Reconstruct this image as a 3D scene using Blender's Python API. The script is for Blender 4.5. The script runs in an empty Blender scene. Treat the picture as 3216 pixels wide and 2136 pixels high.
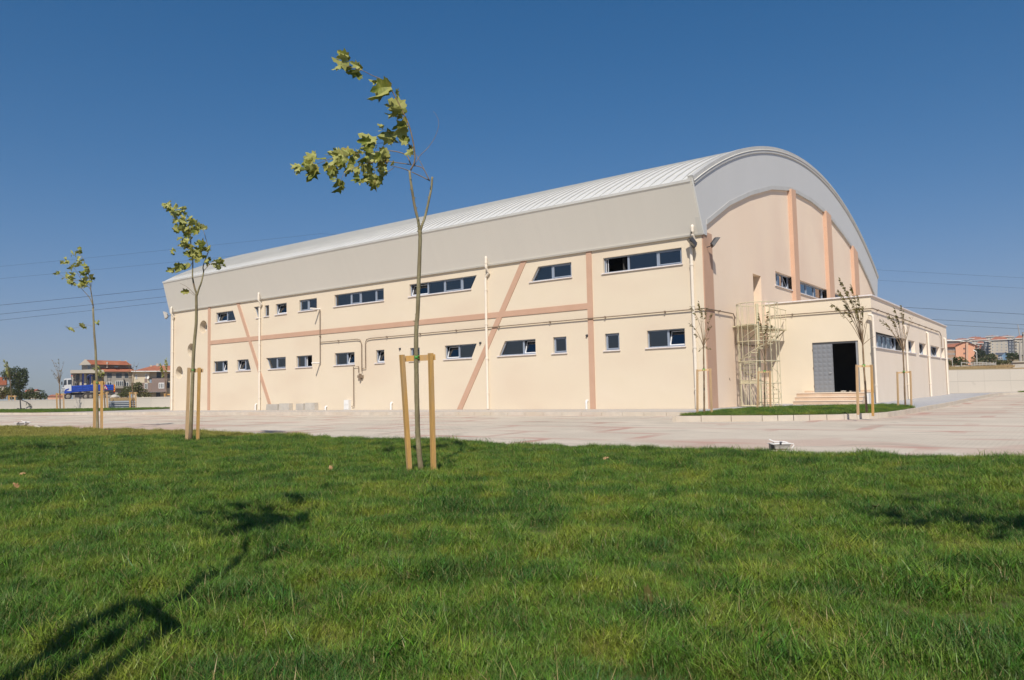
import bpy, bmesh, math, random
from mathutils import Vector, Matrix, Euler, noise
from mathutils.geometry import tessellate_polygon

SC = bpy.context.scene
COL = SC.collection
random.seed(7)

# ------------------------------------------------------------------ camera
FPX = 2371.0                       # focal length in photo pixels (photo 3216 wide)
YAW, PITCH, ROLL = math.radians(53.449), 0.0678, -0.0208
CAM = Vector((13.3, -32.67, 0.967))
FWD = Vector((-math.cos(YAW) * math.cos(PITCH), math.sin(YAW) * math.cos(PITCH), math.sin(PITCH)))
_rt = FWD.cross(Vector((0, 0, 1))).normalized()
_up = _rt.cross(FWD)
RGT = _rt * math.cos(ROLL) + _up * math.sin(ROLL)
UPV = -_rt * math.sin(ROLL) + _up * math.cos(ROLL)
cd = bpy.data.cameras.new('camera')
cam = bpy.data.objects.new('camera', cd)
COL.objects.link(cam)
cd.sensor_width = 36.0
cd.lens = 36.0 * FPX / 3216.0
cd.clip_start = 0.1
cd.clip_end = 9000
_m = Matrix((RGT, UPV, -FWD)).transposed().to_4x4()
_m.translation = CAM
cam.matrix_world = _m
SC.camera = cam

# ------------------------------------------------------------------ light
SUNDIR = Vector((0.50, -0.83, 1.0)).normalized()      # towards the sun
SUN_EL = math.asin(SUNDIR.z)
SUN_AZ = math.atan2(SUNDIR.x, SUNDIR.y)
W = bpy.data.worlds.new("World")
SC.world = W
W.use_nodes = True
wn = W.node_tree
wn.nodes.clear()
sky = wn.nodes.new('ShaderNodeTexSky')
sky.sky_type = 'NISHITA'
sky.sun_disc = False
sky.sun_elevation = SUN_EL
sky.sun_rotation = SUN_AZ
sky.air_density = 1.0
sky.dust_density = 0.6
sky.ozone_density = 3.0
sky.altitude = 100
bg = wn.nodes.new('ShaderNodeBackground')
bg.inputs['Strength'].default_value = 0.085
wo = wn.nodes.new('ShaderNodeOutputWorld')
hs = wn.nodes.new('ShaderNodeHueSaturation'); hs.inputs['Saturation'].default_value = 1.38
wn.links.new(sky.outputs[0], hs.inputs['Color'])
# the hazier, less glaring horizon of a clear autumn day: c / (1 + k c) per channel
kv = wn.nodes.new('ShaderNodeVectorMath'); kv.operation = 'MULTIPLY'; kv.inputs[1].default_value = (0.190, 0.140, 0.064)
wn.links.new(hs.outputs[0], kv.inputs[0])
av = wn.nodes.new('ShaderNodeVectorMath'); av.operation = 'ADD'; av.inputs[1].default_value = (1, 1, 1)
wn.links.new(kv.outputs[0], av.inputs[0])
dv = wn.nodes.new('ShaderNodeVectorMath'); dv.operation = 'DIVIDE'
wn.links.new(hs.outputs[0], dv.inputs[0]); wn.links.new(av.outputs[0], dv.inputs[1])
wn.links.new(dv.outputs[0], bg.inputs[0])
wn.links.new(bg.outputs[0], wo.inputs[0])
sd = bpy.data.lights.new('sun', 'SUN')
sd.energy = 3.75
sd.angle = math.radians(0.53)
sd.color = (1.0, 0.93, 0.82)
sun = bpy.data.objects.new('sun', sd)
COL.objects.link(sun)
sun.rotation_euler = SUNDIR.to_track_quat('Z', 'Y').to_euler()
SC.view_settings.view_transform = 'Standard'
SC.view_settings.look = 'None'
SC.view_settings.exposure = 0.33
SC.view_settings.gamma = 1.0
SC.render.film_transparent = False
SC.cycles.max_bounces = 6
SC.cycles.diffuse_bounces = 3
SC.cycles.transparent_max_bounces = 12

# ------------------------------------------------------------------ helpers: photo pixel -> place
def ray(x, y):
    return FWD + RGT * ((x - 1608) / FPX) + UPV * ((1068 - y) / FPX)
def dep(x, y, D):
    return CAM + ray(x, y) * D
def onplane(x, y, ax, v):
    d = ray(x, y)
    return CAM + d * ((v - CAM[ax]) / d[ax])
def depth_of(p):
    return (Vector(p) - CAM).dot(FWD)
def Z(ox, oy, s):
    """reader for an enlarged crop of the photo: crop pixel -> photo pixel"""
    return lambda x, y: (ox + x / s, oy + y / s)
C3 = Z(480, 820, 3.0154); C4 = Z(900, 760, 2.7033); C5 = Z(1400, 700, 2.45)
C6 = Z(2100, 650, 2.2717); C7 = Z(2550, 800, 2.904); CG = Z(2420, 440, 3.0167)
C1 = Z(0, 560, 1.866); C2 = Z(0, 1100, 4.216); C8 = Z(860, 130, 2.75)
CT = Z(2260, 880, 3.5633); CD = Z(2450, 1040, 5.806); CH = Z(180, 1120, 6.213)
CR = Z(2920, 1000, 6.03); CS = Z(1200, 1080, 3.565); CU = Z(1200, 500, 2.612)

# ------------------------------------------------------------------ helpers: tags
def tag(o, label=None, cat=None, group=None, kind=None):
    if label: o['label'] = label
    if cat: o['category'] = cat
    if group: o['group'] = group
    if kind: o['kind'] = kind
    return o
def thing(name, label, cat, loc=(0, 0, 0), rotz=0, group=None):
    o = bpy.data.objects.new(name, None)
    o.empty_display_size = 0.2
    COL.objects.link(o)
    o.location = loc
    o.rotation_euler = (0, 0, rotz)
    return tag(o, label, cat, group)

class MB:
    def __init__(self):
        self.v = []; self.f = []; self.m = []; self.cur = 0; self.a = []
    def face(self, pts, rev=False):
        n = len(self.v)
        self.v += [tuple(p) for p in pts]
        ids = list(range(n, n + len(pts)))
        if rev: ids.reverse()
        self.f.append(ids); self.m.append(self.cur)
    def raw(self, vs, fs):
        n = len(self.v)
        self.v += [tuple(p) for p in vs]
        for q in fs:
            self.f.append([n + i for i in q]); self.m.append(self.cur)
    def hexa(self, b, t):
        """b, t: four corner points below and above, both counter-clockwise seen from above"""
        self.raw(list(b) + list(t), [(3, 2, 1, 0), (4, 5, 6, 7), (0, 1, 5, 4), (1, 2, 6, 5), (2, 3, 7, 6), (3, 0, 4, 7)])
    def box(self, x0, x1, y0, y1, z0, z1, M=None):
        b = [(x0, y0, z0), (x1, y0, z0), (x1, y1, z0), (x0, y1, z0)]
        t = [(x, y, z1) for x, y, z in b]
        if M is not None:
            b = [M @ Vector(p) for p in b]; t = [M @ Vector(p) for p in t]
        self.hexa(b, t)
    def beam(self, p0, p1, w, h, up=Vector((0, 0, 1))):
        p0 = Vector(p0); p1 = Vector(p1)
        d = (p1 - p0).normalized()
        s = d.cross(Vector(up))
        if s.length < 1e-4: s = d.cross(Vector((1, 0, 0)))
        s.normalize(); u = s.cross(d)
        s *= w / 2; u *= h / 2
        self.hexa([p0 - s - u, p0 + s - u, p1 + s - u, p1 - s - u], [p0 - s + u, p0 + s + u, p1 + s + u, p1 - s + u])
    def tube(self, pts, r, n=8, caps=True, r1=None):
        pts = [Vector(p) for p in pts]
        k = len(pts)
        rs = r if isinstance(r, (list, tuple)) else [r + ((r1 if r1 is not None else r) - r) * i / max(1, k - 1) for i in range(k)]
        base = len(self.v)
        prev = None
        for i, p in enumerate(pts):
            d = (pts[min(i + 1, k - 1)] - pts[max(i - 1, 0)])
            if d.length < 1e-9: d = Vector((0, 0, 1))
            d.normalize()
            if prev is None:
                a = d.cross(Vector((0, 0, 1)))
                if a.length < 0.1: a = d.cross(Vector((0, 1, 0)))
            else:
                a = prev - d * prev.dot(d)
                if a.length < 1e-4: a = d.cross(Vector((0, 0, 1)))
            a.normalize(); prev = a
            b = d.cross(a)
            for j in range(n):
                t = 2 * math.pi * j / n
                self.v.append(tuple(p + (a * math.cos(t) + b * math.sin(t)) * rs[i]))
        for i in range(k - 1):
            for j in range(n):
                j2 = (j + 1) % n
                self.f.append([base + i * n + j, base + i * n + j2, base + (i + 1) * n + j2, base + (i + 1) * n + j]); self.m.append(self.cur)
        if caps:
            self.f.append([base + j for j in range(n)][::-1]); self.m.append(self.cur)
            self.f.append([base + (k - 1) * n + j for j in range(n)]); self.m.append(self.cur)
    def lathe(self, prof, c=(0, 0, 0), n=16, M=None):
        base = len(self.v)
        for r, z in prof:
            for j in range(n):
                t = 2 * math.pi * j / n
                p = Vector((c[0] + r * math.cos(t), c[1] + r * math.sin(t), c[2] + z))
                if M is not None: p = M @ p
                self.v.append(tuple(p))
        for i in range(len(prof) - 1):
            for j in range(n):
                j2 = (j + 1) % n
                self.f.append([base + i * n + j, base + i * n + j2, base + (i + 1) * n + j2, base + (i + 1) * n + j]); self.m.append(self.cur)
    def build(self, name, mats, parent=None, smooth=False):
        me = bpy.data.meshes.new(name)
        me.from_pydata(self.v, [], self.f)
        if not isinstance(mats, (list, tuple)): mats = [mats]
        for m in mats: me.materials.append(m)
        if len(mats) > 1:
            me.polygons.foreach_set('material_index', self.m)
        if smooth:
            me.polygons.foreach_set('use_smooth', [True] * len(me.polygons))
        me.update()
        o = bpy.data.objects.new(name, me)
        COL.objects.link(o)
        if parent is not None:
            o.parent = parent
            bpy.context.view_layer.update() if False else None
            o.matrix_parent_inverse = Matrix.LocRotScale(parent.location, parent.rotation_euler, None).inverted() if parent.type == 'EMPTY' else Matrix.Identity(4)
        return o
# note: parts are built in world coordinates; a part's parent inverse undoes the thing's own transform.
# sub-parts of mesh parts inherit an identity transform.

def smoothpath(pts, n=4):
    """Catmull-Rom through pts"""
    pts = [Vector(p) for p in pts]
    if len(pts) < 3: return pts
    out = []
    P = [pts[0] * 2 - pts[1]] + pts + [pts[-1] * 2 - pts[-2]]
    for i in range(1, len(P) - 2):
        for k in range(n):
            t = k / n
            a, b, c, d = P[i - 1], P[i], P[i + 1], P[i + 2]
            out.append(0.5 * ((2 * b) + (c - a) * t + (2 * a - 5 * b + 4 * c - d) * t * t + (3 * b - a - 3 * c + d) * t ** 3))
    out.append(pts[-1])
    return out

# ------------------------------------------------------------------ helpers: materials
def newmat(name):
    m = bpy.data.materials.new(name)
    m.use_nodes = True
    nt = m.node_tree
    nt.nodes.clear()
    out = nt.nodes.new('ShaderNodeOutputMaterial')
    b = nt.nodes.new('ShaderNodeBsdfPrincipled')
    nt.links.new(b.outputs[0], out.inputs[0])
    return m, nt, b
def N(nt, t, **kw):
    n = nt.nodes.new(t)
    for k, v in kw.items():
        if k in n.inputs: n.inputs[k].default_value = v
        else: setattr(n, k, v)
    return n
def c4(c): return (c[0], c[1], c[2], 1.0)
def mat(name, col, col2=None, scale=5.0, rough=0.8, bump=0.0, bscale=60.0, metal=0.0, spec=0.3, detail=4.0, stretch=None, lo=0.35, hi=0.65, col3=None, s3=0.4):
    m, nt, b = newmat(name)
    L = nt.links.new
    b.inputs['Roughness'].default_value = rough
    b.inputs['Metallic'].default_value = metal
    b.inputs['Specular IOR Level'].default_value = spec
    b.inputs['Base Color'].default_value = c4(col)
    geo = N(nt, 'ShaderNodeNewGeometry')
    mp = N(nt, 'ShaderNodeMapping')
    L(geo.outputs['Position'], mp.inputs['Vector'])
    if stretch: mp.inputs['Scale'].default_value = stretch
    if col2 is not None:
        nz = N(nt, 'ShaderNodeTexNoise', Scale=scale, Detail=detail, Roughness=0.6)
        L(mp.outputs[0], nz.inputs['Vector'])
        rp = N(nt, 'ShaderNodeMapRange'); rp.inputs['From Min'].default_value = lo; rp.inputs['From Max'].default_value = hi
        L(nz.outputs['Fac'], rp.inputs['Value'])
        mx = N(nt, 'ShaderNodeMix', data_type='RGBA')
        mx.inputs['A'].default_value = c4(col); mx.inputs['B'].default_value = c4(col2)
        L(rp.outputs[0], mx.inputs['Factor'])
        last = mx.outputs['Result']
        if col3 is not None:
            nz2 = N(nt, 'ShaderNodeTexNoise', Scale=s3, Detail=3.0)
            L(mp.outputs[0], nz2.inputs['Vector'])
            rp2 = N(nt, 'ShaderNodeMapRange'); rp2.inputs['From Min'].default_value = 0.45; rp2.inputs['From Max'].default_value = 0.68
            L(nz2.outputs['Fac'], rp2.inputs['Value'])
            mx2 = N(nt, 'ShaderNodeMix', data_type='RGBA'); mx2.inputs['B'].default_value = c4(col3)
            L(last, mx2.inputs['A']); L(rp2.outputs[0], mx2.inputs['Factor'])
            last = mx2.outputs['Result']
        L(last, b.inputs['Base Color'])
    if bump > 0:
        nb = N(nt, 'ShaderNodeTexNoise', Scale=bscale, Detail=3.0)
        L(mp.outputs[0], nb.inputs['Vector'])
        bm = N(nt, 'ShaderNodeBump', Strength=bump, Distance=0.02)
        L(nb.outputs['Fac'], bm.inputs['Height'])
        L(bm.outputs[0], b.inputs['Normal'])
    return m

M = {}
M['stucco'] = mat('cream_stucco', (0.715, 0.615, 0.47), (0.735, 0.635, 0.495), 0.5, 0.9, 0.25, 40, col3=(0.69, 0.58, 0.445), s3=0.25, stretch=(1, 1, 2.2))
M['stucco_gable'] = mat('pink_cream_stucco', (0.86, 0.69, 0.535), (0.88, 0.72, 0.57), 0.4, 0.9, 0.25, 40, col3=(0.80, 0.625, 0.49), s3=0.2)
M['stucco_annex'] = mat('pale_yellow_stucco', (0.72, 0.63, 0.49), (0.745, 0.655, 0.515), 0.6, 0.9, 0.25, 40)
M['stucco_side'] = mat('pale_pinkish_stucco', (0.83, 0.71, 0.575), (0.86, 0.74, 0.61), 0.6, 0.9, 0.25, 40, stretch=(1, 1, 0.5))
M['band'] = mat('salmon_band_paint', (0.53, 0.335, 0.235), (0.56, 0.36, 0.255), 1.2, 0.9, 0.2, 40)
M['pilaster'] = mat('orange_pilaster_paint', (0.60, 0.385, 0.27), (0.63, 0.41, 0.29), 1.2, 0.9, 0.2, 40)
M['white'] = mat('white_paint', (0.78, 0.76, 0.72), (0.72, 0.70, 0.66), 4, 0.6)
M['sill'] = mat('white_marble_sill', (0.80, 0.75, 0.72), (0.70, 0.63, 0.62), 9, 0.5)
M['pipe'] = mat('cream_pipe', (0.80, 0.725, 0.62), (0.77, 0.69, 0.58), 2, 0.5, spec=0.4)
M['conduit'] = mat('brown_steel_pipe', (0.20, 0.145, 0.10), (0.28, 0.21, 0.15), 3, 0.6)
M['pvc'] = mat('white_plastic_pipe', (0.82, 0.81, 0.79), (0.75, 0.74, 0.72), 3, 0.4)
M['frame'] = mat('grey_blue_aluminium', (0.25, 0.295, 0.37), (0.28, 0.325, 0.40), 3, 0.45, metal=0.0, spec=0.5)
M['frame_in'] = mat('white_inner_frame', (0.75, 0.76, 0.78), None, rough=0.5)
M['lamp'] = mat('dark_lamp_housing', (0.035, 0.035, 0.04), (0.06, 0.06, 0.065), 20, 0.4, spec=0.5)
M['lampglass'] = mat('lamp_glass', (0.07, 0.07, 0.07), None, rough=0.08, spec=0.8)
M['lamp_grey'] = mat('pale_grey_lamp_metal', (0.55, 0.54, 0.52), (0.45, 0.44, 0.42), 20, 0.45, spec=0.5)
M['concrete'] = mat('concrete', (0.50, 0.46, 0.40), (0.40, 0.37, 0.33), 1.5, 0.9, 0.3, 30, col3=(0.56, 0.52, 0.46), s3=0.5)
M['kerb'] = mat('kerb_concrete', (0.62, 0.55, 0.46), (0.52, 0.46, 0.385), 2.0, 0.9, 0.3, 40, col3=(0.56, 0.48, 0.38), s3=0.8)
M['cstep'] = mat('pinkish_marble', (0.60, 0.445, 0.32), (0.55, 0.40, 0.28), 3, 0.5, spec=0.4, col3=(0.64, 0.50, 0.38), s3=1.5)
M['ctread'] = mat('cream_marble', (0.80, 0.68, 0.55), (0.74, 0.62, 0.50), 3, 0.5, spec=0.4)
M['stair'] = mat('cream_painted_steel', (0.56, 0.50, 0.335), (0.61, 0.55, 0.38), 3, 0.55, spec=0.4)
M['door'] = mat('grey_door_paint', (0.235, 0.245, 0.26), (0.27, 0.28, 0.295), 5, 0.5, spec=0.4)
M['doordark'] = mat('dark_grey_door_edge', (0.07, 0.07, 0.075), None, rough=0.5)
M['inside'] = mat('dark_interior', (0.05, 0.048, 0.045), (0.035, 0.033, 0.03), 1.0, 0.95)  # darkness of the unlit rooms put into the wall colour
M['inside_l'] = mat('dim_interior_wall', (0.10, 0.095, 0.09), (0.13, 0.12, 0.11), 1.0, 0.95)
M['wood'] = mat('stake_wood', (0.66, 0.38, 0.12), (0.52, 0.30, 0.10), 5, 0.75, 0.3, 60, stretch=(6, 6, 0.6), col3=(0.50, 0.33, 0.17), s3=1.3)
M['wood_pale'] = mat('pale_stake_wood', (0.66, 0.45, 0.25), (0.54, 0.36, 0.20), 5, 0.75, 0.3, 60, stretch=(6, 6, 0.6))
M['tie'] = mat('green_plastic_tie', (0.10, 0.52, 0.09), None, rough=0.4)
M['bark'] = mat('olive_bark', (0.23, 0.195, 0.10), (0.32, 0.28, 0.165), 14, 0.8, 0.6, 90, stretch=(1, 1, 0.35), col3=(0.17, 0.12, 0.075), s3=3.0)
M['bark_thin'] = mat('brown_twig_bark', (0.20, 0.13, 0.075), (0.29, 0.21, 0.13), 10, 0.8, 0.4, 80)
M['tileroof'] = mat('orange_roof_tiles', (0.40, 0.145, 0.08), (0.33, 0.115, 0.065), 2.5, 0.85, col3=(0.44, 0.18, 0.10), s3=0.4)
M['truckblue'] = mat('blue_truck_paint', (0.012, 0.055, 0.36), (0.015, 0.07, 0.42), 2, 0.35, spec=0.6)
M['truckwhite'] = mat('white_truck_paint', (0.66, 0.68, 0.70), (0.58, 0.60, 0.63), 2, 0.4, spec=0.5)
M['tyre'] = mat('tyre_rubber', (0.045, 0.042, 0.04), (0.09, 0.08, 0.07), 4, 0.9)
M['rim'] = mat('dusty_rim', (0.30, 0.27, 0.23), None, rough=0.7)
M['dark'] = mat('dark_steel', (0.04, 0.042, 0.05), (0.07, 0.07, 0.08), 5, 0.6)
M['navy'] = mat('navy_steel', (0.015, 0.025, 0.11), None, rough=0.5)
M['red'] = mat('red_paint', (0.55, 0.03, 0.025), None, rough=0.5)
M['yellow'] = mat('yellow_paint', (0.80, 0.45, 0.03), None, rough=0.5)
M['gategrey'] = mat('blue_grey_gate_sheet', (0.23, 0.27, 0.33), (0.27, 0.31, 0.37), 1.0, 0.5, spec=0.5, stretch=(0.2, 0.2, 4))
M['housegrey'] = mat('bare_grey_render', (0.34, 0.315, 0.28), (0.29, 0.27, 0.24), 0.4, 0.9)
M['housepale'] = mat('pale_render', (0.53, 0.485, 0.41), (0.48, 0.435, 0.365), 0.4, 0.9)
M['housecream'] = mat('cream_render', (0.64, 0.56, 0.42), (0.60, 0.52, 0.39), 0.4, 0.9)
M['housebrown'] = mat('mauve_brown_render', (0.285, 0.215, 0.19), (0.25, 0.19, 0.165), 0.4, 0.9)
M['housepink'] = mat('salmon_render', (0.74, 0.40, 0.255), (0.70, 0.37, 0.235), 0.2, 0.9)
M['housepinkd'] = mat('beige_brick_render', (0.42, 0.28, 0.19), (0.38, 0.25, 0.17), 0.2, 0.9)
M['housered'] = mat('brick_red_render', (0.38, 0.15, 0.095), (0.33, 0.13, 0.085), 0.2, 0.9)
M['housebg'] = mat('beige_render', (0.50, 0.455, 0.38), (0.46, 0.42, 0.35), 0.2, 0.9)
M['houseblue'] = mat('blue_render', (0.16, 0.27, 0.40), (0.14, 0.24, 0.36), 0.3, 0.9)
M['housedark'] = mat('dark_slate_render', (0.075, 0.085, 0.11), (0.10, 0.11, 0.135), 0.3, 0.9)
M['winwhite'] = mat('white_window_frame', (0.80, 0.80, 0.78), None, rough=0.5)
M['winglass'] = mat('far_window_glass', (0.035, 0.045, 0.06), (0.06, 0.075, 0.095), 0.5, 0.15, spec=0.6)
M['soil'] = mat('lawn_soil', (0.060, 0.075, 0.020), (0.10, 0.095, 0.035), 9.0, 0.95, col3=(0.045, 0.065, 0.014), s3=0.9)
M['dryground'] = mat('dry_grass_ground', (0.40, 0.27, 0.145), (0.30, 0.21, 0.11), 0.6, 0.95, col3=(0.23, 0.195, 0.09), s3=0.06)
M['earth'] = mat('bare_earth', (0.30, 0.25, 0.18), (0.22, 0.19, 0.13), 0.3, 0.95)
M['cable'] = mat('dark_cable', (0.04, 0.045, 0.055), None, rough=0.6)
M['pole'] = mat('concrete_pole', (0.42, 0.40, 0.37), (0.36, 0.34, 0.31), 2, 0.8)

# roof sheet, ribbed fascia, panel fascia
M['roof'] = mat('white_roof_sheet', (0.70, 0.69, 0.65), (0.66, 0.65, 0.615), 0.7, 0.45, spec=0.4)
M['roof_seam'] = mat('shade_grey_roof_seam', (0.46, 0.455, 0.43), (0.42, 0.415, 0.395), 0.7, 0.5)  # greyer than the sheet: the seams' shadow lines are put into the colour
def ribbed(name, col, axis, period, strength, col2=None):
    m, nt, b = newmat(name)
    L = nt.links.new
    b.inputs['Roughness'].default_value = 0.5
    b.inputs['Specular IOR Level'].default_value = 0.35
    geo = N(nt, 'ShaderNodeNewGeometry')
    sp = N(nt, 'ShaderNodeSeparateXYZ'); L(geo.outputs['Position'], sp.inputs[0])
    mul = N(nt, 'ShaderNodeMath', operation='MULTIPLY'); mul.inputs[1].default_value = 1.0 / period
    L(sp.outputs[axis], mul.inputs[0])
    fr = N(nt, 'ShaderNodeMath', operation='FRACT'); L(mul.outputs[0], fr.inputs[0])
    pp = N(nt, 'ShaderNodeMath', operation='PINGPONG'); pp.inputs[1].default_value = 0.5; L(fr.outputs[0], pp.inputs[0])
    mr = N(nt, 'ShaderNodeMapRange'); mr.inputs['From Min'].default_value = 0.0; mr.inputs['From Max'].default_value = 0.12
    L(pp.outputs[0], mr.inputs['Value'])
    bm = N(nt, 'ShaderNodeBump', Strength=strength, Distance=0.02)
    L(mr.outputs[0], bm.inputs['Height']); L(bm.outputs[0], b.inputs['Normal'])
    nz = N(nt, 'ShaderNodeTexNoise', Scale=0.35, Detail=3.0); L(geo.outputs['Position'], nz.inputs['Vector'])
    mx = N(nt, 'ShaderNodeMix', data_type='RGBA'); mx.inputs['A'].default_value = c4(col)
    mx.inputs['B'].default_value = c4(col2 or tuple(c * 0.95 for c in col))
    L(nz.outputs['Fac'], mx.inputs['Factor'])
    # slight per-panel tone
    fl = N(nt, 'ShaderNodeMath', operation='FLOOR'); L(mul.outputs[0], fl.inputs[0])
    wnz = N(nt, 'ShaderNodeTexWhiteNoise', noise_dimensions='1D'); L(fl.outputs[0], wnz.inputs['W'])
    mr2 = N(nt, 'ShaderNodeMapRange'); mr2.inputs['To Min'].default_value = 0.985; mr2.inputs['To Max'].default_value = 1.0
    L(wnz.outputs['Value'], mr2.inputs['Value'])
    vm = N(nt, 'ShaderNodeVectorMath', operation='SCALE'); L(mx.outputs['Result'], vm.inputs[0]); L(mr2.outputs[0], vm.inputs['Scale'])
    L(vm.outputs[0], b.inputs['Base Color'])
    return m
M['fascia'] = ribbed('ribbed_grey_fascia', (0.86, 0.825, 0.745), 'X', 0.30, 0.05)
M['fascia_g'] = ribbed('flat_grey_fascia_panels', (0.61, 0.61, 0.60), 'Y', 1.0, 0.12)
M['flash'] = mat('grey_flashing', (0.56, 0.55, 0.52), (0.50, 0.49, 0.46), 1, 0.45, spec=0.4)
M['trimlight'] = mat('light_flashing_edge', (0.74, 0.72, 0.66), None, rough=0.5)

# window glass: thin, tinted, reflective
def glassmat(name, tint, refl, ior=2.15):
    m, nt, b = newmat(name)
    L = nt.links.new
    nt.nodes.remove(b)
    out = [n for n in nt.nodes if n.type == 'OUTPUT_MATERIAL'][0]
    tr = N(nt, 'ShaderNodeBsdfTransparent'); tr.inputs[0].default_value = c4(tint)
    gl = N(nt, 'ShaderNodeBsdfGlossy'); gl.inputs['Roughness'].default_value = 0.02; gl.inputs[0].default_value = c4(refl)
    lw = N(nt, 'ShaderNodeFresnel'); lw.inputs['IOR'].default_value = ior
    ms = N(nt, 'ShaderNodeMixShader')
    L(lw.outputs[0], ms.inputs[0]); L(tr.outputs[0], ms.inputs[1]); L(gl.outputs[0], ms.inputs[2])
    L(ms.outputs[0], out.inputs[0])
    return m
M['glass'] = glassmat('tinted_window_glass', (0.55, 0.62, 0.68), (1, 1, 1))
M['glass_mirror'] = glassmat('reflective_window_glass', (0.45, 0.55, 0.62), (0.95, 0.98, 1), 6.5)

# embossed door: raised pyramids by bump
def embossed():
    m, nt, b = newmat('embossed_grey_door')
    L = nt.links.new
    b.inputs['Roughness'].default_value = 0.5
    b.inputs['Base Color'].default_value = (0.205, 0.22, 0.245, 1)
    geo = N(nt, 'ShaderNodeNewGeometry')
    sp = N(nt, 'ShaderNodeSeparateXYZ'); L(geo.outputs['Position'], sp.inputs[0])
    hs = []
    for ax in ('X', 'Z'):
        mu = N(nt, 'ShaderNodeMath', operation='MULTIPLY'); mu.inputs[1].default_value = math.pi / (0.235)
        L(sp.outputs[ax], mu.inputs[0])
        sn = N(nt, 'ShaderNodeMath', operation='SINE'); L(mu.outputs[0], sn.inputs[0])
        ab = N(nt, 'ShaderNodeMath', operation='ABSOLUTE'); L(sn.outputs[0], ab.inputs[0])
        hs.append(ab)
    mu = N(nt, 'ShaderNodeMath', operation='MULTIPLY'); L(hs[0].outputs[0], mu.inputs[0]); L(hs[1].outputs[0], mu.inputs[1])
    bm = N(nt, 'ShaderNodeBump', Strength=0.45, Distance=0.03); L(mu.outputs[0], bm.inputs['Height']); L(bm.outputs[0], b.inputs['Normal'])
    return m
M['emboss'] = embossed()

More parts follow.
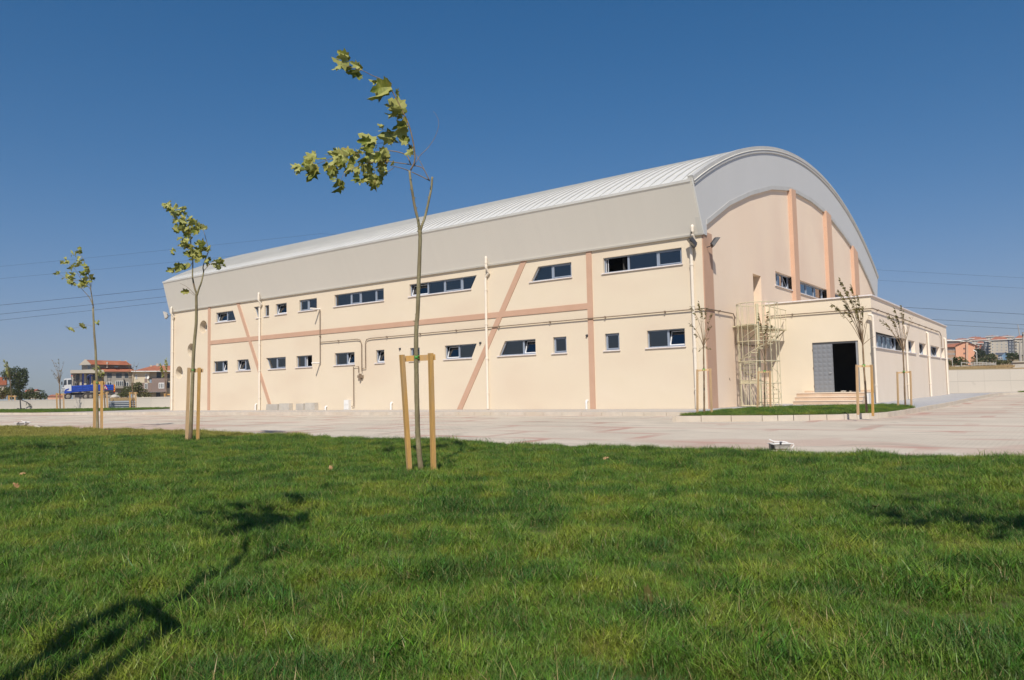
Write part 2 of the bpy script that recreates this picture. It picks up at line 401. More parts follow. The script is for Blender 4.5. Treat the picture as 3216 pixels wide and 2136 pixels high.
# paving of the yard
def paving(name, base, base2, pink, big=True):
    m, nt, b = newmat(name)
    L = nt.links.new
    b.inputs['Roughness'].default_value = 0.9
    b.inputs['Specular IOR Level'].default_value = 0.2
    geo = N(nt, 'ShaderNodeNewGeometry')
    mp = N(nt, 'ShaderNodeMapping'); mp.inputs['Rotation'].default_value = (0, 0, 0.02)
    L(geo.outputs['Position'], mp.inputs['Vector'])
    br = N(nt, 'ShaderNodeTexBrick', Scale=1.0)
    br.inputs['Brick Width'].default_value = 0.22; br.inputs['Row Height'].default_value = 0.11
    br.inputs['Mortar Size'].default_value = 0.006
    br.inputs['Color1'].default_value = c4(base); br.inputs['Color2'].default_value = c4(base2)
    br.inputs['Mortar'].default_value = c4(tuple(c * 0.6 for c in base))
    L(mp.outputs[0], br.inputs['Vector'])
    last = br.outputs['Color']
    # fading dust patches
    nz = N(nt, 'ShaderNodeTexNoise', Scale=0.22, Detail=6.0, Roughness=0.65); L(mp.outputs[0], nz.inputs['Vector'])
    mr = N(nt, 'ShaderNodeMapRange'); mr.inputs['From Min'].default_value = 0.38; mr.inputs['From Max'].default_value = 0.66
    L(nz.outputs['Fac'], mr.inputs['Value'])
    mx = N(nt, 'ShaderNodeMix', data_type='RGBA'); mx.inputs['B'].default_value = c4(tuple(min(0.9, c * 1.16) for c in base))
    ml = N(nt, 'ShaderNodeMath', operation='MULTIPLY'); ml.inputs[1].default_value = 0.7; L(mr.outputs[0], ml.inputs[0])
    L(ml.outputs[0], mx.inputs['Factor']); L(last, mx.inputs['A'])
    last = mx.outputs['Result']
    if big:
        # rows of red pavers: a big diamond grid of thin bands, worn in places
        mp2 = N(nt, 'ShaderNodeMapping'); mp2.inputs['Rotation'].default_value = (0, 0, 0.0)
        L(geo.outputs['Position'], mp2.inputs['Vector'])
        b2 = N(nt, 'ShaderNodeTexBrick', Scale=1.0)
        b2.inputs['Brick Width'].default_value = 4.4; b2.inputs['Row Height'].default_value = 2.3
        b2.inputs['Mortar Size'].default_value = 0.20; b2.inputs['Mortar Smooth'].default_value = 0.1
        b2.inputs['Color1'].default_value = (0, 0, 0, 1); b2.inputs['Color2'].default_value = (0, 0, 0, 1); b2.inputs['Mortar'].default_value = (1, 1, 1, 1)
        L(mp2.outputs[0], b2.inputs['Vector'])
        n3 = N(nt, 'ShaderNodeTexNoise', Scale=0.35, Detail=5.0); L(mp2.outputs[0], n3.inputs['Vector'])
        m3 = N(nt, 'ShaderNodeMapRange'); m3.inputs['From Min'].default_value = 0.42; m3.inputs['From Max'].default_value = 0.62
        L(n3.outputs['Fac'], m3.inputs['Value'])
        mm = N(nt, 'ShaderNodeMath', operation='MULTIPLY'); L(b2.outputs['Color'], mm.inputs[0]); L(m3.outputs[0], mm.inputs[1])
        m4 = N(nt, 'ShaderNodeMath', operation='MULTIPLY'); m4.inputs[1].default_value = 0.95; L(mm.outputs[0], m4.inputs[0])
        x2 = N(nt, 'ShaderNodeMix', data_type='RGBA'); x2.inputs['B'].default_value = c4(pink)
        L(m4.outputs[0], x2.inputs['Factor']); L(last, x2.inputs['A']); last = x2.outputs['Result']
        # whole patches laid in red pavers
        n6 = N(nt, 'ShaderNodeTexNoise', Scale=0.16, Detail=1.5); L(geo.outputs['Position'], n6.inputs['Vector'])
        r6 = N(nt, 'ShaderNodeMapRange'); r6.inputs['From Min'].default_value = 0.585; r6.inputs['From Max'].default_value = 0.615; r6.inputs['To Max'].default_value = 0.38; L(n6.outputs['Fac'], r6.inputs['Value'])
        x6 = N(nt, 'ShaderNodeMix', data_type='RGBA'); x6.inputs['B'].default_value = c4(pink)
        L(r6.outputs[0], x6.inputs['Factor']); L(last, x6.inputs['A']); last = x6.outputs['Result']
        # dark curved tyre tracks
        mp3 = N(nt, 'ShaderNodeMapping'); mp3.inputs['Scale'].default_value = (0.05, 0.26, 1)
        mp3.inputs['Rotation'].default_value = (0, 0, 0.12)
        L(geo.outputs['Position'], mp3.inputs['Vector'])
        n4 = N(nt, 'ShaderNodeTexNoise', Scale=2.2, Detail=5.0, Distortion=0.6); L(mp3.outputs[0], n4.inputs['Vector'])
        s4 = N(nt, 'ShaderNodeMath', operation='SUBTRACT'); s4.inputs[1].default_value = 0.5; L(n4.outputs['Fac'], s4.inputs[0])
        a4 = N(nt, 'ShaderNodeMath', operation='ABSOLUTE'); L(s4.outputs[0], a4.inputs[0])
        r4 = N(nt, 'ShaderNodeMapRange'); r4.inputs['From Min'].default_value = 0.0; r4.inputs['From Max'].default_value = 0.022
        r4.inputs['To Min'].default_value = 0.45; r4.inputs['To Max'].default_value = 0.0
        L(a4.outputs[0], r4.inputs['Value'])
        x3 = N(nt, 'ShaderNodeMix', data_type='RGBA'); x3.inputs['B'].default_value = c4(tuple(c * 0.55 for c in base))
        L(r4.outputs[0], x3.inputs['Factor']); L(last, x3.inputs['A']); last = x3.outputs['Result']
    L(last, b.inputs['Base Color'])
    bm = N(nt, 'ShaderNodeBump', Strength=0.3, Distance=0.01); L(br.outputs['Fac'], bm.inputs['Height']); bm.invert = True
    L(bm.outputs[0], b.inputs['Normal'])
    return m
M['road'] = paving('beige_paving', (0.57, 0.50, 0.41), (0.54, 0.47, 0.38), (0.47, 0.29, 0.235))
M['pave'] = paving('grey_paving', (0.50, 0.45, 0.40), (0.46, 0.42, 0.38), (0.4, 0.3, 0.27), big=False)
M['pave_blue'] = paving('blue_grey_paving', (0.40, 0.40, 0.41), (0.44, 0.43, 0.43), (0.4, 0.3, 0.27), big=False)

# board-marked concrete wall with joints
def wallmat():
    m, nt, b = newmat('cast_concrete_wall')
    L = nt.links.new
    b.inputs['Roughness'].default_value = 0.9
    geo = N(nt, 'ShaderNodeNewGeometry')
    br = N(nt, 'ShaderNodeTexBrick', Scale=1.0)
    br.inputs['Brick Width'].default_value = 4.0; br.inputs['Row Height'].default_value = 1.0; br.offset = 0.0
    br.inputs['Mortar Size'].default_value = 0.02
    br.inputs['Color1'].default_value = (0.56, 0.51, 0.44, 1); br.inputs['Color2'].default_value = (0.53, 0.485, 0.42, 1); br.inputs['Mortar'].default_value = (0.40, 0.36, 0.31, 1)
    sp = N(nt, 'ShaderNodeSeparateXYZ'); L(geo.outputs['Position'], sp.inputs[0])
    cb = N(nt, 'ShaderNodeCombineXYZ')
    ad = N(nt, 'ShaderNodeMath', operation='ADD'); L(sp.outputs['X'], ad.inputs[0]); L(sp.outputs['Y'], ad.inputs[1])
    L(ad.outputs[0], cb.inputs['X']); L(sp.outputs['Z'], cb.inputs['Y'])
    L(cb.outputs[0], br.inputs['Vector'])
    nz = N(nt, 'ShaderNodeTexNoise', Scale=0.9, Detail=6.0, Roughness=0.7); L(geo.outputs['Position'], nz.inputs['Vector'])
    mr = N(nt, 'ShaderNodeMapRange'); mr.inputs['From Min'].default_value = 0.62; mr.inputs['From Max'].default_value = 0.75; L(nz.outputs['Fac'], mr.inputs['Value'])
    mx = N(nt, 'ShaderNodeMix', data_type='RGBA'); mx.inputs['B'].default_value = (0.32, 0.29, 0.25, 1)
    ml = N(nt, 'ShaderNodeMath', operation='MULTIPLY'); ml.inputs[1].default_value = 0.6; L(mr.outputs[0], ml.inputs[0])
    L(ml.outputs[0], mx.inputs['Factor']); L(br.outputs['Color'], mx.inputs['A'])
    L(mx.outputs['Result'], b.inputs['Base Color'])
    return m
M['cwall'] = wallmat()

def foliage(name, cols, under, scale=0.8, trans=0.25):
    """leaf material: colour drifts by leaf clump, paler underside, some light through"""
    m, nt, b = newmat(name)
    L = nt.links.new
    out = [n for n in nt.nodes if n.type == 'OUTPUT_MATERIAL'][0]
    b.inputs['Roughness'].default_value = 0.55
    b.inputs['Specular IOR Level'].default_value = 0.3
    geo = N(nt, 'ShaderNodeNewGeometry')
    nz = N(nt, 'ShaderNodeTexNoise', Scale=scale, Detail=3.0); L(geo.outputs['Position'], nz.inputs['Vector'])
    cr = N(nt, 'ShaderNodeValToRGB')
    e = cr.color_ramp.elements
    e[0].position = 0.3; e[0].color = c4(cols[0]); e[1].position = 0.7; e[1].color = c4(cols[-1])
    for i, c in enumerate(cols[1:-1]):
        k = e.new(0.3 + 0.4 * (i + 1) / (len(cols) - 1)); k.color = c4(c)
    L(nz.outputs['Fac'], cr.inputs[0])
    mx = N(nt, 'ShaderNodeMix', data_type='RGBA'); mx.inputs['B'].default_value = c4(under)
    ml = N(nt, 'ShaderNodeMath', operation='MULTIPLY'); ml.inputs[1].default_value = 0.8
    L(geo.outputs['Backfacing'], ml.inputs[0]); L(ml.outputs[0], mx.inputs['Factor'])
    L(cr.outputs[0], mx.inputs['A'])
    L(mx.outputs['Result'], b.inputs['Base Color'])
    tl = N(nt, 'ShaderNodeBsdfTranslucent'); L(mx.outputs['Result'], tl.inputs[0])
    ms = N(nt, 'ShaderNodeMixShader'); ms.inputs[0].default_value = trans
    L(b.outputs[0], ms.inputs[1]); L(tl.outputs[0], ms.inputs[2]); L(ms.outputs[0], out.inputs[0])
    return m
M['leaf'] = foliage('plane_tree_leaves', [(0.075, 0.11, 0.018), (0.18, 0.21, 0.035), (0.30, 0.30, 0.06), (0.27, 0.20, 0.05)], (0.43, 0.43, 0.14), 5.0, 0.22)
M['leaf_small'] = foliage('small_autumn_leaves', [(0.12, 0.10, 0.03), (0.17, 0.16, 0.045), (0.22, 0.13, 0.045)], (0.24, 0.20, 0.09), 4.0)
M['bush'] = foliage('bush_leaves', [(0.028, 0.045, 0.014), (0.05, 0.075, 0.02), (0.085, 0.105, 0.03)], (0.08, 0.095, 0.04), 0.5)
M['bush_y'] = foliage('yellowish_bush_leaves', [(0.055, 0.075, 0.018), (0.10, 0.115, 0.03), (0.16, 0.14, 0.045)], (0.12, 0.12, 0.05), 0.5)
M['tree_dark'] = foliage('dark_tree_leaves', [(0.016, 0.03, 0.012), (0.03, 0.05, 0.016), (0.05, 0.075, 0.025)], (0.05, 0.065, 0.03), 0.3)

def grassmat():
    m, nt, b = newmat('grass_blades')
    L = nt.links.new
    out = [n for n in nt.nodes if n.type == 'OUTPUT_MATERIAL'][0]
    b.inputs['Roughness'].default_value = 0.45
    b.inputs['Specular IOR Level'].default_value = 0.35
    geo = N(nt, 'ShaderNodeNewGeometry')
    n1 = N(nt, 'ShaderNodeTexNoise', Scale=1.5, Detail=5.0, Roughness=0.65); L(geo.outputs['Position'], n1.inputs['Vector'])
    cr = N(nt, 'ShaderNodeValToRGB'); e = cr.color_ramp.elements
    e[0].position = 0.38; e[0].color = (0.026, 0.110, 0.012, 1)
    e[1].position = 0.64; e[1].color = (0.21, 0.265, 0.026, 1)
    k = e.new(0.5); k.color = (0.082, 0.195, 0.016, 1)
    L(n1.outputs['Fac'], cr.inputs[0])
    # every blade a little different
    n2 = N(nt, 'ShaderNodeTexNoise', Scale=26.0, Detail=2.0); L(geo.outputs['Position'], n2.inputs['Vector'])
    mr = N(nt, 'ShaderNodeMapRange'); mr.inputs['From Min'].default_value = 0.3; mr.inputs['From Max'].default_value = 0.7
    mr.inputs['To Min'].default_value = 0.45; mr.inputs['To Max'].default_value = 1.85
    L(n2.outputs['Fac'], mr.inputs['Value'])
    # the drier strip along the far left edge of the lawn
    sp = N(nt, 'ShaderNodeSeparateXYZ'); L(geo.outputs['Position'], sp.inputs[0])
    ma = N(nt, 'ShaderNodeMath', operation='MULTIPLY_ADD'); ma.inputs[1].default_value = -0.52; ma.inputs[2].default_value = 15.6; L(sp.outputs['X'], ma.inputs[0])
    ad = N(nt, 'ShaderNodeMath', operation='ADD'); L(ma.outputs[0], ad.inputs[0]); L(sp.outputs['Y'], ad.inputs[1])
    n5 = N(nt, 'ShaderNodeTexNoise', Scale=1.1, Detail=3.0); L(geo.outputs['Position'], n5.inputs['Vector'])
    m5 = N(nt, 'ShaderNodeMath', operation='MULTIPLY_ADD'); m5.inputs[1].default_value = 2.4; L(n5.outputs['Fac'], m5.inputs[0]); L(ad.outputs[0], m5.inputs[2])
    r5 = N(nt, 'ShaderNodeMapRange'); r5.inputs['From Min'].default_value = 1.0; r5.inputs['From Max'].default_value = 2.2; r5.inputs['To Max'].default_value = 0.75; L(m5.outputs[0], r5.inputs['Value'])
    lt = N(nt, 'ShaderNodeMath', operation='LESS_THAN'); lt.inputs[1].default_value = -12.0; L(sp.outputs['Y'], lt.inputs[0])
    m6 = N(nt, 'ShaderNodeMath', operation='MULTIPLY'); L(r5.outputs[0], m6.inputs[0]); L(lt.outputs[0], m6.inputs[1])
    x5 = N(nt, 'ShaderNodeMix', data_type='RGBA'); x5.inputs['B'].default_value = (0.36, 0.31, 0.07, 1)
    L(m6.outputs[0], x5.inputs['Factor']); L(cr.outputs[0], x5.inputs['A'])
    vm = N(nt, 'ShaderNodeVectorMath', operation='SCALE'); L(x5.outputs['Result'], vm.inputs[0]); L(mr.outputs[0], vm.inputs['Scale'])
    # dry straw-coloured stems near the soil
    at = N(nt, 'ShaderNodeAttribute'); at.attribute_name = 'blade'
    sx = N(nt, 'ShaderNodeSeparateColor'); L(at.outputs['Color'], sx.inputs[0])
    m2 = N(nt, 'ShaderNodeMapRange'); m2.inputs['From Min'].default_value = 0.0; m2.inputs['From Max'].default_value = 0.45
    m2.inputs['To Min'].default_value = 0.75; m2.inputs['To Max'].default_value = 0.0
    L(sx.outputs[0], m2.inputs['Value'])
    mx = N(nt, 'ShaderNodeMix', data_type='RGBA'); mx.inputs['B'].default_value = (0.20, 0.155, 0.055, 1)
    L(m2.outputs[0], mx.inputs['Factor']); L(vm.outputs[0], mx.inputs['A'])
    # dry blades
    mx2 = N(nt, 'ShaderNodeMix', data_type='RGBA'); mx2.inputs['B'].default_value = (0.36, 0.29, 0.12, 1)
    L(sx.outputs[1], mx2.inputs['Factor']); L(mx.outputs['Result'], mx2.inputs['A'])
    L(mx2.outputs['Result'], b.inputs['Base Color'])
    tl = N(nt, 'ShaderNodeBsdfTranslucent'); L(mx2.outputs['Result'], tl.inputs[0])
    ms = N(nt, 'ShaderNodeMixShader'); ms.inputs[0].default_value = 0.3
    L(b.outputs[0], ms.inputs[1]); L(tl.outputs[0], ms.inputs[2]); L(ms.outputs[0], out.inputs[0])
    return m
M['grass'] = grassmat()

# ================================================================== GROUND
def sheet(name, polys, m, z=None, kind='structure'):
    b = MB()
    for p in polys:
        pts = [Vector((q[0], q[1], q[2] if len(q) > 2 else z)) for q in p]
        tris = tessellate_polygon([pts])
        for t in tris:
            tri = [pts[i] for i in t]
            nrm = (tri[1] - tri[0]).cross(tri[2] - tri[0])
            b.face(tri if nrm.z > 0 else tri[::-1])
    return tag(b.build(name, m), kind=kind)

# the ground of the compound, a sheet far beyond every edge of view
b = MB()
R_, NN = 2400, 96
b.raw([(0, 0, -0.62)] + [(R_ * math.cos(2 * math.pi * i / NN), R_ * math.sin(2 * math.pi * i / NN), -0.62) for i in range(NN)],
      [(0, 1 + i, 1 + (i + 1) % NN) for i in range(NN)])
tag(b.build('ground', M['earth']), kind='structure')

def road_z(x, y):
    t = min(1, max(0, (-6 - y) / 12.0))
    if y < -18.5: return -0.62
    return -0.16 - 0.15 * t + 0.012 * noise.noise(Vector((x * 0.13, y * 0.2, 0)))
b = MB()
xs = [-130 + i * 2.5 for i in range(83)]; ys = [-19.6, -18.6, -18.1] + [-17 + i * 2.5 for i in range(33)]
vs = [(x, y, road_z(x, y)) for y in ys for x in xs]
fs = [(j * len(xs) + i, j * len(xs) + i + 1, (j + 1) * len(xs) + i + 1, (j + 1) * len(xs) + i) for j in range(len(ys) - 1) for i in range(len(xs) - 1)]
b.raw(vs, fs)
tag(b.build('road', M['road']), kind='structure')

KERB = [(-128, -7.2), (-52, -5.5), (-40, -4.6), (-20, -4.45), (2.05, -4.45)]
ISL = [(2.15, -8.5), (5.05, -7.9), (6.4, -7.35), (7.3, -6.7), (7.9, -5.9), (8.25, -4.9), (8.4, -2.5), (8.45, 0.3), (8.5, 10.9), (8.3, 24), (8.2, 36), (8.6, 40.5), (10.2, 44.2), (16, 52), (30, 70)]
OUT = KERB + ISL
def inset_line(line, d):
    out = []
    for i, p in enumerate(line):
        a = Vector(line[max(i - 1, 0)]); c = Vector(line[min(i + 1, len(line) - 1)])
        t = (c - a).normalized()
        n = Vector((-t.y, t.x))
        out.append((p[0] + n.x * d, p[1] + n.y * d))
    return out
inner = inset_line(OUT, 0.13)
slab = [(x, y, -0.004) for x, y in inner] + [(30, 80, -0.004), (-128, 80, -0.004)]
sheet('pavement', [slab], M['pave'])
# blue-grey paving round the annex
sheet('pavement', [[(2.2, -4.3, 0.0), (2.25, -8.1, 0.0), (5.0, -7.6, 0.0), (7.2, -6.4, 0.0), (8.1, -4.7, 0.0), (8.3, 0.3, 0.0), (8.35, 10.9, 0.0), (8.1, 24, 0.0), (8.0, 36, 0.0), (7.6, 41, 0), (0.3, 41, 0.0), (0.3, -4.3, 0)]], M['pave_blue'])
# kerb stones
b = MB()
def kerb_run(line, step=1.0):
    for i in range(len(line) - 1):
        a = Vector(line[i]); c = Vector(line[i + 1])
        L_ = (c - a).length
        n = max(1, round(L_ / step))
        t = (c - a) / L_
        nr = Vector((-t.y, t.x))
        for k in range(n):
            p = a + t * (L_ * k / n + 0.009); q = a + t * (L_ * (k + 1) / n - 0.009)
            dz = random.uniform(-0.004, 0.006)
            b.hexa([(p.x, p.y, -0.3), (q.x, q.y, -0.3), (q.x + nr.x * 0.13, q.y + nr.y * 0.13, -0.3), (p.x + nr.x * 0.13, p.y + nr.y * 0.13, -0.3)],
                   [(p.x + nr.x * 0.012, p.y + nr.y * 0.012, 0.006 + dz), (q.x + nr.x * 0.012, q.y + nr.y * 0.012, 0.006 + dz), (q.x + nr.x * 0.13, q.y + nr.y * 0.13, 0.006 + dz), (p.x + nr.x * 0.13, p.y + nr.y * 0.13, 0.006 + dz)])
kerb_run(KERB)
kerb_run([(2.05, -4.45), (2.15, -8.5)])
kerb_run(ISL[:2]); kerb_run(ISL[1:8], 0.5); kerb_run(ISL[7:])
b.build('kerb', M['kerb'])['kind'] = 'structure'

def lawn_z(x, y):
    z = -0.35 + 0.10 * min(1, max(0, (4 - x) / 14.0)) + 0.02 * min(1, max(0, (-4 - x) / 14.0))
    z += 0.05 * noise.noise(Vector((x * 0.35, y * 0.35, 1.7))) + 0.022 * noise.noise(Vector((x * 1.3, y * 1.3, 4.2)))
    z += 0.035 * max(0, min(1, (y + 20.5) / 1.2)) * (0.6 + noise.noise(Vector((x * 0.6, 3.0, 0))))
    if y < -24: z -= 0.010 * (-24 - y)
    return z
def lawn_edge(x):
    return -18.0 + 0.16 * noise.noise(Vector((x * 0.9, 7.0, 0))) + (0.028 * (x - 4) if x > 4 else 0.0)
b = MB()
xs = [-90 + i * 0.5 for i in range(261)]
rows = []
ny = 60
for x in xs:
    ye = lawn_edge(x)
    rows.append([(x, ye - 42 * (j / (ny - 1)) ** 1.5, 0) for j in range(ny)])
vs = []
for r in rows:
    for j, (x, y, _) in enumerate(r):
        vs.append((x, y, lawn_z(x, y) if j else -0.5))
fs = [((i + 1) * ny + j, i * ny + j, i * ny + j + 1, (i + 1) * ny + j + 1) for i in range(len(xs) - 1) for j in range(ny - 1)]
fs = [tuple(reversed(f)) for f in fs]
b.raw(vs, fs)
lawn = tag(b.build('lawn', M['soil'], smooth=True), kind='structure')

# ------------------------------------------------------------------ grass tufts
hidden = bpy.data.collections.new('grass_tufts')       # sources for the scatter, not linked to the scene
def make_tuft(i, nb, rad, hmin, hmax, w):
    """one small clump of separate curved blades"""
    rnd = random.Random(100 + i)
    vs, fs, cs = [], [], []
    for k in range(nb):
        r = rad * math.sqrt(rnd.random()); a = rnd.uniform(0, 6.283)
        x, y = r * math.cos(a), r * math.sin(a)
        h = rnd.uniform(hmin, hmax)
        la = rnd.uniform(0, 6.283) if rnd.random() < 0.6 else rnd.gauss(0.4, 0.6)
        lean = abs(rnd.gauss(0.45, 0.35)) * h
        ba = la + rnd.uniform(0.6, 2.4)
        ww = w * rnd.uniform(0.6, 1.2)
        dx, dy = math.cos(ba) * ww / 2, math.sin(ba) * ww / 2
        n = len(vs)
        dry = 1.0 if rnd.random() < 0.06 else rnd.random() ** 2 * 0.35
        for t, wf in ((0, 1.0), (0.5, 0.85), (1.0, 0.0)):
            px = x + math.cos(la) * lean * t * t; py = y + math.sin(la) * lean * t * t
            pz = h * (t - 0.22 * t * t) - 0.01
            if wf > 0:
                vs += [(px - dx * wf, py - dy * wf, pz), (px + dx * wf, py + dy * wf, pz)]; cs += [(t, dry, 0, 1)] * 2
            else:
                vs.append((px, py, pz)); cs.append((t, dry, 0, 1))
        fs += [(n, n + 1, n + 3, n + 2), (n + 2, n + 3, n + 4)]
    me = bpy.data.meshes.new('grass_tuft')
    me.from_pydata(vs, [], fs)
    at = me.color_attributes.new('blade', 'FLOAT_COLOR', 'POINT')
    for j, c in enumerate(cs): at.data[j].color = c
    me.materials.append(M['grass'])
    o = bpy.data.objects.new('grass_tuft', me)
    hidden.objects.link(o)
for i in range(7):
    make_tuft(i, 78, 0.09, 0.035, 0.115, 0.0038)
make_tuft(7, 26, 0.12, 0.08, 0.165, 0.0052)

def scatter(obj, seed, smin, smax, dens_name='dens'):
    ng = bpy.data.node_groups.new('scatter_' + obj.name, 'GeometryNodeTree')
    ng.interface.new_socket('Geometry', in_out='INPUT', socket_type='NodeSocketGeometry')
    ng.interface.new_socket('Geometry', in_out='OUTPUT', socket_type='NodeSocketGeometry')
    nn = ng.nodes; L = ng.links.new
    gi = nn.new('NodeGroupInput'); go = nn.new('NodeGroupOutput')
    dp = nn.new('GeometryNodeDistributePointsOnFaces')
    dp.inputs['Seed'].default_value = seed
    na = nn.new('GeometryNodeInputNamedAttribute'); na.data_type = 'FLOAT'; na.inputs['Name'].default_value = dens_name
    L(na.outputs['Attribute'], dp.inputs['Density'])
    L(gi.outputs[0], dp.inputs['Mesh'])
    ci = nn.new('GeometryNodeCollectionInfo'); ci.inputs['Collection'].default_value = hidden
    ci.inputs['Separate Children'].default_value = True; ci.inputs['Reset Children'].default_value = True
    ip = nn.new('GeometryNodeInstanceOnPoints'); ip.inputs['Pick Instance'].default_value = True
    L(dp.outputs['Points'], ip.inputs['Points']); L(ci.outputs[0], ip.inputs['Instance'])
    rv = nn.new('FunctionNodeRandomValue'); rv.data_type = 'FLOAT_VECTOR'
    rv.inputs[0].default_value = (-0.14, -0.14, 0.0); rv.inputs[1].default_value = (0.14, 0.14, 6.283)
    L(rv.outputs[0], ip.inputs['Rotation'])
    pos = nn.new('GeometryNodeInputPosition')
    nz = nn.new('ShaderNodeTexNoise'); nz.inputs['Scale'].default_value = 2.3; nz.inputs['Detail'].default_value = 4.0
    L(pos.outputs[0], nz.inputs['Vector'])
    mr = nn.new('ShaderNodeMapRange'); mr.inputs['From Min'].default_value = 0.36; mr.inputs['From Max'].default_value = 0.66
    mr.inputs['To Min'].default_value = smin; mr.inputs['To Max'].default_value = smax
    L(nz.outputs[0], mr.inputs['Value'])
    r2 = nn.new('FunctionNodeRandomValue'); r2.data_type = 'FLOAT'
    r2.inputs[2].default_value = 0.75; r2.inputs[3].default_value = 1.25
    mu = nn.new('ShaderNodeMath'); mu.operation = 'MULTIPLY'
    L(mr.outputs[0], mu.inputs[0]); L(r2.outputs[1], mu.inputs[1])
    L(mu.outputs[0], ip.inputs['Scale'])
    L(ip.outputs[0], go.inputs[0])
    md = obj.modifiers.new('scatter', 'NODES'); md.node_group = ng
def emitter(name, pts_fn, dens_fn, m):
    vs, fs = pts_fn
    b = MB(); b.raw(vs, fs)
    o = b.build(name, m)
    at = o.data.attributes.new('dens', 'FLOAT', 'POINT')
    for i, v in enumerate(vs): at.data[i].value = dens_fn(v)
    return o
# lawn grass, thickest near the photographer's feet
xs = [-62 + i * 0.5 for i in range(173)]
ny = 50
vs = []; keep = []
for i, x in enumerate(xs):
    ye = lawn_edge(x)
    for j in range(ny):
        y = ye - 15.5 * (j / (ny - 1))
        vs.append((x, y, lawn_z(x, y) - 0.002))
def dist_cam(p): return math.hypot(p[0] - CAM.x, p[1] - CAM.y)
def side(p, marg):
    d = Vector(p) - CAM
    f = d.x * -math.cos(YAW) + d.y * math.sin(YAW)
    r = d.x * math.sin(YAW) + d.y * math.cos(YAW)
    return f > 0.2 and abs(r) < 0.70 * f + marg
fs = []
for i in range(len(xs) - 1):
    for j in range(ny - 1):
        a = i * ny + j
        if side(vs[a], 7.5): fs.append((a + 1, a, a + ny, a + ny + 1)[::-1])
def ldens(v):
    d = dist_cam(v)
    if not side(v, 7.5): return 0
    if not side(v, 2.5): return 150.0
    if d < 8: return 330.0
    if d < 14: return 330 - (d - 8) * 25
    return max(45.0, 180 - (d - 14) * 7)
g = emitter('grass', (vs, fs), ldens, M['soil'])
scatter(g, 3, 0.45, 1.7)
tag(g, kind='stuff')
g['label'] = 'green mown grass of the lawn in the foreground'

# island grass in front of the annex
ISG = [(2.28, -8.28), (5.05, -7.72), (6.35, -7.17), (7.2, -6.55), (7.75, -5.8), (8.08, -4.85), (8.24, -2.5), (8.28, 0.2), (7.7, 2.2), (7.0, 3.0), (5.2, 2.2), (3.4, 0.6), (2.2, -1.4), (1.95, -3.6), (2.15, -5.5)]
def blob_mesh(outline, h, z0, n=7):
    c = Vector((sum(p[0] for p in outline) / len(outline), sum(p[1] for p in outline) / len(outline)))
    vs = []; fs = []
    k = len(outline)
    for r in range(n):
        t = 1 - r / n
        for p in outline:
            q = c + (Vector(p) - c) * t
            e = 1 - t ** 4
            vs.append((q.x, q.y, z0 + h * min(1, e * 1.2) + 0.03 * noise.noise(Vector((q.x * 1.5, q.y * 1.5, 2))) * (1 - t)))
    vs.append((c.x, c.y, z0 + h))
    for r in range(n - 1):
        for i in range(k):
            fs.append((r * k + i, r * k + (i + 1) % k, (r + 1) * k + (i + 1) % k, (r + 1) * k + i))
    for i in range(k): fs.append(((n - 1) * k + i, (n - 1) * k + (i + 1) % k, n * k))
    return vs, fs
vs, fs = blob_mesh(ISG, 0.06, 0.006)
b = MB(); b.raw(vs, fs); tag(b.build('lawn', M['soil'], smooth=True), kind='structure')
g = emitter('grass', ([(x, y, z + 0.003) for x, y, z in vs], fs), lambda v: 75.0, M['soil'])
scatter(g, 5, 0.8, 1.3); tag(g, kind='stuff')
g['label'] = 'small kerbed island of grass in front of the annex'

# strip of grass along the far left wall and the far right wall
LW = [(-135, 1.6), (-92, 4.3), (-75.5, 5.6), (-64, 8.6), (-50, 12.5)]        # line of the left boundary wall
STR = [(-128, -7.0), (-90, -6.3), (-58, -5.5), (-54.5, -3.0), (-53.5, 2.0), (-56, 7.5), (-64, 8.0), (-75.5, 5.2), (-92, 3.9), (-128, 1.6)]
def grid_poly(poly, step, z):
    # triangulated ring mesh is enough for these narrow strips
    pts = [Vector((p[0], p[1], z)) for p in poly]
    return [tuple(p) for p in pts], [tuple(t) for t in tessellate_polygon([pts])]
for poly, lab in ((STR, 'strip of grass along the low concrete wall on the left'),
                  ([(9.6, 43.6), (11.0, 45.2), (16.5, 52.2), (30, 69.5), (29.4, 70.5), (10.2, 46.9), (9.4, 45.6)], 'strip of grass below the tall concrete wall on the right')):
    vs, fs = grid_poly(poly, 1, 0.012)
    ff = []
    for t in fs:
        a, c, d = [Vector(vs[i]) for i in t]
        ff.append(t if (c - a).cross(d - a).z > 0 else t[::-1])
    b = MB(); b.raw(vs, ff); tag(b.build('lawn', M['soil']), kind='structure')
    g = emitter('grass', ([(x, y, z + 0.004) for x, y, z in vs], ff), lambda v: 26.0, M['soil'])
    scatter(g, 8, 1.0, 1.7); tag(g, kind='stuff'); g['label'] = lab

# ================================================================== SPORTS HALL
XL = -45.5
hall = thing('sports_hall', 'large cream sports hall with a white curved vault roof and grey fascia', 'building', (-22, 0, 0))
annex = thing('annex_building', 'low flat-roofed cream annex with steps and a half open grey door', 'building', (2.6, 8.6, 0))
AXX, AYY, ATT = 5.3, 8.6, 5.40

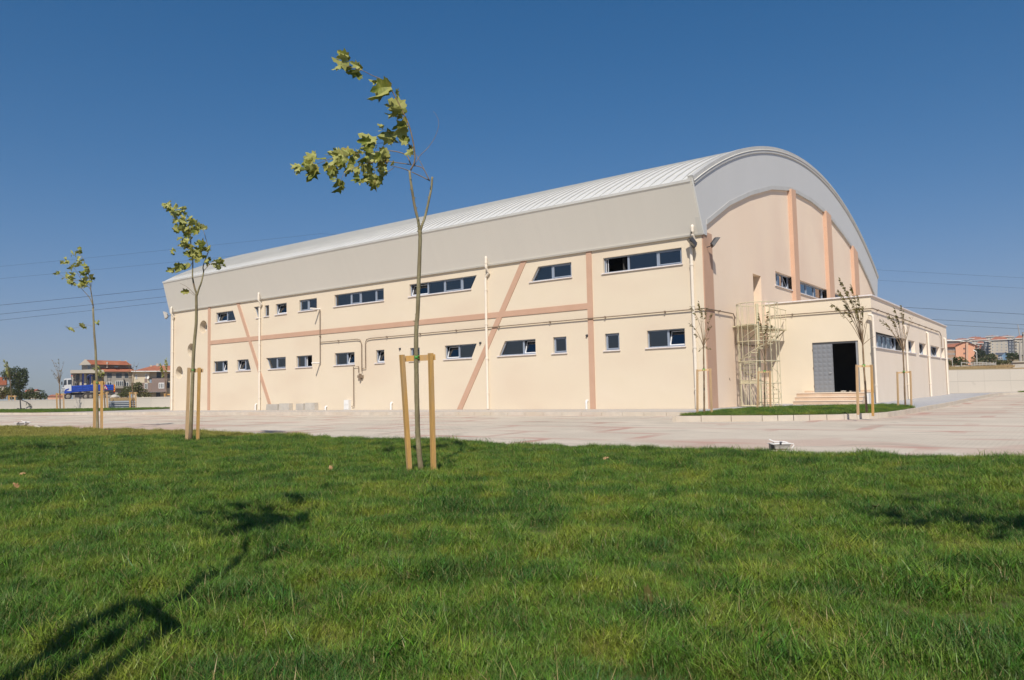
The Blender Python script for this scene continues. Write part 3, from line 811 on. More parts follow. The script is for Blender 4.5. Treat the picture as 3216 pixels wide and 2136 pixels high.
class Face:
    """a wall plane: (u, v, outward distance) -> world, and photo pixel -> (u, v)"""
    def __init__(self, kind, c):
        self.k = kind; self.c = c
    def __call__(self, u, v, d=0.0):
        return Vector((u, self.c - d, v)) if self.k == 'Y' else Vector((self.c + d, u, v))
    def px(self, q, d=0.0):
        if self.k == 'Y':
            p = onplane(q[0], q[1], 1, self.c - d); return (p.x, p.z)
        p = onplane(q[0], q[1], 0, self.c + d); return (p.y, p.z)
    def quad(self, b, pts):
        # pts given as seen (clockwise or not): fix so that the face looks outward
        a, c, d = pts[0], pts[1], pts[2]
        n = (c - a).cross(d - a)
        o = Vector((0, -1, 0)) if self.k == 'Y' else Vector((1, 0, 0))
        b.face(pts if n.dot(o) > 0 else pts[::-1])
FL = Face('Y', 0.0); FG = Face('X', 0.0); FA = Face('Y', AYY); FS = Face('X', AXX)

def inset(poly, t):
    n = len(poly)
    area = sum(poly[i][0] * poly[(i + 1) % n][1] - poly[(i + 1) % n][0] * poly[i][1] for i in range(n))
    s = 1 if area > 0 else -1
    ls = []
    for i in range(n):
        a = Vector(poly[i]); c = Vector(poly[(i + 1) % n])
        d = (c - a).normalized(); nr = Vector((-d.y, d.x)) * s * t
        ls.append((a + nr, d))
    out = []
    for i in range(n):
        p, d = ls[i - 1]; q, e = ls[i]
        den = d.x * e.y - d.y * e.x
        k = ((q.x - p.x) * e.y - (q.y - p.y) * e.x) / den if abs(den) > 1e-9 else 0
        out.append((p.x + d.x * k, p.y + d.y * k))
    return out

def ring(b, F, outer, inn, d0, d1):
    """frame ring between two polygons, front at outward distance d1, back at d0"""
    n = len(outer)
    for i in range(n):
        j = (i + 1) % n
        F.quad(b, [F(*outer[i], d1), F(*outer[j], d1), F(*inn[j], d1), F(*inn[i], d1)])
        b.face([F(*inn[i], d1), F(*inn[j], d1), F(*inn[j], d0), F(*inn[i], d0)])
        b.face([F(*outer[i], d1), F(*outer[j], d1), F(*outer[j], d0), F(*outer[i], d0)])
        F.quad(b, [F(*outer[i], d0), F(*outer[j], d0), F(*inn[j], d0), F(*inn[i], d0)][::-1])

def window(F, parent, poly, cuts, kinds, rec, sill=True, ft=0.05, tilt=0.30, blind=None, ext=0.09, label=None):
    """poly TL, TR, BR, BL in (u, v); cuts: fractions for mullions; kinds per pane: f fixed, s sash, o tilted open, d slid open"""
    TL, TR, BR, BL = poly
    def lerp(a, c, t): return (a[0] + (c[0] - a[0]) * t, a[1] + (c[1] - a[1]) * t)
    # vertical mullions: same u at top and bottom, measured along the longer edge
    umin = min(TL[0], BL[0]); umax = max(TR[0], BR[0])
    us = [umin + (umax - umin) * c for c in cuts]
    def at_u(a, c, u):
        t = (u - a[0]) / (c[0] - a[0]) if abs(c[0] - a[0]) > 1e-6 else 0
        return lerp(a, c, t)
    edges = [(TL, BL)] + [(at_u(TL, TR, u), at_u(BL, BR, u)) for u in us] + [(TR, BR)]
    fb = MB()
    w = None
    cells = []
    for i in range(len(edges) - 1):
        (a, d_), (c, e_) = edges[i], edges[i + 1]
        cells.append([a, c, e_, d_])
    d1 = -rec + 0.05; d0 = -rec - 0.02
    for cell in cells:
        ring(fb, F, cell, inset(cell, ft), d0, d1)
    root = fb.build('window', M['frame'], parent)
    if label: root['label'] = label
    for cell, kd in zip(cells, kinds):
        inn = inset(cell, ft)
        if kd == 'f':
            gb = MB(); F.quad(gb, [F(*p, -rec + 0.01) for p in inn]); gb.build('pane', M['glass'] if F.k == 'Y' else M['glass_mirror'], root)
        elif kd == 's':
            sb = MB(); i2 = inset(inn, 0.055)
            ring(sb, F, inset(inn, 0.004), i2, d0 + 0.01, d1 + 0.018)
            s_ = sb.build('sash', M['frame'], root)
            gb = MB(); F.quad(gb, [F(*p, -rec + 0.02) for p in i2]); gb.build('pane', M['glass'] if F.k == 'Y' else M['glass_mirror'], root)
        elif kd == 'd':
            gb = MB()
            h = [lerp(inn[0], inn[1], 0.0), lerp(inn[0], inn[1], 0.10), lerp(inn[3], inn[2], 0.10), inn[3]]
            ring(gb, F, h, inset(h, 0.02), d0 - 0.05, d0 - 0.01); gb.build('sash', M['frame_in'], root)
        elif kd == 'o':
            # bottom-hung sash tipped inwards at the top
            i2 = inset(inn, 0.05)
            vb = min(p[1] for p in inn)
            def T(p, d):
                h = p[1] - vb
                return F(p[0], vb + h * math.cos(tilt) + 0.01, -rec - h * math.sin(tilt) + d)
            sb = MB(); n = 4
            for i in range(n):
                j = (i + 1) % n
                sb.face([T(inn[i], 0.02), T(inn[j], 0.02), T(i2[j], 0.02), T(i2[i], 0.02)])
                sb.face([T(inn[i], -0.03), T(inn[j], -0.03), T(i2[j], -0.03), T(i2[i], -0.03)])
                sb.face([T(inn[i], 0.02), T(inn[j], 0.02), T(inn[j], -0.03), T(inn[i], -0.03)])
                sb.face([T(i2[i], 0.02), T(i2[j], 0.02), T(i2[j], -0.03), T(i2[i], -0.03)])
            sb.build('sash', M['frame_in'], root)
            gb = MB(); F.quad(gb, [T(p, 0.0) for p in i2]); gb.build('pane', M['glass'] if F.k == 'Y' else M['glass_mirror'], root)
    if blind:
        for cell, bl in zip(cells, blind):
            if bl:
                inn = inset(cell, ft + 0.02); c = [inn[0], inn[1], lerp(inn[1], inn[2], bl), lerp(inn[0], inn[3], bl)]
                bb = MB(); F.quad(bb, [F(*p, -rec - 0.06) for p in c]); bb.build('blind', M['white'], root)
    if sill:
        sb = MB()
        u0, u1 = BL[0] - ext, BR[0] + ext * 0.6
        v = (BL[1] + BR[1]) / 2
        P = lambda u, d, z: F(u, z, d)
        u0i, u1i = BL[0] + 0.002, BR[0] - 0.002
        pts_b = [P(u0, 0.07, v - 0.055), P(u1, 0.07, v - 0.055), P(u1, 0.002, v - 0.055), P(u0, 0.002, v - 0.055)]
        pts_t = [P(u0, 0.07, v - 0.002), P(u1, 0.07, v - 0.002), P(u1, 0.002, v - 0.002), P(u0, 0.002, v - 0.002)]
        if F.k == 'X':
            pass
        sb.hexa(pts_b, pts_t)
        F.quad(sb, [P(u0i, 0.004, v + 0.004), P(u1i, 0.004, v + 0.004), P(u1i, -rec + 0.04, v + 0.012), P(u0i, -rec + 0.04, v + 0.012)])
        sb.build('sill', M['sill'], root)
    return root

def wall_with_holes(F, outline, holes, rec, b, back=True):
    """outline and holes in (u, v); reveals go inwards by rec"""
    loops = [[Vector((p[0], p[1], 0)) for p in outline]] + [[Vector((p[0], p[1], 0)) for p in h] for h, r in holes]
    flat = [p for l in loops for p in l]
    for t in tessellate_polygon(loops):
        F.quad(b, [F(flat[i].x, flat[i].y, 0) for i in t])
    for h, r in holes:
        n = len(h)
        for i in range(n):
            j = (i + 1) % n
            b.face([F(*h[i], 0), F(*h[j], 0), F(*h[j], -r), F(*h[i], -r)])

# ---- windows of the long wall, read off the photo: (crop, TL, TR, BR, BL, cuts in crop x, kinds)
WL = [
 (C3, (600, 490), (758, 468), (785, 560), (597, 582), [693], 'of'),
 (C3, (955, 435), (1012, 428), (1012, 534), (985, 540), [], 'f'),
 (C3, (1057, 420), (1100, 417), (1100, 520), (1060, 523), [], 'f'),
 (C3, (1163, 410), (1267, 392), (1267, 495), (1165, 508), [], 'o'),
 (C4, (107, 495), (257, 475), (257, 573), (107, 588), [178], 'sf'),
 (C4, (405, 452), (825, 390), (825, 497), (408, 548), [537, 620, 748], 'fsfs'),
 (C4, (1043, 360), (1615, 283), (1565, 400), (1045, 463), [1190, 1330, 1482], 'ofsf'),
 (C5, (710, 333), (967, 305), (967, 416), (655, 452), [812], 'fs'),
 (C5, (1210, 268), (1815, 193), (1817, 316), (1215, 386), [1397, 1623], 'dfs'),
 (C3, (575, 950), (708, 943), (708, 1045), (578, 1050), [652], 'fo'),
 (C3, (795, 935), (903, 930), (928, 1030), (797, 1040), [865], 'of'),
 (C3, (1070, 920), (1258, 905), (1258, 1015), (1100, 1022), [1163], 'fs'),
 (C3, (1358, 900), (1508, 890), (1508, 998), (1360, 1008), [1430], 'fd'),
 (C4, (407, 945), (577, 933), (577, 1037), (410, 1047), [505], 'fo'),
 (C4, (755, 918), (830, 915), (830, 1023), (762, 1027), [], 'o'),
 (C4, (1048, 900), (1130, 897), (1130, 1005), (1050, 1010), [], 's'),
 (C4, (1343, 880), (1615, 862), (1572, 983), (1345, 995), [1455], 'of'),
 (C5, (455, 910), (690, 892), (692, 1008), (410, 1023), [590], 'fo'),
 (C5, (823, 880), (928, 875), (930, 998), (830, 1003), [], 's'),
 (C5, (1222, 852), (1335, 848), (1337, 976), (1230, 982), [], 's'),
 (C5, (1547, 830), (1838, 810), (1842, 946), (1552, 962), [1705], 'fo'),
]
RECL = 0.17
holesL = []; wl = []
for cr, tl, tr, br, bl, cuts, kd in WL:
    P = [FL.px(cr(*q)) for q in (tl, tr, br, bl)]
    # make heads and sills level
    vt = (P[0][1] + P[1][1]) / 2; vb = (P[2][1] + P[3][1]) / 2
    P = [(P[0][0], vt), (P[1][0], vt), (P[2][0], vb), (P[3][0], vb)]
    for i, j in ((0, 3), (1, 2)):
        if abs(P[i][0] - P[j][0]) < 0.22:
            m_ = (P[i][0] + P[j][0]) / 2
            P[i] = (m_, P[i][1]); P[j] = (m_, P[j][1])
    umin = min(P[0][0], P[3][0]); umax = max(P[1][0], P[2][0])
    fr = []
    for c in cuts:
        yy = tl[1]
        u = FL.px(cr(c, (tl[1] + br[1]) / 2))[0]
        fr.append((u - umin) / (umax - umin))
    wl.append((P, fr, kd)); holesL.append((P, RECL + 0.03))
# round holes near the far end
rounds = []
for cx, cy in ((478, 625), (362, 842), (250, 1057)):
    u, v = FL.px(C3(cx, cy)); r = 0.52
    h = [(u + r * math.cos(2 * math.pi * i / 28), v + r * math.sin(2 * math.pi * i / 28)) for i in range(28)]
    rounds.append((u, v, r)); holesL.append((h, 0.55))
b = MB()
wall_with_holes(FL, [(XL, 0), (0, 0), (0, 8.35), (XL, 8.35)], holesL, RECL, b)
b.build('wall', M['stucco'], hall)
for P, fr, kd in wl:
    window(FL, hall, P, fr, kd, RECL)
for u, v, r in rounds:
    b = MB()
    n = 28
    F = FL
    o_ = [(u + r * math.cos(2 * math.pi * i / n), v + r * math.sin(2 * math.pi * i / n)) for i in range(n)]
    i_ = [(u + (r - .06) * math.cos(2 * math.pi * i / n), v + (r - .06) * math.sin(2 * math.pi * i / n)) for i in range(n)]
    ring(b, F, o_, i_, -0.55, -0.50)
    w = b.build('window', M['frame_in'], hall); w['label'] = 'small round porthole window'
    g_ = MB(); F.quad(g_, [F(*p, -0.53) for p in i_]); g_.build('pane', M['glass'], w)

# ---- gable wall
LOW = [(0.42, 7.95), (0.42, 8.48), (3.45, 9.93), (6.64, 11.08), (10.28, 12.14), (13.84, 12.8), (15.42, 12.92), (18.6, 13.02), (21.9, 12.88), (23.86, 12.66), (27.0, 12.1), (30.1, 11.4), (32.11, 10.81), (35.0, 9.6), (37.18, 8.47), (37.6, 8.1)]
YR = 38.0
PIL = []      # y of front-left edge, front right edge
for (xa, ya), (xb, yb) in (((252, 900), (292, 900)), ((575, 1000), (618, 1000)), ((823, 1200), (862, 1200))):
    PIL.append((onplane(*CG(xa, ya), 0, 0.45).y, onplane(*CG(xb, yb), 0, 0.45).y))
holesG = []
gw = []
gz1 = FG.px(CG(45, 1240))[1]; gz0 = FG.px(CG(52, 1375))[1]
y0 = FG.px(CG(45, 1240))[0]; y1 = FG.px(CG(240, 1308))[0]
gw.append(((y0, y1), [0.24, 0.50, 0.76], 'ffof'))
y0 = PIL[0][1] + 0.02; y1 = FG.px(CG(572, 1420))[0]
gw.append(((y0, y1), [0.12, 0.34, 0.56, 0.80], 'ffsfs'))
y0 = PIL[1][1] + 0.05; y1 = PIL[2][0] - 0.6
gw.append(((y0, y1), [0.15, 0.4, 0.62, 0.84], 'ffsfs'))
for (a, c), fr, kd in gw:
    holesG.append(([(a, gz1), (c, gz1), (c, gz0), (a, gz0)], 0.36))
dy0 = FG.px(C6(600, 475))[0]; dy1 = FG.px(C6(657, 490))[0]; dz1 = FG.px(C6(600, 475))[1]
DZ = 3.95
holesG.append(([(dy0, dz1), (dy1, dz1), (dy1, DZ), (dy0, DZ)], 0.50))
b = MB()
outl = [(0, 0), (YR, 0), (YR, 8.3)] + [(y, z + 0.5) for y, z in reversed(LOW[2:-1])] + [(0.5, 9.2), (0, 8.35)]
wall_with_holes(FG, outl, holesG, 0.36, b)
b.build('wall', M['stucco_gable'], hall)['label'] = 'pinkish cream gable wall'
for (a, c), fr, kd in gw:
    window(FG, hall, [(a, gz1), (c, gz1), (c, gz0), (a, gz0)], fr, kd, 0.26, ext=0.2)
# louvred service door above the spiral stair
b = MB()
nl = 24
for i in range(nl):
    z = DZ + 0.05 + (dz1 - DZ - 0.1) * i / nl; h = (dz1 - DZ - 0.1) / nl
    b.hexa([FG(dy0 + 0.06, z, -0.44), FG(dy1 - 0.06, z, -0.44), FG(dy1 - 0.06, z, -0.49), FG(dy0 + 0.06, z, -0.49)],
           [FG(dy0 + 0.06, z + h * 0.9, -0.47), FG(dy1 - 0.06, z + h * 0.9, -0.47), FG(dy1 - 0.06, z + h * 0.9, -0.49), FG(dy0 + 0.06, z + h * 0.9, -0.49)])
ring(b, FG, [(dy0, dz1), (dy1, dz1), (dy1, DZ), (dy0, DZ)], inset([(dy0, dz1), (dy1, dz1), (dy1, DZ), (dy0, DZ)], 0.06), -0.50, -0.42)
F = FG; F.quad(b, [F(dy0, dz1, -0.495), F(dy1, dz1, -0.495), F(dy1, DZ, -0.495), F(dy0, DZ, -0.495)])
b.build('door', M['stair'], hall)['label'] = 'cream louvred service door high in the gable wall'

# pilasters of the gable
def zlow(y):
    for (a, za), (c, zc) in zip(LOW[1:], LOW[2:]):
        if a <= y <= c: return za + (zc - za) * (y - a) / (c - a)
    return 8.3
PD = 0.24
for (a, c) in PIL:
    b = MB()
    b.hexa([(0.002, a, 0), (PD, a, 0), (PD, c, 0), (0.002, c, 0)], [(0.002, a, zlow(a) + 0.08), (PD, a, zlow(a) + 0.08), (PD, c, zlow(c) + 0.08), (0.002, c, zlow(c) + 0.08)])
    b.build('pilaster', M['pilaster'], hall)
b = MB()
pa = FG.px((2205.5, 760))[0]; pc = FG.px((2234.5, 760))[0]
b.box(0.002, 0.05, 0.02, 1.12, 0, 8.12)
b.build('pilaster', M['band'], hall)['label'] = 'salmon corner pilaster on the gable wall'

# salmon bands on the long wall
def band(c1, pts):
    q = [FL.px(c1(*p)) for p in pts]
    b = MB(); d = 0.045
    f = [FL(*p, d) for p in q]; k = [FL(*p, 0.001) for p in q]
    FL.quad(b, f)
    for i in range(4):
        j = (i + 1) % 4
        b.face([f[i], k[i], k[j], f[j]])
    return b
bz0 = 5.0; bz1 = (FL.px(C3(545, 758))[1] + FL.px(C5(1090, 615))[1]) / 2
bz0 = (FL.px(C3(545, 795))[1] + FL.px(C5(1095, 660))[1]) / 2
uA0, uA1 = FL.px(C3(525, 700))[0], FL.px(C3(547, 700))[0]
uB0, uB1 = FL.px(C5(1097, 800))[0], FL.px(C5(1137, 800))[0]
def band_uv(q, d=0.045):
    b = MB()
    f = [FL(*p, d) for p in q]; k = [FL(*p, 0.001) for p in q]
    FL.quad(b, f)
    n = len(q)
    for i in range(n):
        j = (i + 1) % n
        b.face([f[i], k[i], k[j], f[j]])
    return b
band_uv([(uA0, 0), (uA1, 0), (uA1, 8.0), (uA0, 8.0)], 0.047).build('band', M['band'], hall)
band_uv([(uB0, 0), (uB1, 0), (uB1, 8.0), (uB0, 8.0)], 0.047).build('band', M['band'], hall)
band_uv([(uA1 - 0.02, bz0), (uB0 + 0.02, bz0), (uB0 + 0.02, bz1), (uA1 - 0.02, bz1)], 0.043).build('band', M['band'], hall)
for cr, tl, tr, br, bl in ((C3, (792, 395), (817, 395), (1139, 1368), (1112, 1368)), (C5, (586, 280), (630, 270), (128, 1438), (88, 1438))):
    q = [FL.px(cr(*p)) for p in (tl, tr, br, bl)]
    q = [(q[0][0], 8.0), (q[1][0], 8.0), (q[2][0], 0.0), (q[3][0], 0.0)]
    band_uv(q, 0.040).build('band', M['band'], hall)

# hidden sides and dark inside
b = MB()
b.face([(XL, 0, 0), (XL, 0, 8.3), (XL, YR, 8.3), (XL, YR, 0)])
b.face([(XL, YR, 0), (XL, YR, 8.3), (0, YR, 8.3), (0, YR, 0)])
b.build('wall', M['stucco'], hall)
b = MB()
b.raw([(XL + .3, 6, 0), (-0.6, 6, 0), (-0.6, 6, 10.2), (XL + .3, 6, 10.2)], [(0, 1, 2, 3)])
b.raw([(-3.5, 0.5, 0), (-3.5, YR - .5, 0), (-3.5, YR - .5, 10), (-3.5, .5, 10)], [(0, 1, 2, 3)])
for x in (-40.5, -31, -24.5, -20.5, -13.8, -8.5, -4.2):
    b.raw([(x, 0.25, 0), (x, 6, 0), (x, 6, 8.2), (x, .25, 8.2)], [(0, 1, 2, 3)])
b.raw([(XL + .3, 0.25, 4.4), (-0.6, 0.25, 4.4), (-0.6, 6, 4.4), (XL + .3, 6, 4.4)], [(0, 1, 2, 3)])
b.raw([(XL + .3, 0.25, 8.25), (-0.6, 0.25, 8.25), (-0.6, YR, 8.25), (XL + .3, YR, 8.25)], [(0, 1, 2, 3)])
b.build('inner_wall', M['inside_l'], hall)

# ---- vault roof with standing seams
RC, RZ, RR = 18.85, 15.42 - 41.54, 41.54
def roof_z(y): return RZ + math.sqrt(RR * RR - (y - RC) ** 2)
XR0, XR1 = -44.55, 0.12
YA, YB = -1.22, 38.85
b = MB()
NS = 40
ysr = [YA + (YB - YA) * i / NS for i in range(NS + 1)]
def rp(x, y, h=0):
    n = Vector((0, y - RC, roof_z(y) - RZ)).normalized()
    return Vector((x, y, roof_z(y))) + n * h
nse = 84
for s in range(nse):
    x0 = XR0 + (XR1 - XR0) * s / nse; x1 = XR0 + (XR1 - XR0) * (s + 1) / nse
    sw = 0.035
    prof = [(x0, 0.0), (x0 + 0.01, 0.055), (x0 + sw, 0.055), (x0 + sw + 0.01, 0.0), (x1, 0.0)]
    base = len(b.v)
    for y in ysr:
        for px, ph in prof: b.v.append(tuple(rp(px, y, ph if y > YA + 0.01 else 0.0)))
    for i in range(NS):
        for k in range(4):
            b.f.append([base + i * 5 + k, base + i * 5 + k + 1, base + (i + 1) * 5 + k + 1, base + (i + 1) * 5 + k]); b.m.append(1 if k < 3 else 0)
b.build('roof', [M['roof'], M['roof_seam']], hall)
# long leaning fascia, its thickness and eave trim
b = MB()
fy0, fz0, fy1, fz1 = -0.10, 7.95, -1.22, 10.17
b.hexa([(XL, fy0, fz0), (0.10, fy0, fz0), (0.10, fy0 + 0.10, fz0), (XL, fy0 + 0.10, fz0)],
       [(XR0, fy1, fz1), (0.10, fy1, fz1), (0.10, fy1 + 0.3, fz1), (XR0, fy1 + 0.3, fz1)])
b.build('fascia', M['fascia'], hall)['label'] = 'long ribbed grey fascia under the eave'
b = MB()
b.hexa([(XR0 - 0.05, fy1 - 0.015, fz1 - 0.02), (0.07, fy1 - 0.015, fz1 - 0.02), (0.07, fy1 + 0.2, fz1 - 0.02), (XR0 - 0.05, fy1 + 0.2, fz1 - 0.02)],
       [(XR0 - 0.05, fy1 - 0.015, fz1 + 0.10), (0.07, fy1 - 0.015, fz1 + 0.10), (0.07, fy1 + 0.2, fz1 + 0.16), (XR0 - 0.05, fy1 + 0.2, fz1 + 0.16)])
b.build('eave_trim', M['flash'], hall)
b = MB()
b.hexa([(XL, fy0 - 0.015, fz0 - 0.03), (0.105, fy0 - 0.015, fz0 - 0.03), (0.105, fy0 + 0.09, fz0 - 0.03), (XL, fy0 + 0.09, fz0 - 0.03)],
       [(XL, fy0 - 0.06, fz0 + 0.05), (0.105, fy0 - 0.06, fz0 + 0.05), (0.105, fy0 + 0.09, fz0 + 0.05), (XL, fy0 + 0.09, fz0 + 0.05)])
b.build('eave_trim', M['trimlight'], hall)
# corner cover strip
b = MB()
b.hexa([(-0.10, fy0 - 0.02, fz0), (0.14, fy0 - 0.02, fz0), (0.14, fy0 + 0.10, fz0), (-0.10, fy0 + 0.08, fz0)],
       [(-0.10, fy1 - 0.02, fz1 + 0.13), (0.14, fy1 - 0.02, fz1 + 0.13), (0.14, fy1 + 0.14, fz1 + 0.13), (-0.10, fy1 + 0.12, fz1 + 0.13)])
b.build('eave_trim', M['trimlight'], hall)
# gable fascia
up = [(y, roof_z(y) - 0.02) for y in [YA + (YB - YA) * i / 44 for i in range(45)]]
low = [(-0.10, 7.97)] + LOW + [(38.05, 8.0)]
pts = [Vector((y, z, 0)) for y, z in low] + [Vector((y, z, 0)) for y, z in reversed(up)]
b = MB()
for t in tessellate_polygon([pts]):
    FG.quad(b, [Vector((0.10, pts[i].x, pts[i].y)) for i in t])
for (a, za), (c, zc) in zip(low, low[1:]):
    b.face([(0.10, a, za), (0.10, c, zc), (0.01, c, zc), (0.01, a, za)])
b.face([(0.10, 38.05, 8.0), (0.10, YB, 10.4), (XR0, YB, 10.4), (XR0, 38.05, 8.0)])
pts2 = [Vector((y, z, 0)) for y, z in [(0, 8.3), (YR, 8.3)]] + [Vector((y, z, 0)) for y, z in reversed(up)]
for t in tessellate_polygon([pts2]):
    b.face([Vector((XR0 + 0.05, pts2[i].x, pts2[i].y)) for i in t])
b.build('fascia', M['fascia_g'], hall)['label'] = 'curved grey panel fascia over the gable wall'
# lighter lower lip of the gable fascia
b = MB()
for (a, za), (c, zc) in zip(LOW[1:-1], LOW[2:-1]):
    b.hexa([(0.102, a, za - 0.01), (0.125, a, za - 0.01), (0.125, c, zc - 0.01), (0.102, c, zc - 0.01)],
           [(0.102, a, za + 0.22), (0.125, a, za + 0.22), (0.125, c, zc + 0.22), (0.102, c, zc + 0.22)])
b.build('fascia_lip', M['flash'], hall)
# curved verge flashing along the roof edge
b = MB()
k = 44
vy = [YA + 0.15 + (YB - YA - 0.15) * i / k for i in range(k + 1)]
def vp(x, y, h): 
    p = rp(x, y, h); return p
for i in range(k):
    a, c = vy[i], vy[i + 1]
    A = [rp(-0.10, a, 0.0), rp(-0.10, a, 0.08), rp(0.16, a, 0.08), rp(0.16, a, -0.28), rp(0.105, a, -0.30)]
    B = [rp(-0.10, c, 0.0), rp(-0.10, c, 0.08), rp(0.16, c, 0.08), rp(0.16, c, -0.28), rp(0.105, c, -0.30)]
    for j in range(4):
        b.face([A[j], A[j + 1], B[j + 1], B[j]], rev=True)
b.face([rp(-0.10, vy[0], 0.0), rp(-0.10, vy[0], 0.13), rp(0.16, vy[0], 0.13), rp(0.16, vy[0], -0.28)])
b.build('verge_flashing', M['flash'], hall)
b = MB()
b.tube([rp(0.175, y, -0.125) for y in vy], 0.022, 5)
b.build('verge_bead', M['trimlight'], hall)

# ---- downpipes on the long wall
def downpipe(parent, F, u, ztop, zbend, m=M['pipe'], r=0.075, high=True, ud=0.0):
    b = MB()
    o = 0.32 if high else 0.10
    if high:
        pts = [F(u, ztop - 0.02, 0.0 + 0.15), F(u, ztop, o - 0.04), F(u, ztop - 0.07, o), F(u, zbend + 0.25, o), F(u + 0.02, zbend, 0.12), F(u + ud, zbend - 0.25, 0.10), F(u + ud, 0.02, 0.10)]
    else:
        pts = [F(u, ztop + 0.10, -0.1), F(u, ztop + 0.06, 0.06), F(u, ztop, 0.10), F(u, ztop - 0.08, 0.10), F(u, 0.02, 0.10)]
    b.tube(pts, r, 10)
    o_ = b.build('downpipe', m, parent, smooth=False)
    z = 0.9
    while z < zbend - 0.3:
        b = MB()
        p = F(u + ud, z, 0.10)
        b.tube([p - Vector((0, 0, 0.04)), p + Vector((0, 0, 0.04))], r + 0.018, 10)
        q = F(u + ud, z, 0.0); b.beam(q, p, 0.03, 0.03)
        b.build('pipe_clamp', m, o_)
        z += 1.9
    if high:
        for zz in (ztop - 0.35, zbend + 0.35):
            b = MB()
            p = F(u, zz, o); b.tube([p - Vector((0, 0, 0.05)), p + Vector((0, 0, 0.05))], r + 0.015, 10)
            b.build('pipe_collar', m, o_)
for (cr, xt, yt, xb, yb, ybend) in ((C3, 175, 436, 187, 1405, 530), (C3, 1002, 300, 1013, 1405, 410), (C5, 308, 258, 321, 1430, 385), (C5, 1895, 18, 1925, 1420, 140)):
    pt = FL.px(cr(xt, yt), 0.32); pb = FL.px(cr(xb, yb), 0.10)
    zb = FL.px(cr(xt, ybend), 0.2)[1]
    ub = FL.px(cr((xt * 0.35 + xb * 0.65), yt * 0.35 + yb * 0.65), 0.10)[0]
    downpipe(hall, FL, pt[0], pt[1], zb, ud=ub - pt[0], r=0.072)

# ---- thin steel gas pipe that runs along the long wall, round the gable and the annex
def pipe_on(F, crop, pts, parent, name='gas_pipe', r=0.028, off=0.09, m=None, clamps=True):
    b = MB()
    w = []
    for p in pts:
        u, v = F.px(crop(*p), off) if crop else p
        w.append(F(u, v, off))
    b.tube(w, r, 6)
    if clamps:
        for a, c in zip(w, w[1:]):
            L_ = (c - a).length
            n = int(L_ / 2.6)
            for k in range(n):
                p = a + (c - a) * ((k + 0.5) / n)
                d = (c - a).normalized()
                b.beam(p - d * 0.03, p + d * 0.03, 0.09, 0.09)
                q = F(0, 0, off) - F(0, 0, 0)
                b.beam(p, p - q, 0.03, 0.03)
    return b.build(name, m or M['conduit'], parent)
zc = 4.60
uc = lambda cr, x, y: FL.px(cr(x, y), 0.09)
a1 = uc(C4, 283, 600); a2 = uc(C4, 285, 1035)
pipe_on(FL, None, [(a1[0], FL.px(C4(283, 572), .09)[1]), (a1[0], a2[1])], hall)
q1 = uc(C4, 285, 855); q2 = uc(C4, 600, 823); q3 = uc(C4, 636, 845); q4 = uc(C4, 637, 1100)
zb1 = (q1[1] + q2[1]) / 2
pipe_on(FL, None, [(a1[0], zb1), (q2[0], zb1), (q2[0] + 0.25, zb1 - 0.06), (q3[0], zb1 - 0.3), (q3[0], q4[1])], hall)
c1 = uc(C4, 640, 1073); c2 = uc(C4, 670, 1070); c3 = uc(C4, 670, 850); c5 = uc(C5, 1853 - 0, 675)
zl0 = uc(C4, 720, 818)[1]; zl1 = uc(C5, 1870, 669)[1]
pipe_on(FL, None, [(c1[0], c1[1]), (c2[0], c1[1]), (c2[0], zl0 - 0.25), (c2[0] + 0.12, zl0 - 0.05), (c2[0] + 0.5, zl0), (c2[0] * 0.6, (zl0 * 0.6 + zl1 * .4) + .015), (c2[0] * 0.3, (zl0 * .3 + zl1 * .7) + .015), (-0.3, zl1), (0.14, zl1)], hall)
# wall valve and meter drop
d1_ = uc(C4, 612, 1110); d2_ = uc(C4, 606, 1058); d3_ = uc(C4, 568, 1060); d4_ = uc(C4, 565, 1395); d5_ = uc(C4, 552, 1392)
pipe_on(FL, None, [d1_, (d1_[0], d2_[1]), (d3_[0], d2_[1]), (d3_[0], d4_[1]), (d5_[0], d4_[1])], hall, clamps=False)
b = MB()
v = uc(C4, 627, 1140)
b.box(v[0] - 0.22, v[0] + 0.22, -0.16, -0.03, v[1] - 0.10, v[1] + 0.06)
b.box(v[0] - 0.05, v[0] + 0.05, -0.20, -0.04, v[1] - 0.22, v[1] + 0.15)
b.build('gas_valve', M['conduit'], hall)
# gable run, down below the stair landing and up again in the corner
gz = zl1
gy1 = FG.px(CT(165, 388), .09)[0]; gz2 = FG.px(CT(190, 715), .09)[1]
pipe_on(FG, None, [(-0.12, gz), (gy1 - 0.15, gz), (gy1, gz - 0.12), (gy1, gz2), (8.45, gz2), (8.45, gz - 0.1)], hall)
az = FA.px(C7(530, 492), .09)[1]
pipe_on(FA, None, [(0.12, az), (AXX + 0.10, az)], annex)
sz = az
ys2 = FS.px(C7(1165, 722), .09)[0]; zs2 = FS.px(C7(1190, 845), .09)[1]
pipe_on(FS, None, [(AYY - 0.12, az), (ys2, az), (ys2 + 0.7, az - 0.25), (ys2 + 0.7, zs2)], annex)

# projecting white vent pipes
for (x0, y0, x1, y1) in ((283, 572, 200, 567), (286, 1029, 214, 1022)):
    p = FL.px(C4(x0, y0)); b = MB()
    L_ = 0.78 if y0 < 600 else 0.68
    b.tube([FL(p[0], p[1], 0), FL(p[0], p[1], L_)], 0.055, 10)
    b.build('vent_pipe', M['pvc'], hall)
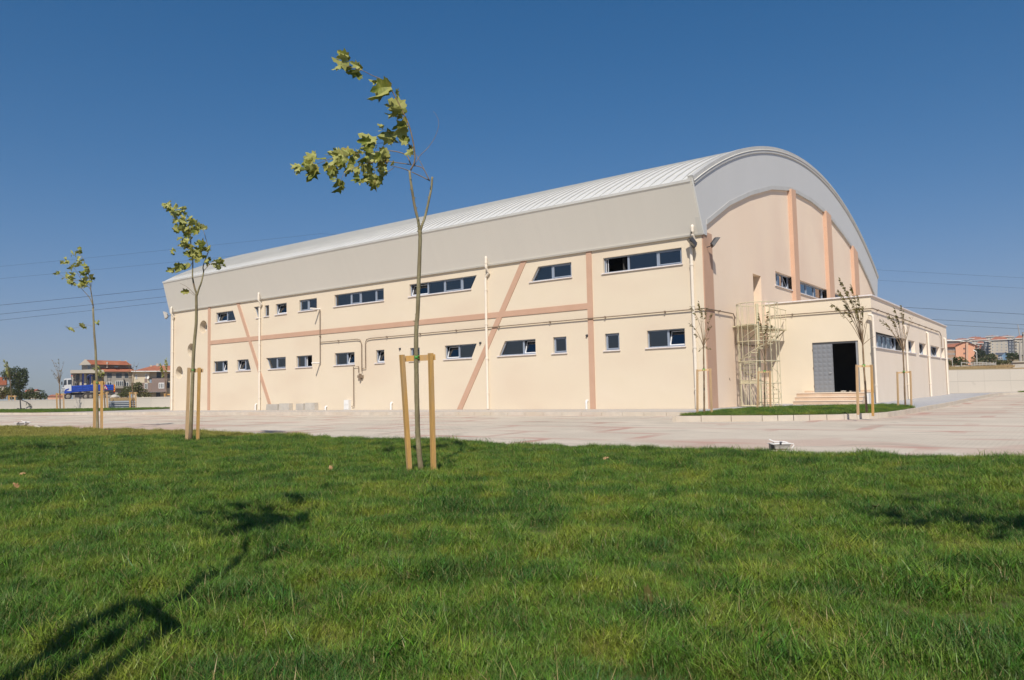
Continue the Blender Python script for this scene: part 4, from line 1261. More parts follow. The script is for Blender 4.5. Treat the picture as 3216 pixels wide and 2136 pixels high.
# little stand pipes at the foot of the wall
for cr, x, y in ((C3, 985, 1402), (C4, 342, 1412), (C4, 898, 1402), (C5, 1092, 1412)):
    u = FL.px(cr(x, y))[0]; b = MB()
    h = 0.42 if y < 1405 or cr is C5 else 0.22
    b.tube([FL(u, 0.0, 0.12), FL(u, h - 0.08, 0.12), FL(u, h, 0.08), FL(u, h, 0.0)], 0.06, 8)
    b.build('vent_pipe', M['pvc'], hall)
for cr, x, y in ((C4, 965, 908), (C5, 1088, 868), (C5, 268, 925)):
    p = FL.px(cr(x, y)); b = MB(); b.lathe([(0.0, 0.10), (0.05, 0.09), (0.07, 0.0)], n=10, M=Matrix.Translation(FL(p[0], p[1], 0)) @ Matrix.Rotation(math.pi / 2, 4, 'X'))
    b.build('vent_cap', M['dark'], hall)
# white cabinet at the wall foot
pa_ = FL.px(C4(508, 1340)); pb_ = FL.px(C4(550, 1420))
b = MB(); b.box(pa_[0], pb_[0], -0.22, -0.002, 0.0, pa_[1])
cab = thing('meter_cabinet', 'small white meter cabinet standing against the foot of the long wall', 'cabinet', (pa_[0], -0.1, 0))
b.build('body', M['white'], cab)
b = MB(); b.box(pa_[0] + 0.04, pb_[0] - 0.04, -0.235, -0.222, pa_[1] * 0.52, pa_[1] * 0.95)
b.box(pa_[0] + 0.04, pb_[0] - 0.04, -0.235, -0.222, 0.05, pa_[1] * 0.48); b.build('door', M['pvc'], cab)
# concrete blocks
def conc_block(x0, x1, d, h, lab, mm):
    b = MB(); r = 0.025
    b.hexa([(x0, -d, 0.0), (x1, -d, 0.0), (x1, -0.01, 0.0), (x0, -0.01, 0.0)], [(x0 + r, -d + r, h), (x1 - r, -d + r, h), (x1 - r, -0.01, h), (x0 + r, -0.01, h)])
    tag(b.build('concrete_block', mm), lab, 'block', 'concrete blocks at the foot of the long wall')
ub = lambda x: FL.px(C3(x, 1412), 0.3)[0]
M['conc2'] = mat('paler_concrete', (0.55, 0.51, 0.45), (0.45, 0.42, 0.37), 2.5, 0.9, 0.3, 30)
conc_block(ub(1085), ub(1195) - 0.02, 0.42, 0.42, 'darker grey concrete block at the foot of the slanting band, left of its pair', M['concrete'])
conc_block(ub(1195), ub(1293), 0.34, 0.46, 'paler concrete block beside the darker one near the slanting band', M['conc2'])
conc_block(ub(1365), ub(1440) - 0.02, 0.42, 0.44, 'darker grey concrete block of the pair nearer the white cabinet', M['concrete'])
conc_block(ub(1440), ub(1535), 0.34, 0.48, 'paler concrete block of the pair nearer the white cabinet', M['conc2'])

# ---- floodlights
def floodlight(base, arm, aim, size, lab, mbody=None):
    base = Vector(base); tip = base + Vector(arm); aim = Vector(aim).normalized()
    t = thing('floodlight', lab, 'floodlight', base, 0, 'floodlights on the hall corners')
    b = MB(); b.tube([base, base + (tip - base) * 0.6 + Vector((0, 0, -0.04)), tip], 0.022, 6); b.build('bracket', M['lamp'], t)
    s = aim.cross(Vector((0, 0, 1))).normalized(); u = s.cross(aim)
    w, h, d = size
    b = MB()
    c = tip
    F_ = lambda a, e, k: c + s * a + u * e + aim * k
    b.hexa([F_(-w / 2 * .72, -h / 2 * .7, -d), F_(w / 2 * .72, -h / 2 * .7, -d), F_(w / 2 * .72, h / 2 * .7, -d), F_(-w / 2 * .72, h / 2 * .7, -d)],
           [F_(-w / 2, -h / 2, 0), F_(w / 2, -h / 2, 0), F_(w / 2, h / 2, 0), F_(-w / 2, h / 2, 0)])
    for k in (-0.3, -0.1, 0.1, 0.3):
        b.hexa([F_(w * k - .008, -h * .3, -d - .04), F_(w * k + .008, -h * .3, -d - .04), F_(w * k + .008, h * .3, -d - .04), F_(w * k - .008, h * .3, -d - .04)],
               [F_(w * k - .008, -h * .3, -d), F_(w * k + .008, -h * .3, -d), F_(w * k + .008, h * .3, -d), F_(w * k - .008, h * .3, -d)])
    b.build('housing', mbody or M['lamp'], t)
    b = MB(); b.hexa([F_(-w / 2 * .85, -h / 2 * .85, 0.002), F_(w / 2 * .85, -h / 2 * .85, 0.002), F_(w / 2 * .85, h / 2 * .85, 0.002), F_(-w / 2 * .85, h / 2 * .85, 0.002)],
                     [F_(-w / 2 * .85, -h / 2 * .85, 0.01), F_(w / 2 * .85, -h / 2 * .85, 0.01), F_(w / 2 * .85, h / 2 * .85, 0.01), F_(-w / 2 * .85, h / 2 * .85, 0.01)])
    b.build('lamp_glass', M['lampglass'], t)
zf = FL.px(C6(195, 262))[1]
floodlight((-0.35, 0.0, zf - 0.15), (0.0, -0.38, 0.12), (-0.63, -0.50, -0.58), (0.46, 0.52, 0.15), 'black floodlight on the long wall beside the right corner of the hall')
floodlight((0.05, 0.45, zf - 0.15), (0.45, 0.0, 0.15), (0.66, 0.45, -0.60), (0.46, 0.52, 0.15), 'black floodlight on the salmon pilaster at the corner of the gable wall')
zf2 = FL.px(C3(150, 520))[1]
floodlight((XL + 0.02, 0.1, zf2), (-0.55, -0.35, 0.05), (-0.6, -0.75, -0.25), (0.62, 0.62, 0.2), 'grey floodlight on the far left corner of the hall', M['lamp_grey'])

# ================================================================== ANNEX
DL, DR, DT, DB = 2.92, 5.09, 3.07, 0.60
dtl = FA.px(CD(585, 215)); dtr = FA.px(CD(1437, 170)); dbr = FA.px(CD(1462, 1105)); dbl = FA.px(CD(622, 1120))
DL, DR = (dtl[0] + dbl[0]) / 2, (dtr[0] + dbr[0]) / 2 - 0.02; DT = (dtl[1] + dtr[1]) / 2; DB = (dbl[1] + dbr[1]) / 2
b = MB()
wall_with_holes(FA, [(0.0, 0), (AXX, 0), (AXX, ATT), (0.0, ATT)], [([(DL, DT), (DR, DT), (DR, DB), (DL, DB)], 0.22)], 0.22, b)
b.build('wall', M['stucco_annex'], annex)['label'] = 'pale yellow front wall of the annex'
AY2 = 36.7
WS = [
 ((583, 705), (850, 763), (850, 876), (587, 838), [640, 690, 722, 765, 800], 'fsffof'),
 ((880, 770), (940, 785), (940, 895), (880, 885), [898], 'fo'),
 ((978, 795), (1043, 812), (1043, 915), (980, 905), [998], 'fo'),
 ((1083, 832), (1165, 850), (1165, 940), (1085, 930), [1102, 1122], 'ffo'),
 ((1181, 852), (1210, 858), (1210, 948), (1181, 944), [], 'f'),
]
zt_, zb_ = 0, 0
ws = []
for tl, tr, br, bl, cuts, kd in WS:
    q = [FS.px(C7(*p)) for p in (tl, tr, br, bl)]
    ws.append([ (q[0][0] + q[3][0]) / 2, (q[1][0] + q[2][0]) / 2, (q[0][1] + q[1][1]) / 2, (q[2][1] + q[3][1]) / 2, [FS.px(C7(c, 850))[0] for c in cuts], kd])
zt_ = sum(w[2] for w in ws) / len(ws); zb_ = sum(w[3] for w in ws) / len(ws)
holes = [([(w[0], zt_), (w[1], zt_), (w[1], zb_), (w[0], zb_)], 0.30) for w in ws]
b = MB()
wall_with_holes(FS, [(AYY, 0), (AY2, 0), (AY2, ATT), (AYY, ATT)], holes, 0.30, b)
b.build('wall', M['stucco_side'], annex)['label'] = 'pinkish cream side wall of the annex'
for w in ws:
    window(FS, annex, [(w[0], zt_), (w[1], zt_), (w[1], zb_), (w[0], zb_)], [(c - w[0]) / (w[1] - w[0]) for c in w[4]], w[5], 0.27, ext=0.25)
b = MB()
b.face([(0, AY2, 0), (0, AY2, ATT), (AXX, AY2, ATT), (AXX, AY2, 0)])
b.face([(0.01, AYY + .3, ATT - 0.25), (AXX - .1, AYY + .3, ATT - 0.25), (AXX - .1, AY2 - .1, ATT - 0.25), (0.01, AY2 - .1, ATT - 0.25)])
b.build('roof', M['concrete'], annex)
# coping
b = MB()
ct = 0.10
b.box(0.0, AXX + 0.08, AYY - 0.08, AYY + 0.25, ATT, ATT + 0.07)
b.box(AXX - 0.25, AXX + 0.08, AYY + 0.251, AY2 + 0.05, ATT, ATT + 0.068)
b.build('coping', M['sill'], annex)
# entrance hall inside: floor, side walls, dim inner doorway
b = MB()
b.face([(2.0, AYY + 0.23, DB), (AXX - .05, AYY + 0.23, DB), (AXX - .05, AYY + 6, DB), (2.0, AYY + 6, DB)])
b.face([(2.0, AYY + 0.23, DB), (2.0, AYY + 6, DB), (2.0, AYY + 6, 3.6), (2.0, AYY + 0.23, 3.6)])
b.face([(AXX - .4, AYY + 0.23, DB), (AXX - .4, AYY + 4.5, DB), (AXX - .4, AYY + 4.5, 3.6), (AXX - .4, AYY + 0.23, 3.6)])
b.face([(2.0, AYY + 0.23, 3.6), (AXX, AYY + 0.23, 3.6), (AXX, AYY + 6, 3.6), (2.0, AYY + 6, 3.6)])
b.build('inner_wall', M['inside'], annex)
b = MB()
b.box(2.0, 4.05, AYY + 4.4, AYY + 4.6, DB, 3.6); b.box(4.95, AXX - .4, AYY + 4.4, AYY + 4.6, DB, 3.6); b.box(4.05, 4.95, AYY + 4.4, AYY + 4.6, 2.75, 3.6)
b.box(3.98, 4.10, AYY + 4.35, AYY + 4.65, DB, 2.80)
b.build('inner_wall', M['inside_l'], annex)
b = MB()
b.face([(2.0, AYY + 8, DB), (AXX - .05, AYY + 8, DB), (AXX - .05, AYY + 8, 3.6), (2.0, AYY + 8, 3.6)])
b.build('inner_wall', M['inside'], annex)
# door: header, closed left leaf, right leaf swung open
hdr = 0.10
b = MB(); b.box(DL, DR, AYY + 0.02, AYY + 0.12, DT - hdr, DT)
b.box(DR - 0.05, DR, AYY + 0.02, AYY + 0.12, DB, DT - hdr)
b.build('door_frame', M['doordark'], annex)
ms = FA.px(CD(970, 700))[0]
b = MB(); b.box(DL + 0.02, ms, AYY + 0.015, AYY + 0.07, DB + 0.01, DT - hdr - 0.004)
dl = b.build('door', M['emboss'], annex); dl['label'] = 'closed grey embossed door leaf'
b = MB(); b.tube([(ms - 0.08, AYY + 0.01, DB + 1.0), (ms - 0.08, AYY - 0.05, DB + 1.0), (ms - 0.20, AYY - 0.05, DB + 1.0)], 0.012, 6); b.build('handle', M['lamp_grey'], dl)
b = MB()
for z in (0.25, 1.2, 2.15):
    b.tube([(DL + 0.005, AYY - 0.005, DB + z), (DL + 0.005, AYY - 0.005, DB + z + 0.12)], 0.016, 6)
b.build('hinge', M['conduit'], dl)
ang = math.radians(99)
Mx = Matrix.Translation((DR - 0.03, AYY + 0.02, 0)) @ Matrix.Rotation(ang, 4, 'Z')
b = MB(); b.box(-1.02, 0.0, -0.03, 0.03, DB + 0.01, DT - hdr - 0.004, Mx)
dr = b.build('door', M['door'], annex); dr['label'] = 'open grey door leaf swung outwards, seen edge-on'
b = MB(); b.box(-0.96, -0.90, 0.03, 0.09, DB + 0.35, DB + 0.55, Mx); b.build('handle', M['lamp_grey'], dr)
# entrance steps
sx0 = FA.px(CD(450, 1120))[0]; sx1 = AXX - 0.22
st = thing('entrance_steps', 'pinkish marble entrance steps up to the open grey door', 'steps', ((sx0 + sx1) / 2, AYY, 0))
LD = 1.5
rz = DB / 4
b = MB(); b.cur = 0
b.box(sx0, sx1, AYY - LD, AYY - 0.002, 0, DB - 0.035)
for k in (1, 2):
    b.box(sx0, sx1, AYY - LD - 0.32 * k, AYY - LD - 0.32 * (k - 1) - 0.001, 0, DB * (3 - k) / 3 - 0.035)
b.build('riser', M['cstep'], st)
b = MB()
b.box(sx0 - 0.02, sx1 + 0.02, AYY - LD - 0.03, AYY - 0.003, DB - 0.034, DB)
for k in (1, 2):
    b.box(sx0 - 0.02, sx1 + 0.02, AYY - LD - 0.32 * k - 0.03, AYY - LD - 0.32 * (k - 1) - 0.002, DB * (3 - k) / 3 - 0.034, DB * (3 - k) / 3)
b.build('tread', M['ctread'], st)
b = MB(); b.box(sx1 + 0.021, sx1 + 0.17, AYY - LD + 0.10, AYY - 0.003, 0, DB - 0.06); b.build('side_wall', M['white'], st)
b = MB(); b.box(sx0 - 0.0, DR + 0.35, AYY - 0.03, AYY - 0.004, DB + 0.001, DB + 0.10)
b.box(sx0 - 0.0, DL - 0.02, AYY - 0.031, AYY - 0.0305, DB + 0.001, DB + 0.10)
# skirting only beside the door
b = MB(); b.box(sx0, DL - 0.01, AYY - 0.02, AYY - 0.003, DB + 0.001, DB + 0.09); b.box(DR + 0.01, sx1, AYY - 0.02, AYY - 0.003, DB + 0.001, DB + 0.09)
b.build('skirting', M['cstep'], st)
# small rubble on the landing
for i, (x, s_) in enumerate(((ms + 0.45, 0.11), (ms + 0.85, 0.09), (ms + 1.05, 0.07))):
    b = MB(); bm = bmesh.new(); bmesh.ops.create_icosphere(bm, subdivisions=1, radius=1)
    rnd = random.Random(i)
    b.raw([(x + v.co.x * s_ * 1.5 * rnd.uniform(.8, 1.2), AYY - 0.12 + v.co.y * s_, DB + s_ * 0.35 + v.co.z * s_ * 0.4) for v in bm.verts], [[v.index for v in f.verts] for f in bm.faces]); bm.free()
    tag(b.build('rubble_lump', M['conc2']), 'pale rubble lump on the threshold of the open grey door, ' + ('nearest the closed leaf', 'in the middle', 'nearest the open leaf')[i], 'rubble', 'rubble on the door threshold')

# side downpipes of the annex
for (xt, yt, xb, yb) in ((566, 565, 585, 1360), (862, 660, 884, 1320), (1065, 722, 1082, 1295), (1219, 772, 1243, 1272)):
    a_ = FS.px(C7(xt, yt), 0.1); c_ = FS.px(C7((xt + xb) / 2, (yt + yb) / 2), 0.1)
    downpipe(annex, FS, c_[0], a_[1], a_[1] - 0.1, high=False, r=0.058 if xt < 1000 else 0.068)

# ================================================================== SPIRAL STAIR
SX, SY, SR = 1.22, 3.52, 0.95
TOPZ = 3.95
spi = thing('spiral_staircase', 'cream steel spiral staircase in a round cage against the gable wall', 'staircase', (SX, SY, 0))
b = MB(); b.tube([(SX, SY, 0), (SX, SY, 4.95)], 0.075, 12); b.build('centre_post', M['stair'], spi)
nst = 19
# the flight starts at the camera-left front and turns one and a quarter times
A0 = math.radians(-40); TURN = math.radians(470)
for i in range(nst):
    a0 = A0 + TURN * i / nst; a1 = a0 + TURN / nst * 1.12
    z = TOPZ * (i + 1) / (nst + 1)
    b = MB()
    n = 4
    R0, R1 = 0.07, SR - 0.05
    bot = []; 
    for k in range(n):
        t0 = a0 + (a1 - a0) * k / n; t1 = a0 + (a1 - a0) * (k + 1) / n
        P = lambda r, t, zz: (SX + r * math.cos(t), SY + r * math.sin(t), zz)
        b.hexa([P(R0, t0, z - 0.035), P(R1, t0, z - 0.035), P(R1, t1, z - 0.035), P(R0, t1, z - 0.035)], [P(R0, t0, z), P(R1, t0, z), P(R1, t1, z), P(R0, t1, z)])
    b.build('tread', M['stair'], spi)
b = MB()
nb = 17
for i in range(nb):
    a = 2 * math.pi * i / nb + 0.1
    x, y = SX + SR * math.cos(a), SY + SR * math.sin(a)
    z0 = 0.0 
    # an entrance gap at the front left
    if -2.35 < math.atan2(math.sin(a), math.cos(a)) < -1.75: z0 = 2.15
    b.tube([(x, y, z0), (x, y, 4.93)], 0.015, 5)
b.build('cage_bars', M['stair'], spi)
b = MB()
for z in (0.04, 1.1, 2.15, 3.1, 4.93):
    b.tube([(SX + SR * math.cos(2 * math.pi * i / 28), SY + SR * math.sin(2 * math.pi * i / 28), z) for i in range(29)], 0.02, 5)
b.build('cage_ring', M['stair'], spi)
b = MB()
b.tube([(SX + (SR - .06) * math.cos(A0 + TURN * t / 48), SY + (SR - .06) * math.sin(A0 + TURN * t / 48), 0.95 + TOPZ * (t / 48)) for t in range(47)], 0.014, 6)
b.build('handrail', M['stair'], spi)
b = MB()
for t in range(0, 48):
    pass
b.tube([(SX + (SR - .03) * math.cos(A0 + TURN * t / 48), SY + (SR - .03) * math.sin(A0 + TURN * t / 48), 0.02 + TOPZ * (t / 48)) for t in range(49)], 0.016, 5)
b.build('stringer', M['stair'], spi)
# landing towards the service door
b = MB()
b.hexa([(0.02, SY - 0.1, TOPZ - 0.08), (SX, SY - 0.1, TOPZ - 0.08), (SX, dy1 + 0.1, TOPZ - 0.08), (0.02, dy1 + 0.1, TOPZ - 0.08)],
       [(0.02, SY - 0.1, TOPZ - 0.02), (SX, SY - 0.1, TOPZ - 0.02), (SX, dy1 + 0.1, TOPZ - 0.02), (0.02, dy1 + 0.1, TOPZ - 0.02)])
b.hexa([(SX - 0.86, SY - 0.5, TOPZ - 0.08), (SX, SY - 0.86, TOPZ - 0.08), (SX, SY - 0.102, TOPZ - 0.08), (0.3, SY - 0.102, TOPZ - 0.08)],
       [(SX - 0.86, SY - 0.5, TOPZ - 0.02), (SX, SY - 0.86, TOPZ - 0.02), (SX, SY - 0.102, TOPZ - 0.02), (0.3, SY - 0.102, TOPZ - 0.02)])
b.build('landing', M['stair'], spi)
b = MB()
for k in range(5):
    y = SY + 1.0 + k * (dy1 - SY - 1.0) / 4
    b.tube([(SX, y, TOPZ), (SX, y, TOPZ + 1.0)], 0.016, 5)
b.tube([(SX, SY + 0.95, TOPZ + 1.0), (SX, dy1 + 0.1, TOPZ + 1.0)], 0.022, 5); b.tube([(SX, SY + 0.95, TOPZ + 0.5), (SX, dy1 + 0.1, TOPZ + 0.5)], 0.016, 5)
b.build('railing', M['stair'], spi)
b = MB()
b.beam((0.05, SY + 1.0, TOPZ - 1.0), (SX - 0.1, SY + 1.0, TOPZ - 0.1), 0.05, 0.05); b.beam((0.05, dy1, TOPZ - 1.0), (SX - 0.1, dy1, TOPZ - 0.1), 0.05, 0.05)
b.build('brace', M['stair'], spi)
# gate panel at the foot of the cage, left front
b = MB()
aa = [math.radians(t) for t in (-135, -100)]
g0 = Vector((SX + SR * math.cos(aa[0]), SY + SR * math.sin(aa[0]), 0)); g1 = Vector((SX + SR * math.cos(aa[1] + .35), SY + SR * math.sin(aa[1] + .35), 0))
for z in (0.06, 1.25, 2.05): b.tube([g0 + Vector((0, 0, z)), g1 + Vector((0, 0, z))], 0.022, 5)
for t in (0, 1): b.tube([g0.lerp(g1, t) + Vector((0, 0, 0.04)), g0.lerp(g1, t) + Vector((0, 0, 2.07))], 0.026, 5)
for t in (0.2, 0.4, 0.6, 0.8): b.tube([g0.lerp(g1, t) + Vector((0, 0, 0.04)), g0.lerp(g1, t) + Vector((0, 0, 2.07))], 0.011, 4)
b.beam(g0.lerp(g1, 0.02) + Vector((0, 0, 1.15)), g0.lerp(g1, 0.98) + Vector((0, 0, 1.15)), 0.02, 0.13)
b.build('gate', M['stair'], spi)

# pole leaning on the gable wall
p1 = onplane(*CT(188, 1408), 2, 0.0); p0 = onplane(*CT(110, 1095), 0, 0.03)
b = MB(); b.tube([p1, p0], 0.012, 6)
pl_ = tag(b.build('leaning_pole', M['bark_thin']), 'thin brown pole leaning against the gable wall left of the spiral staircase', 'pole')

# ================================================================== TREES
def leaf_mesh(b, base, tip, nrm, curl, rnd, lobes=True):
    base = Vector(base); tip = Vector(tip)
    ax = tip - base; L_ = ax.length
    if L_ < 1e-5: return
    ax /= L_
    sd_ = ax.cross(nrm)
    if sd_.length < 1e-3: sd_ = ax.cross(Vector((0.3, 0.5, 0.8)))
    sd_.normalize(); nn_ = sd_.cross(ax)
    if lobes:
        out = [(0.0, 0.0), (-0.06, 0.20), (0.10, 0.30), (0.12, 0.50), (0.30, 0.34), (0.38, 0.40), (0.60, 0.56), (0.58, 0.30), (0.68, 0.20), (0.82, 0.22), (1.0, 0.0)]
        mid = [(0.0, 0), (0.05, 0), (0.12, 0), (0.2, 0), (0.32, 0), (0.40, 0), (0.52, 0), (0.60, 0), (0.70, 0), (0.84, 0), (1.0, 0)]
    else:
        out = [(0, 0), (0.25, 0.20), (0.6, 0.22), (1, 0)]; mid = [(0, 0), (0.25, 0), (0.6, 0), (1, 0)]
    fold = rnd.uniform(0.15, 0.9) * (1 if rnd.random() < .8 else -1)
    ph = rnd.uniform(0, 6)
    def P(x, y):
        z = -curl * x * x * 0.45 + abs(y) * fold * 0.8 + 0.05 * math.sin(6 * x + ph + 3 * y)
        yy = y * (0.92 - 0.3 * abs(fold))
        return base + ax * (x * L_) + sd_ * (yy * L_) + nn_ * (z * L_)
    for s in (1, -1):
        n = len(b.v)
        for (x, y), (mx_, _) in zip(out, mid):
            b.v.append(tuple(P(mx_, 0))); b.v.append(tuple(P(x, y * s * rnd.uniform(.85, 1.1))))
        for i in range(len(out) - 1):
            q = [n + 2 * i, n + 2 * i + 1, n + 2 * i + 3, n + 2 * i + 2]
            if s < 0: q.reverse()
            b.f.append(q); b.m.append(0)

def stakes(crop, D, LT, LB, RT, RB, size, bar, lab, mL=None, mR=None, group='wooden frames that hold the young trees', tiept=None, twist=0.6):
    """two stakes and a cross bar; each point is where the photo shows the middle of the wood"""
    a = dep(*crop(*LT), D); a0 = dep(*crop(*LB), D); c = dep(*crop(*RT), D); c0 = dep(*crop(*RB), D)
    t = thing('tree_stake_frame', lab, 'tree support', (a0 + c0) / 2, 0, group)
    upv = (c - a).normalized(); upv.rotate(Euler((0, 0, twist)))
    for p, q, mm in ((a, a0, mL), (c, c0, mR)):
        d = (q - p).normalized()
        b = MB(); b.beam(q + d * 0.12, p, size, size * 0.95, up=upv); b.build('stake', mm or M['wood'], t)
    b = MB()
    dz = Vector((0, 0, 1))
    d = (c - a).normalized(); off = FWD * (size * 0.72)
    pa, pc = a - dz * bar * 0.75, c - dz * bar * 0.75
    b.beam(pa - d * size * 0.3 + off, pc + d * size * 1.0 + off, size * 0.3, bar, up=dz); b.build('crossbar', mL or M['wood'], t)
    if tiept is not None:
        p = dep(*crop(*tiept), D)
        b = MB()
        r = 0.04
        for k in range(2):
            b.tube([p + RGT * (r * math.cos(q / 12 * 6.283)) + FWD * (r * 1.5 * math.sin(q / 12 * 6.283)) + dz * (0.03 * math.cos(q / 12 * 6.283 + k * 3.1)) for q in range(13)], 0.006, 5)
        b.build('tie', M['tie'], t)
    return t

# ---- tree in the middle
D1 = 12.44
def path(crop, pts, D, wob=0.0, rnd=random, n=4, drift=0.0):
    out = []
    for i, p in enumerate(pts):
        out.append(dep(*crop(*p), D + drift * i / max(1, len(pts) - 1) + (rnd.uniform(-wob, wob) if 0 < i else 0)))
    return smoothpath(out, n)
def maple(name, label, D, group):
    return thing(name, label, 'tree', dep(1323, 1484, D), 0, group)
T1 = maple('young_plane_tree', 'nearest young tree, its leafy top bent left by wind, in front of the hall', D1, 'young plane trees on the lawn')
def knob(b, p, r, rnd):
    d = Vector((rnd.uniform(-1, 1), rnd.uniform(-1, 1), rnd.uniform(0, .5))).normalized()
    b.tube([p, p + d * r * 1.9], [r * .75, r * 0.35], 6)
rnd = random.Random(11)
tr = [(1327, 1500), (1322, 1470), (1316, 1420), (1312, 1360), (1310.5, 1300), (1309, 1248), (1308, 1180), (1307, 1122), (1307, 1050), (1309, 1010), (1312, 979), (1315, 883), (1319, 768), (1319, 735), (1317, 720)]
ident = lambda x, y: (x, y)
P = path(ident, tr, D1, 0.02, rnd)
b = MB(); k = len(P)
rads = []
for i in range(k):
    t = i / (k - 1)
    rads.append(0.046 - 0.017 * t + 0.010 * max(0, 1 - t * 12) + 0.0016 * math.sin(i * 1.7))
b.tube(P, rads, 12)
for i in range(6, k - 2, 3): knob(b, P[i] + Vector((rnd.uniform(-.02, .02), rnd.uniform(-.02, .02), 0)), 0.022, rnd)
b.build('trunk', M['bark'], T1, smooth=True)
def branch(pts, crop, D, r0, r1, parent, wob=0.03, drift=0.0, mm=None, n=8, knobs=0, name='branch'):
    P = path(crop, pts, D, wob, rnd, 4, drift)
    b = MB(); b.tube(P, r0, n, r1=r1)
    for i in range(knobs):
        knob(b, P[int((i + 1) * len(P) / (knobs + 1))], r0 * 0.8, rnd)
    o = b.build(name, mm or M['bark'], parent, smooth=True)
    return P
branch([(318, 610), (305, 560), (295, 500), (270, 400), (256, 320), (245, 250), (233, 170), (225, 95)], CU, D1, 0.026, 0.019, T1, 0.02, -0.10, knobs=6)
branch([(312, 600), (325, 550), (350, 480), (370, 400), (385, 330), (398, 270), (405, 230), (412, 145)], CU, D1, 0.022, 0.017, T1, 0.02, 0.12, knobs=4)
BR = [
 ([(1180, 1115), (1215, 1040), (1215, 950), (1195, 830), (1165, 720), (1120, 620), (1060, 500), (1000, 400), (930, 330), (850, 295), (760, 250), (680, 230), (600, 205)], 0.013, 0.003, -0.25),
 ([(1185, 1070), (1150, 990), (1090, 960), (1000, 945), (930, 950), (800, 960), (650, 980), (500, 1010), (400, 1050), (300, 1080), (230, 1085)], 0.010, 0.003, 0.35),
 ([(1190, 1065), (1080, 1050), (1000, 1040), (900, 1045), (800, 1050), (700, 1090), (620, 1130), (580, 1195)], 0.008, 0.003, -0.3),
 ([(1205, 960), (1180, 900), (1120, 880), (1050, 875), (900, 880), (800, 895)], 0.007, 0.003, 0.3),
 ([(1175, 1122), (1120, 1100), (1060, 1085), (1000, 1070)], 0.008, 0.004, -0.2),
 ([(1190, 1100), (1215, 1075), (1290, 1100), (1345, 1205)], 0.007, 0.008, 0.05),
 ([(1190, 1128), (1260, 1160), (1350, 1205)], 0.007, 0.008, 0.1),
 ([(1215, 1070), (1260, 990), (1330, 920), (1390, 830), (1425, 720), (1410, 650), (1375, 600)], 0.006, 0.0015, 0.2),
 ([(1345, 1200), (1300, 1110), (1265, 1040), (1230, 980)], 0.007, 0.004, 0.1),
 ([(1040, 1090), (980, 1130), (900, 1190), (840, 1190)], 0.005, 0.003, 0.1),
 ([(1160, 740), (1140, 700), (1100, 640)], 0.004, 0.003, 0.1),
 ([(1000, 780), (950, 760), (925, 740)], 0.003, 0.002, 0.1),
]
for pts, r0, r1, dr_ in BR:
    branch(pts, C8, D1 - 0.05, r0, r1, T1, 0.02, dr_, M['bark_thin'], 6)
LV = [(650,180,500,150),(650,160,560,90),(580,200,500,275),(745,220,670,190),(740,260,620,280),(735,270,710,320),(1015,390,930,310),(1010,390,800,410),(910,350,820,345),(910,400,880,460),(1070,480,1040,400),(1130,620,950,520),(1100,600,930,580),(1040,620,950,650),(1110,640,1040,660),(1120,660,1150,720),(950,735,880,720),(1150,720,1020,745),(1150,735,1080,780),(885,855,730,805),(835,870,710,855),(835,880,800,1000),(1050,830,890,805),(1030,840,985,905),(1165,860,1060,800),(1160,870,1070,850),(1200,940,1160,890),(1200,950,1165,965),(960,920,900,1050),(955,940,850,1010),(940,960,870,1060),(665,970,560,910),(690,980,640,930),(600,1000,450,950),(560,960,500,920),(600,1005,560,1110),(600,1000,470,1090),(450,1010,350,990),(355,990,255,960),(350,1000,260,1030),(355,990,330,940),(230,1080,125,1085),(230,1085,165,1040),(225,1085,185,1130),(370,1080,270,1060),(370,1090,230,1130),(370,1085,285,1180),(460,1040,400,1100),(520,1080,470,1160),(540,1190,470,1195),(530,1195,500,1225),(600,1210,525,1270),(600,1215,575,1305),(745,1100,700,1180),(750,1190,660,1185),(745,1195,690,1210),(670,1060,610,1140),(660,1080,640,1120),(770,1050,720,1100),(800,1060,860,1160),(770,1060,800,1150),(860,1160,760,1150),(890,1190,780,1190),(885,1195,800,1270),(880,1200,850,1260),(975,1080,900,1060),(975,1100,900,1130),(970,1130,890,1110),(965,1150,915,1200),(1000,1000,930,990),(990,1000,920,1050),(700,1000,660,1060),(740,980,690,1030),(720,1010,680,1000),(830,930,740,920),(780,960,700,930),(880,900,840,920),(860,980,780,1040),
(560,1000,520,1060),(480,990,430,960),(640,1010,590,1050),(700,1040,650,1090),(850,1080,800,1130),(930,1060,880,1100),(820,1000,770,1010),(900,960,860,1000)]
b = MB()
rnd = random.Random(5)
for ax_, ay_, tx_, ty_ in LV:
    dd = rnd.uniform(-0.28, 0.28)
    p = dep(*C8(ax_, ay_), D1 + dd); q = dep(*C8(tx_, ty_), D1 + dd + rnd.uniform(-0.07, 0.07))
    q = p + (q - p) * rnd.uniform(0.80, 1.08)
    nr = (-FWD * rnd.uniform(0.2, 1.0) + UPV * rnd.uniform(-0.6, 1.0) + RGT * rnd.uniform(-0.5, 0.5))
    if rnd.random() < 0.4: nr = -nr
    leaf_mesh(b, p, q, nr, rnd.uniform(-0.5, 0.9), rnd)
    for _k in range(rnd.choice((1, 1, 2))):      # further leaves from the same node, further back
        off = Vector((rnd.uniform(-.05, .05), rnd.uniform(-.05, .05), rnd.uniform(-.05, .03))) + FWD * rnd.uniform(-.12, .12)
        leaf_mesh(b, p + off, p + (q - p) * rnd.uniform(0.55, 0.95) + off + Vector((rnd.uniform(-.06, .06), rnd.uniform(-.06, .06), rnd.uniform(-.09, .03))), Vector((rnd.uniform(-1, 1), rnd.uniform(-1, 1), rnd.uniform(-1, 1))), rnd.uniform(-0.5, 0.9), rnd)
b.build('crown', M['leaf'], T1)
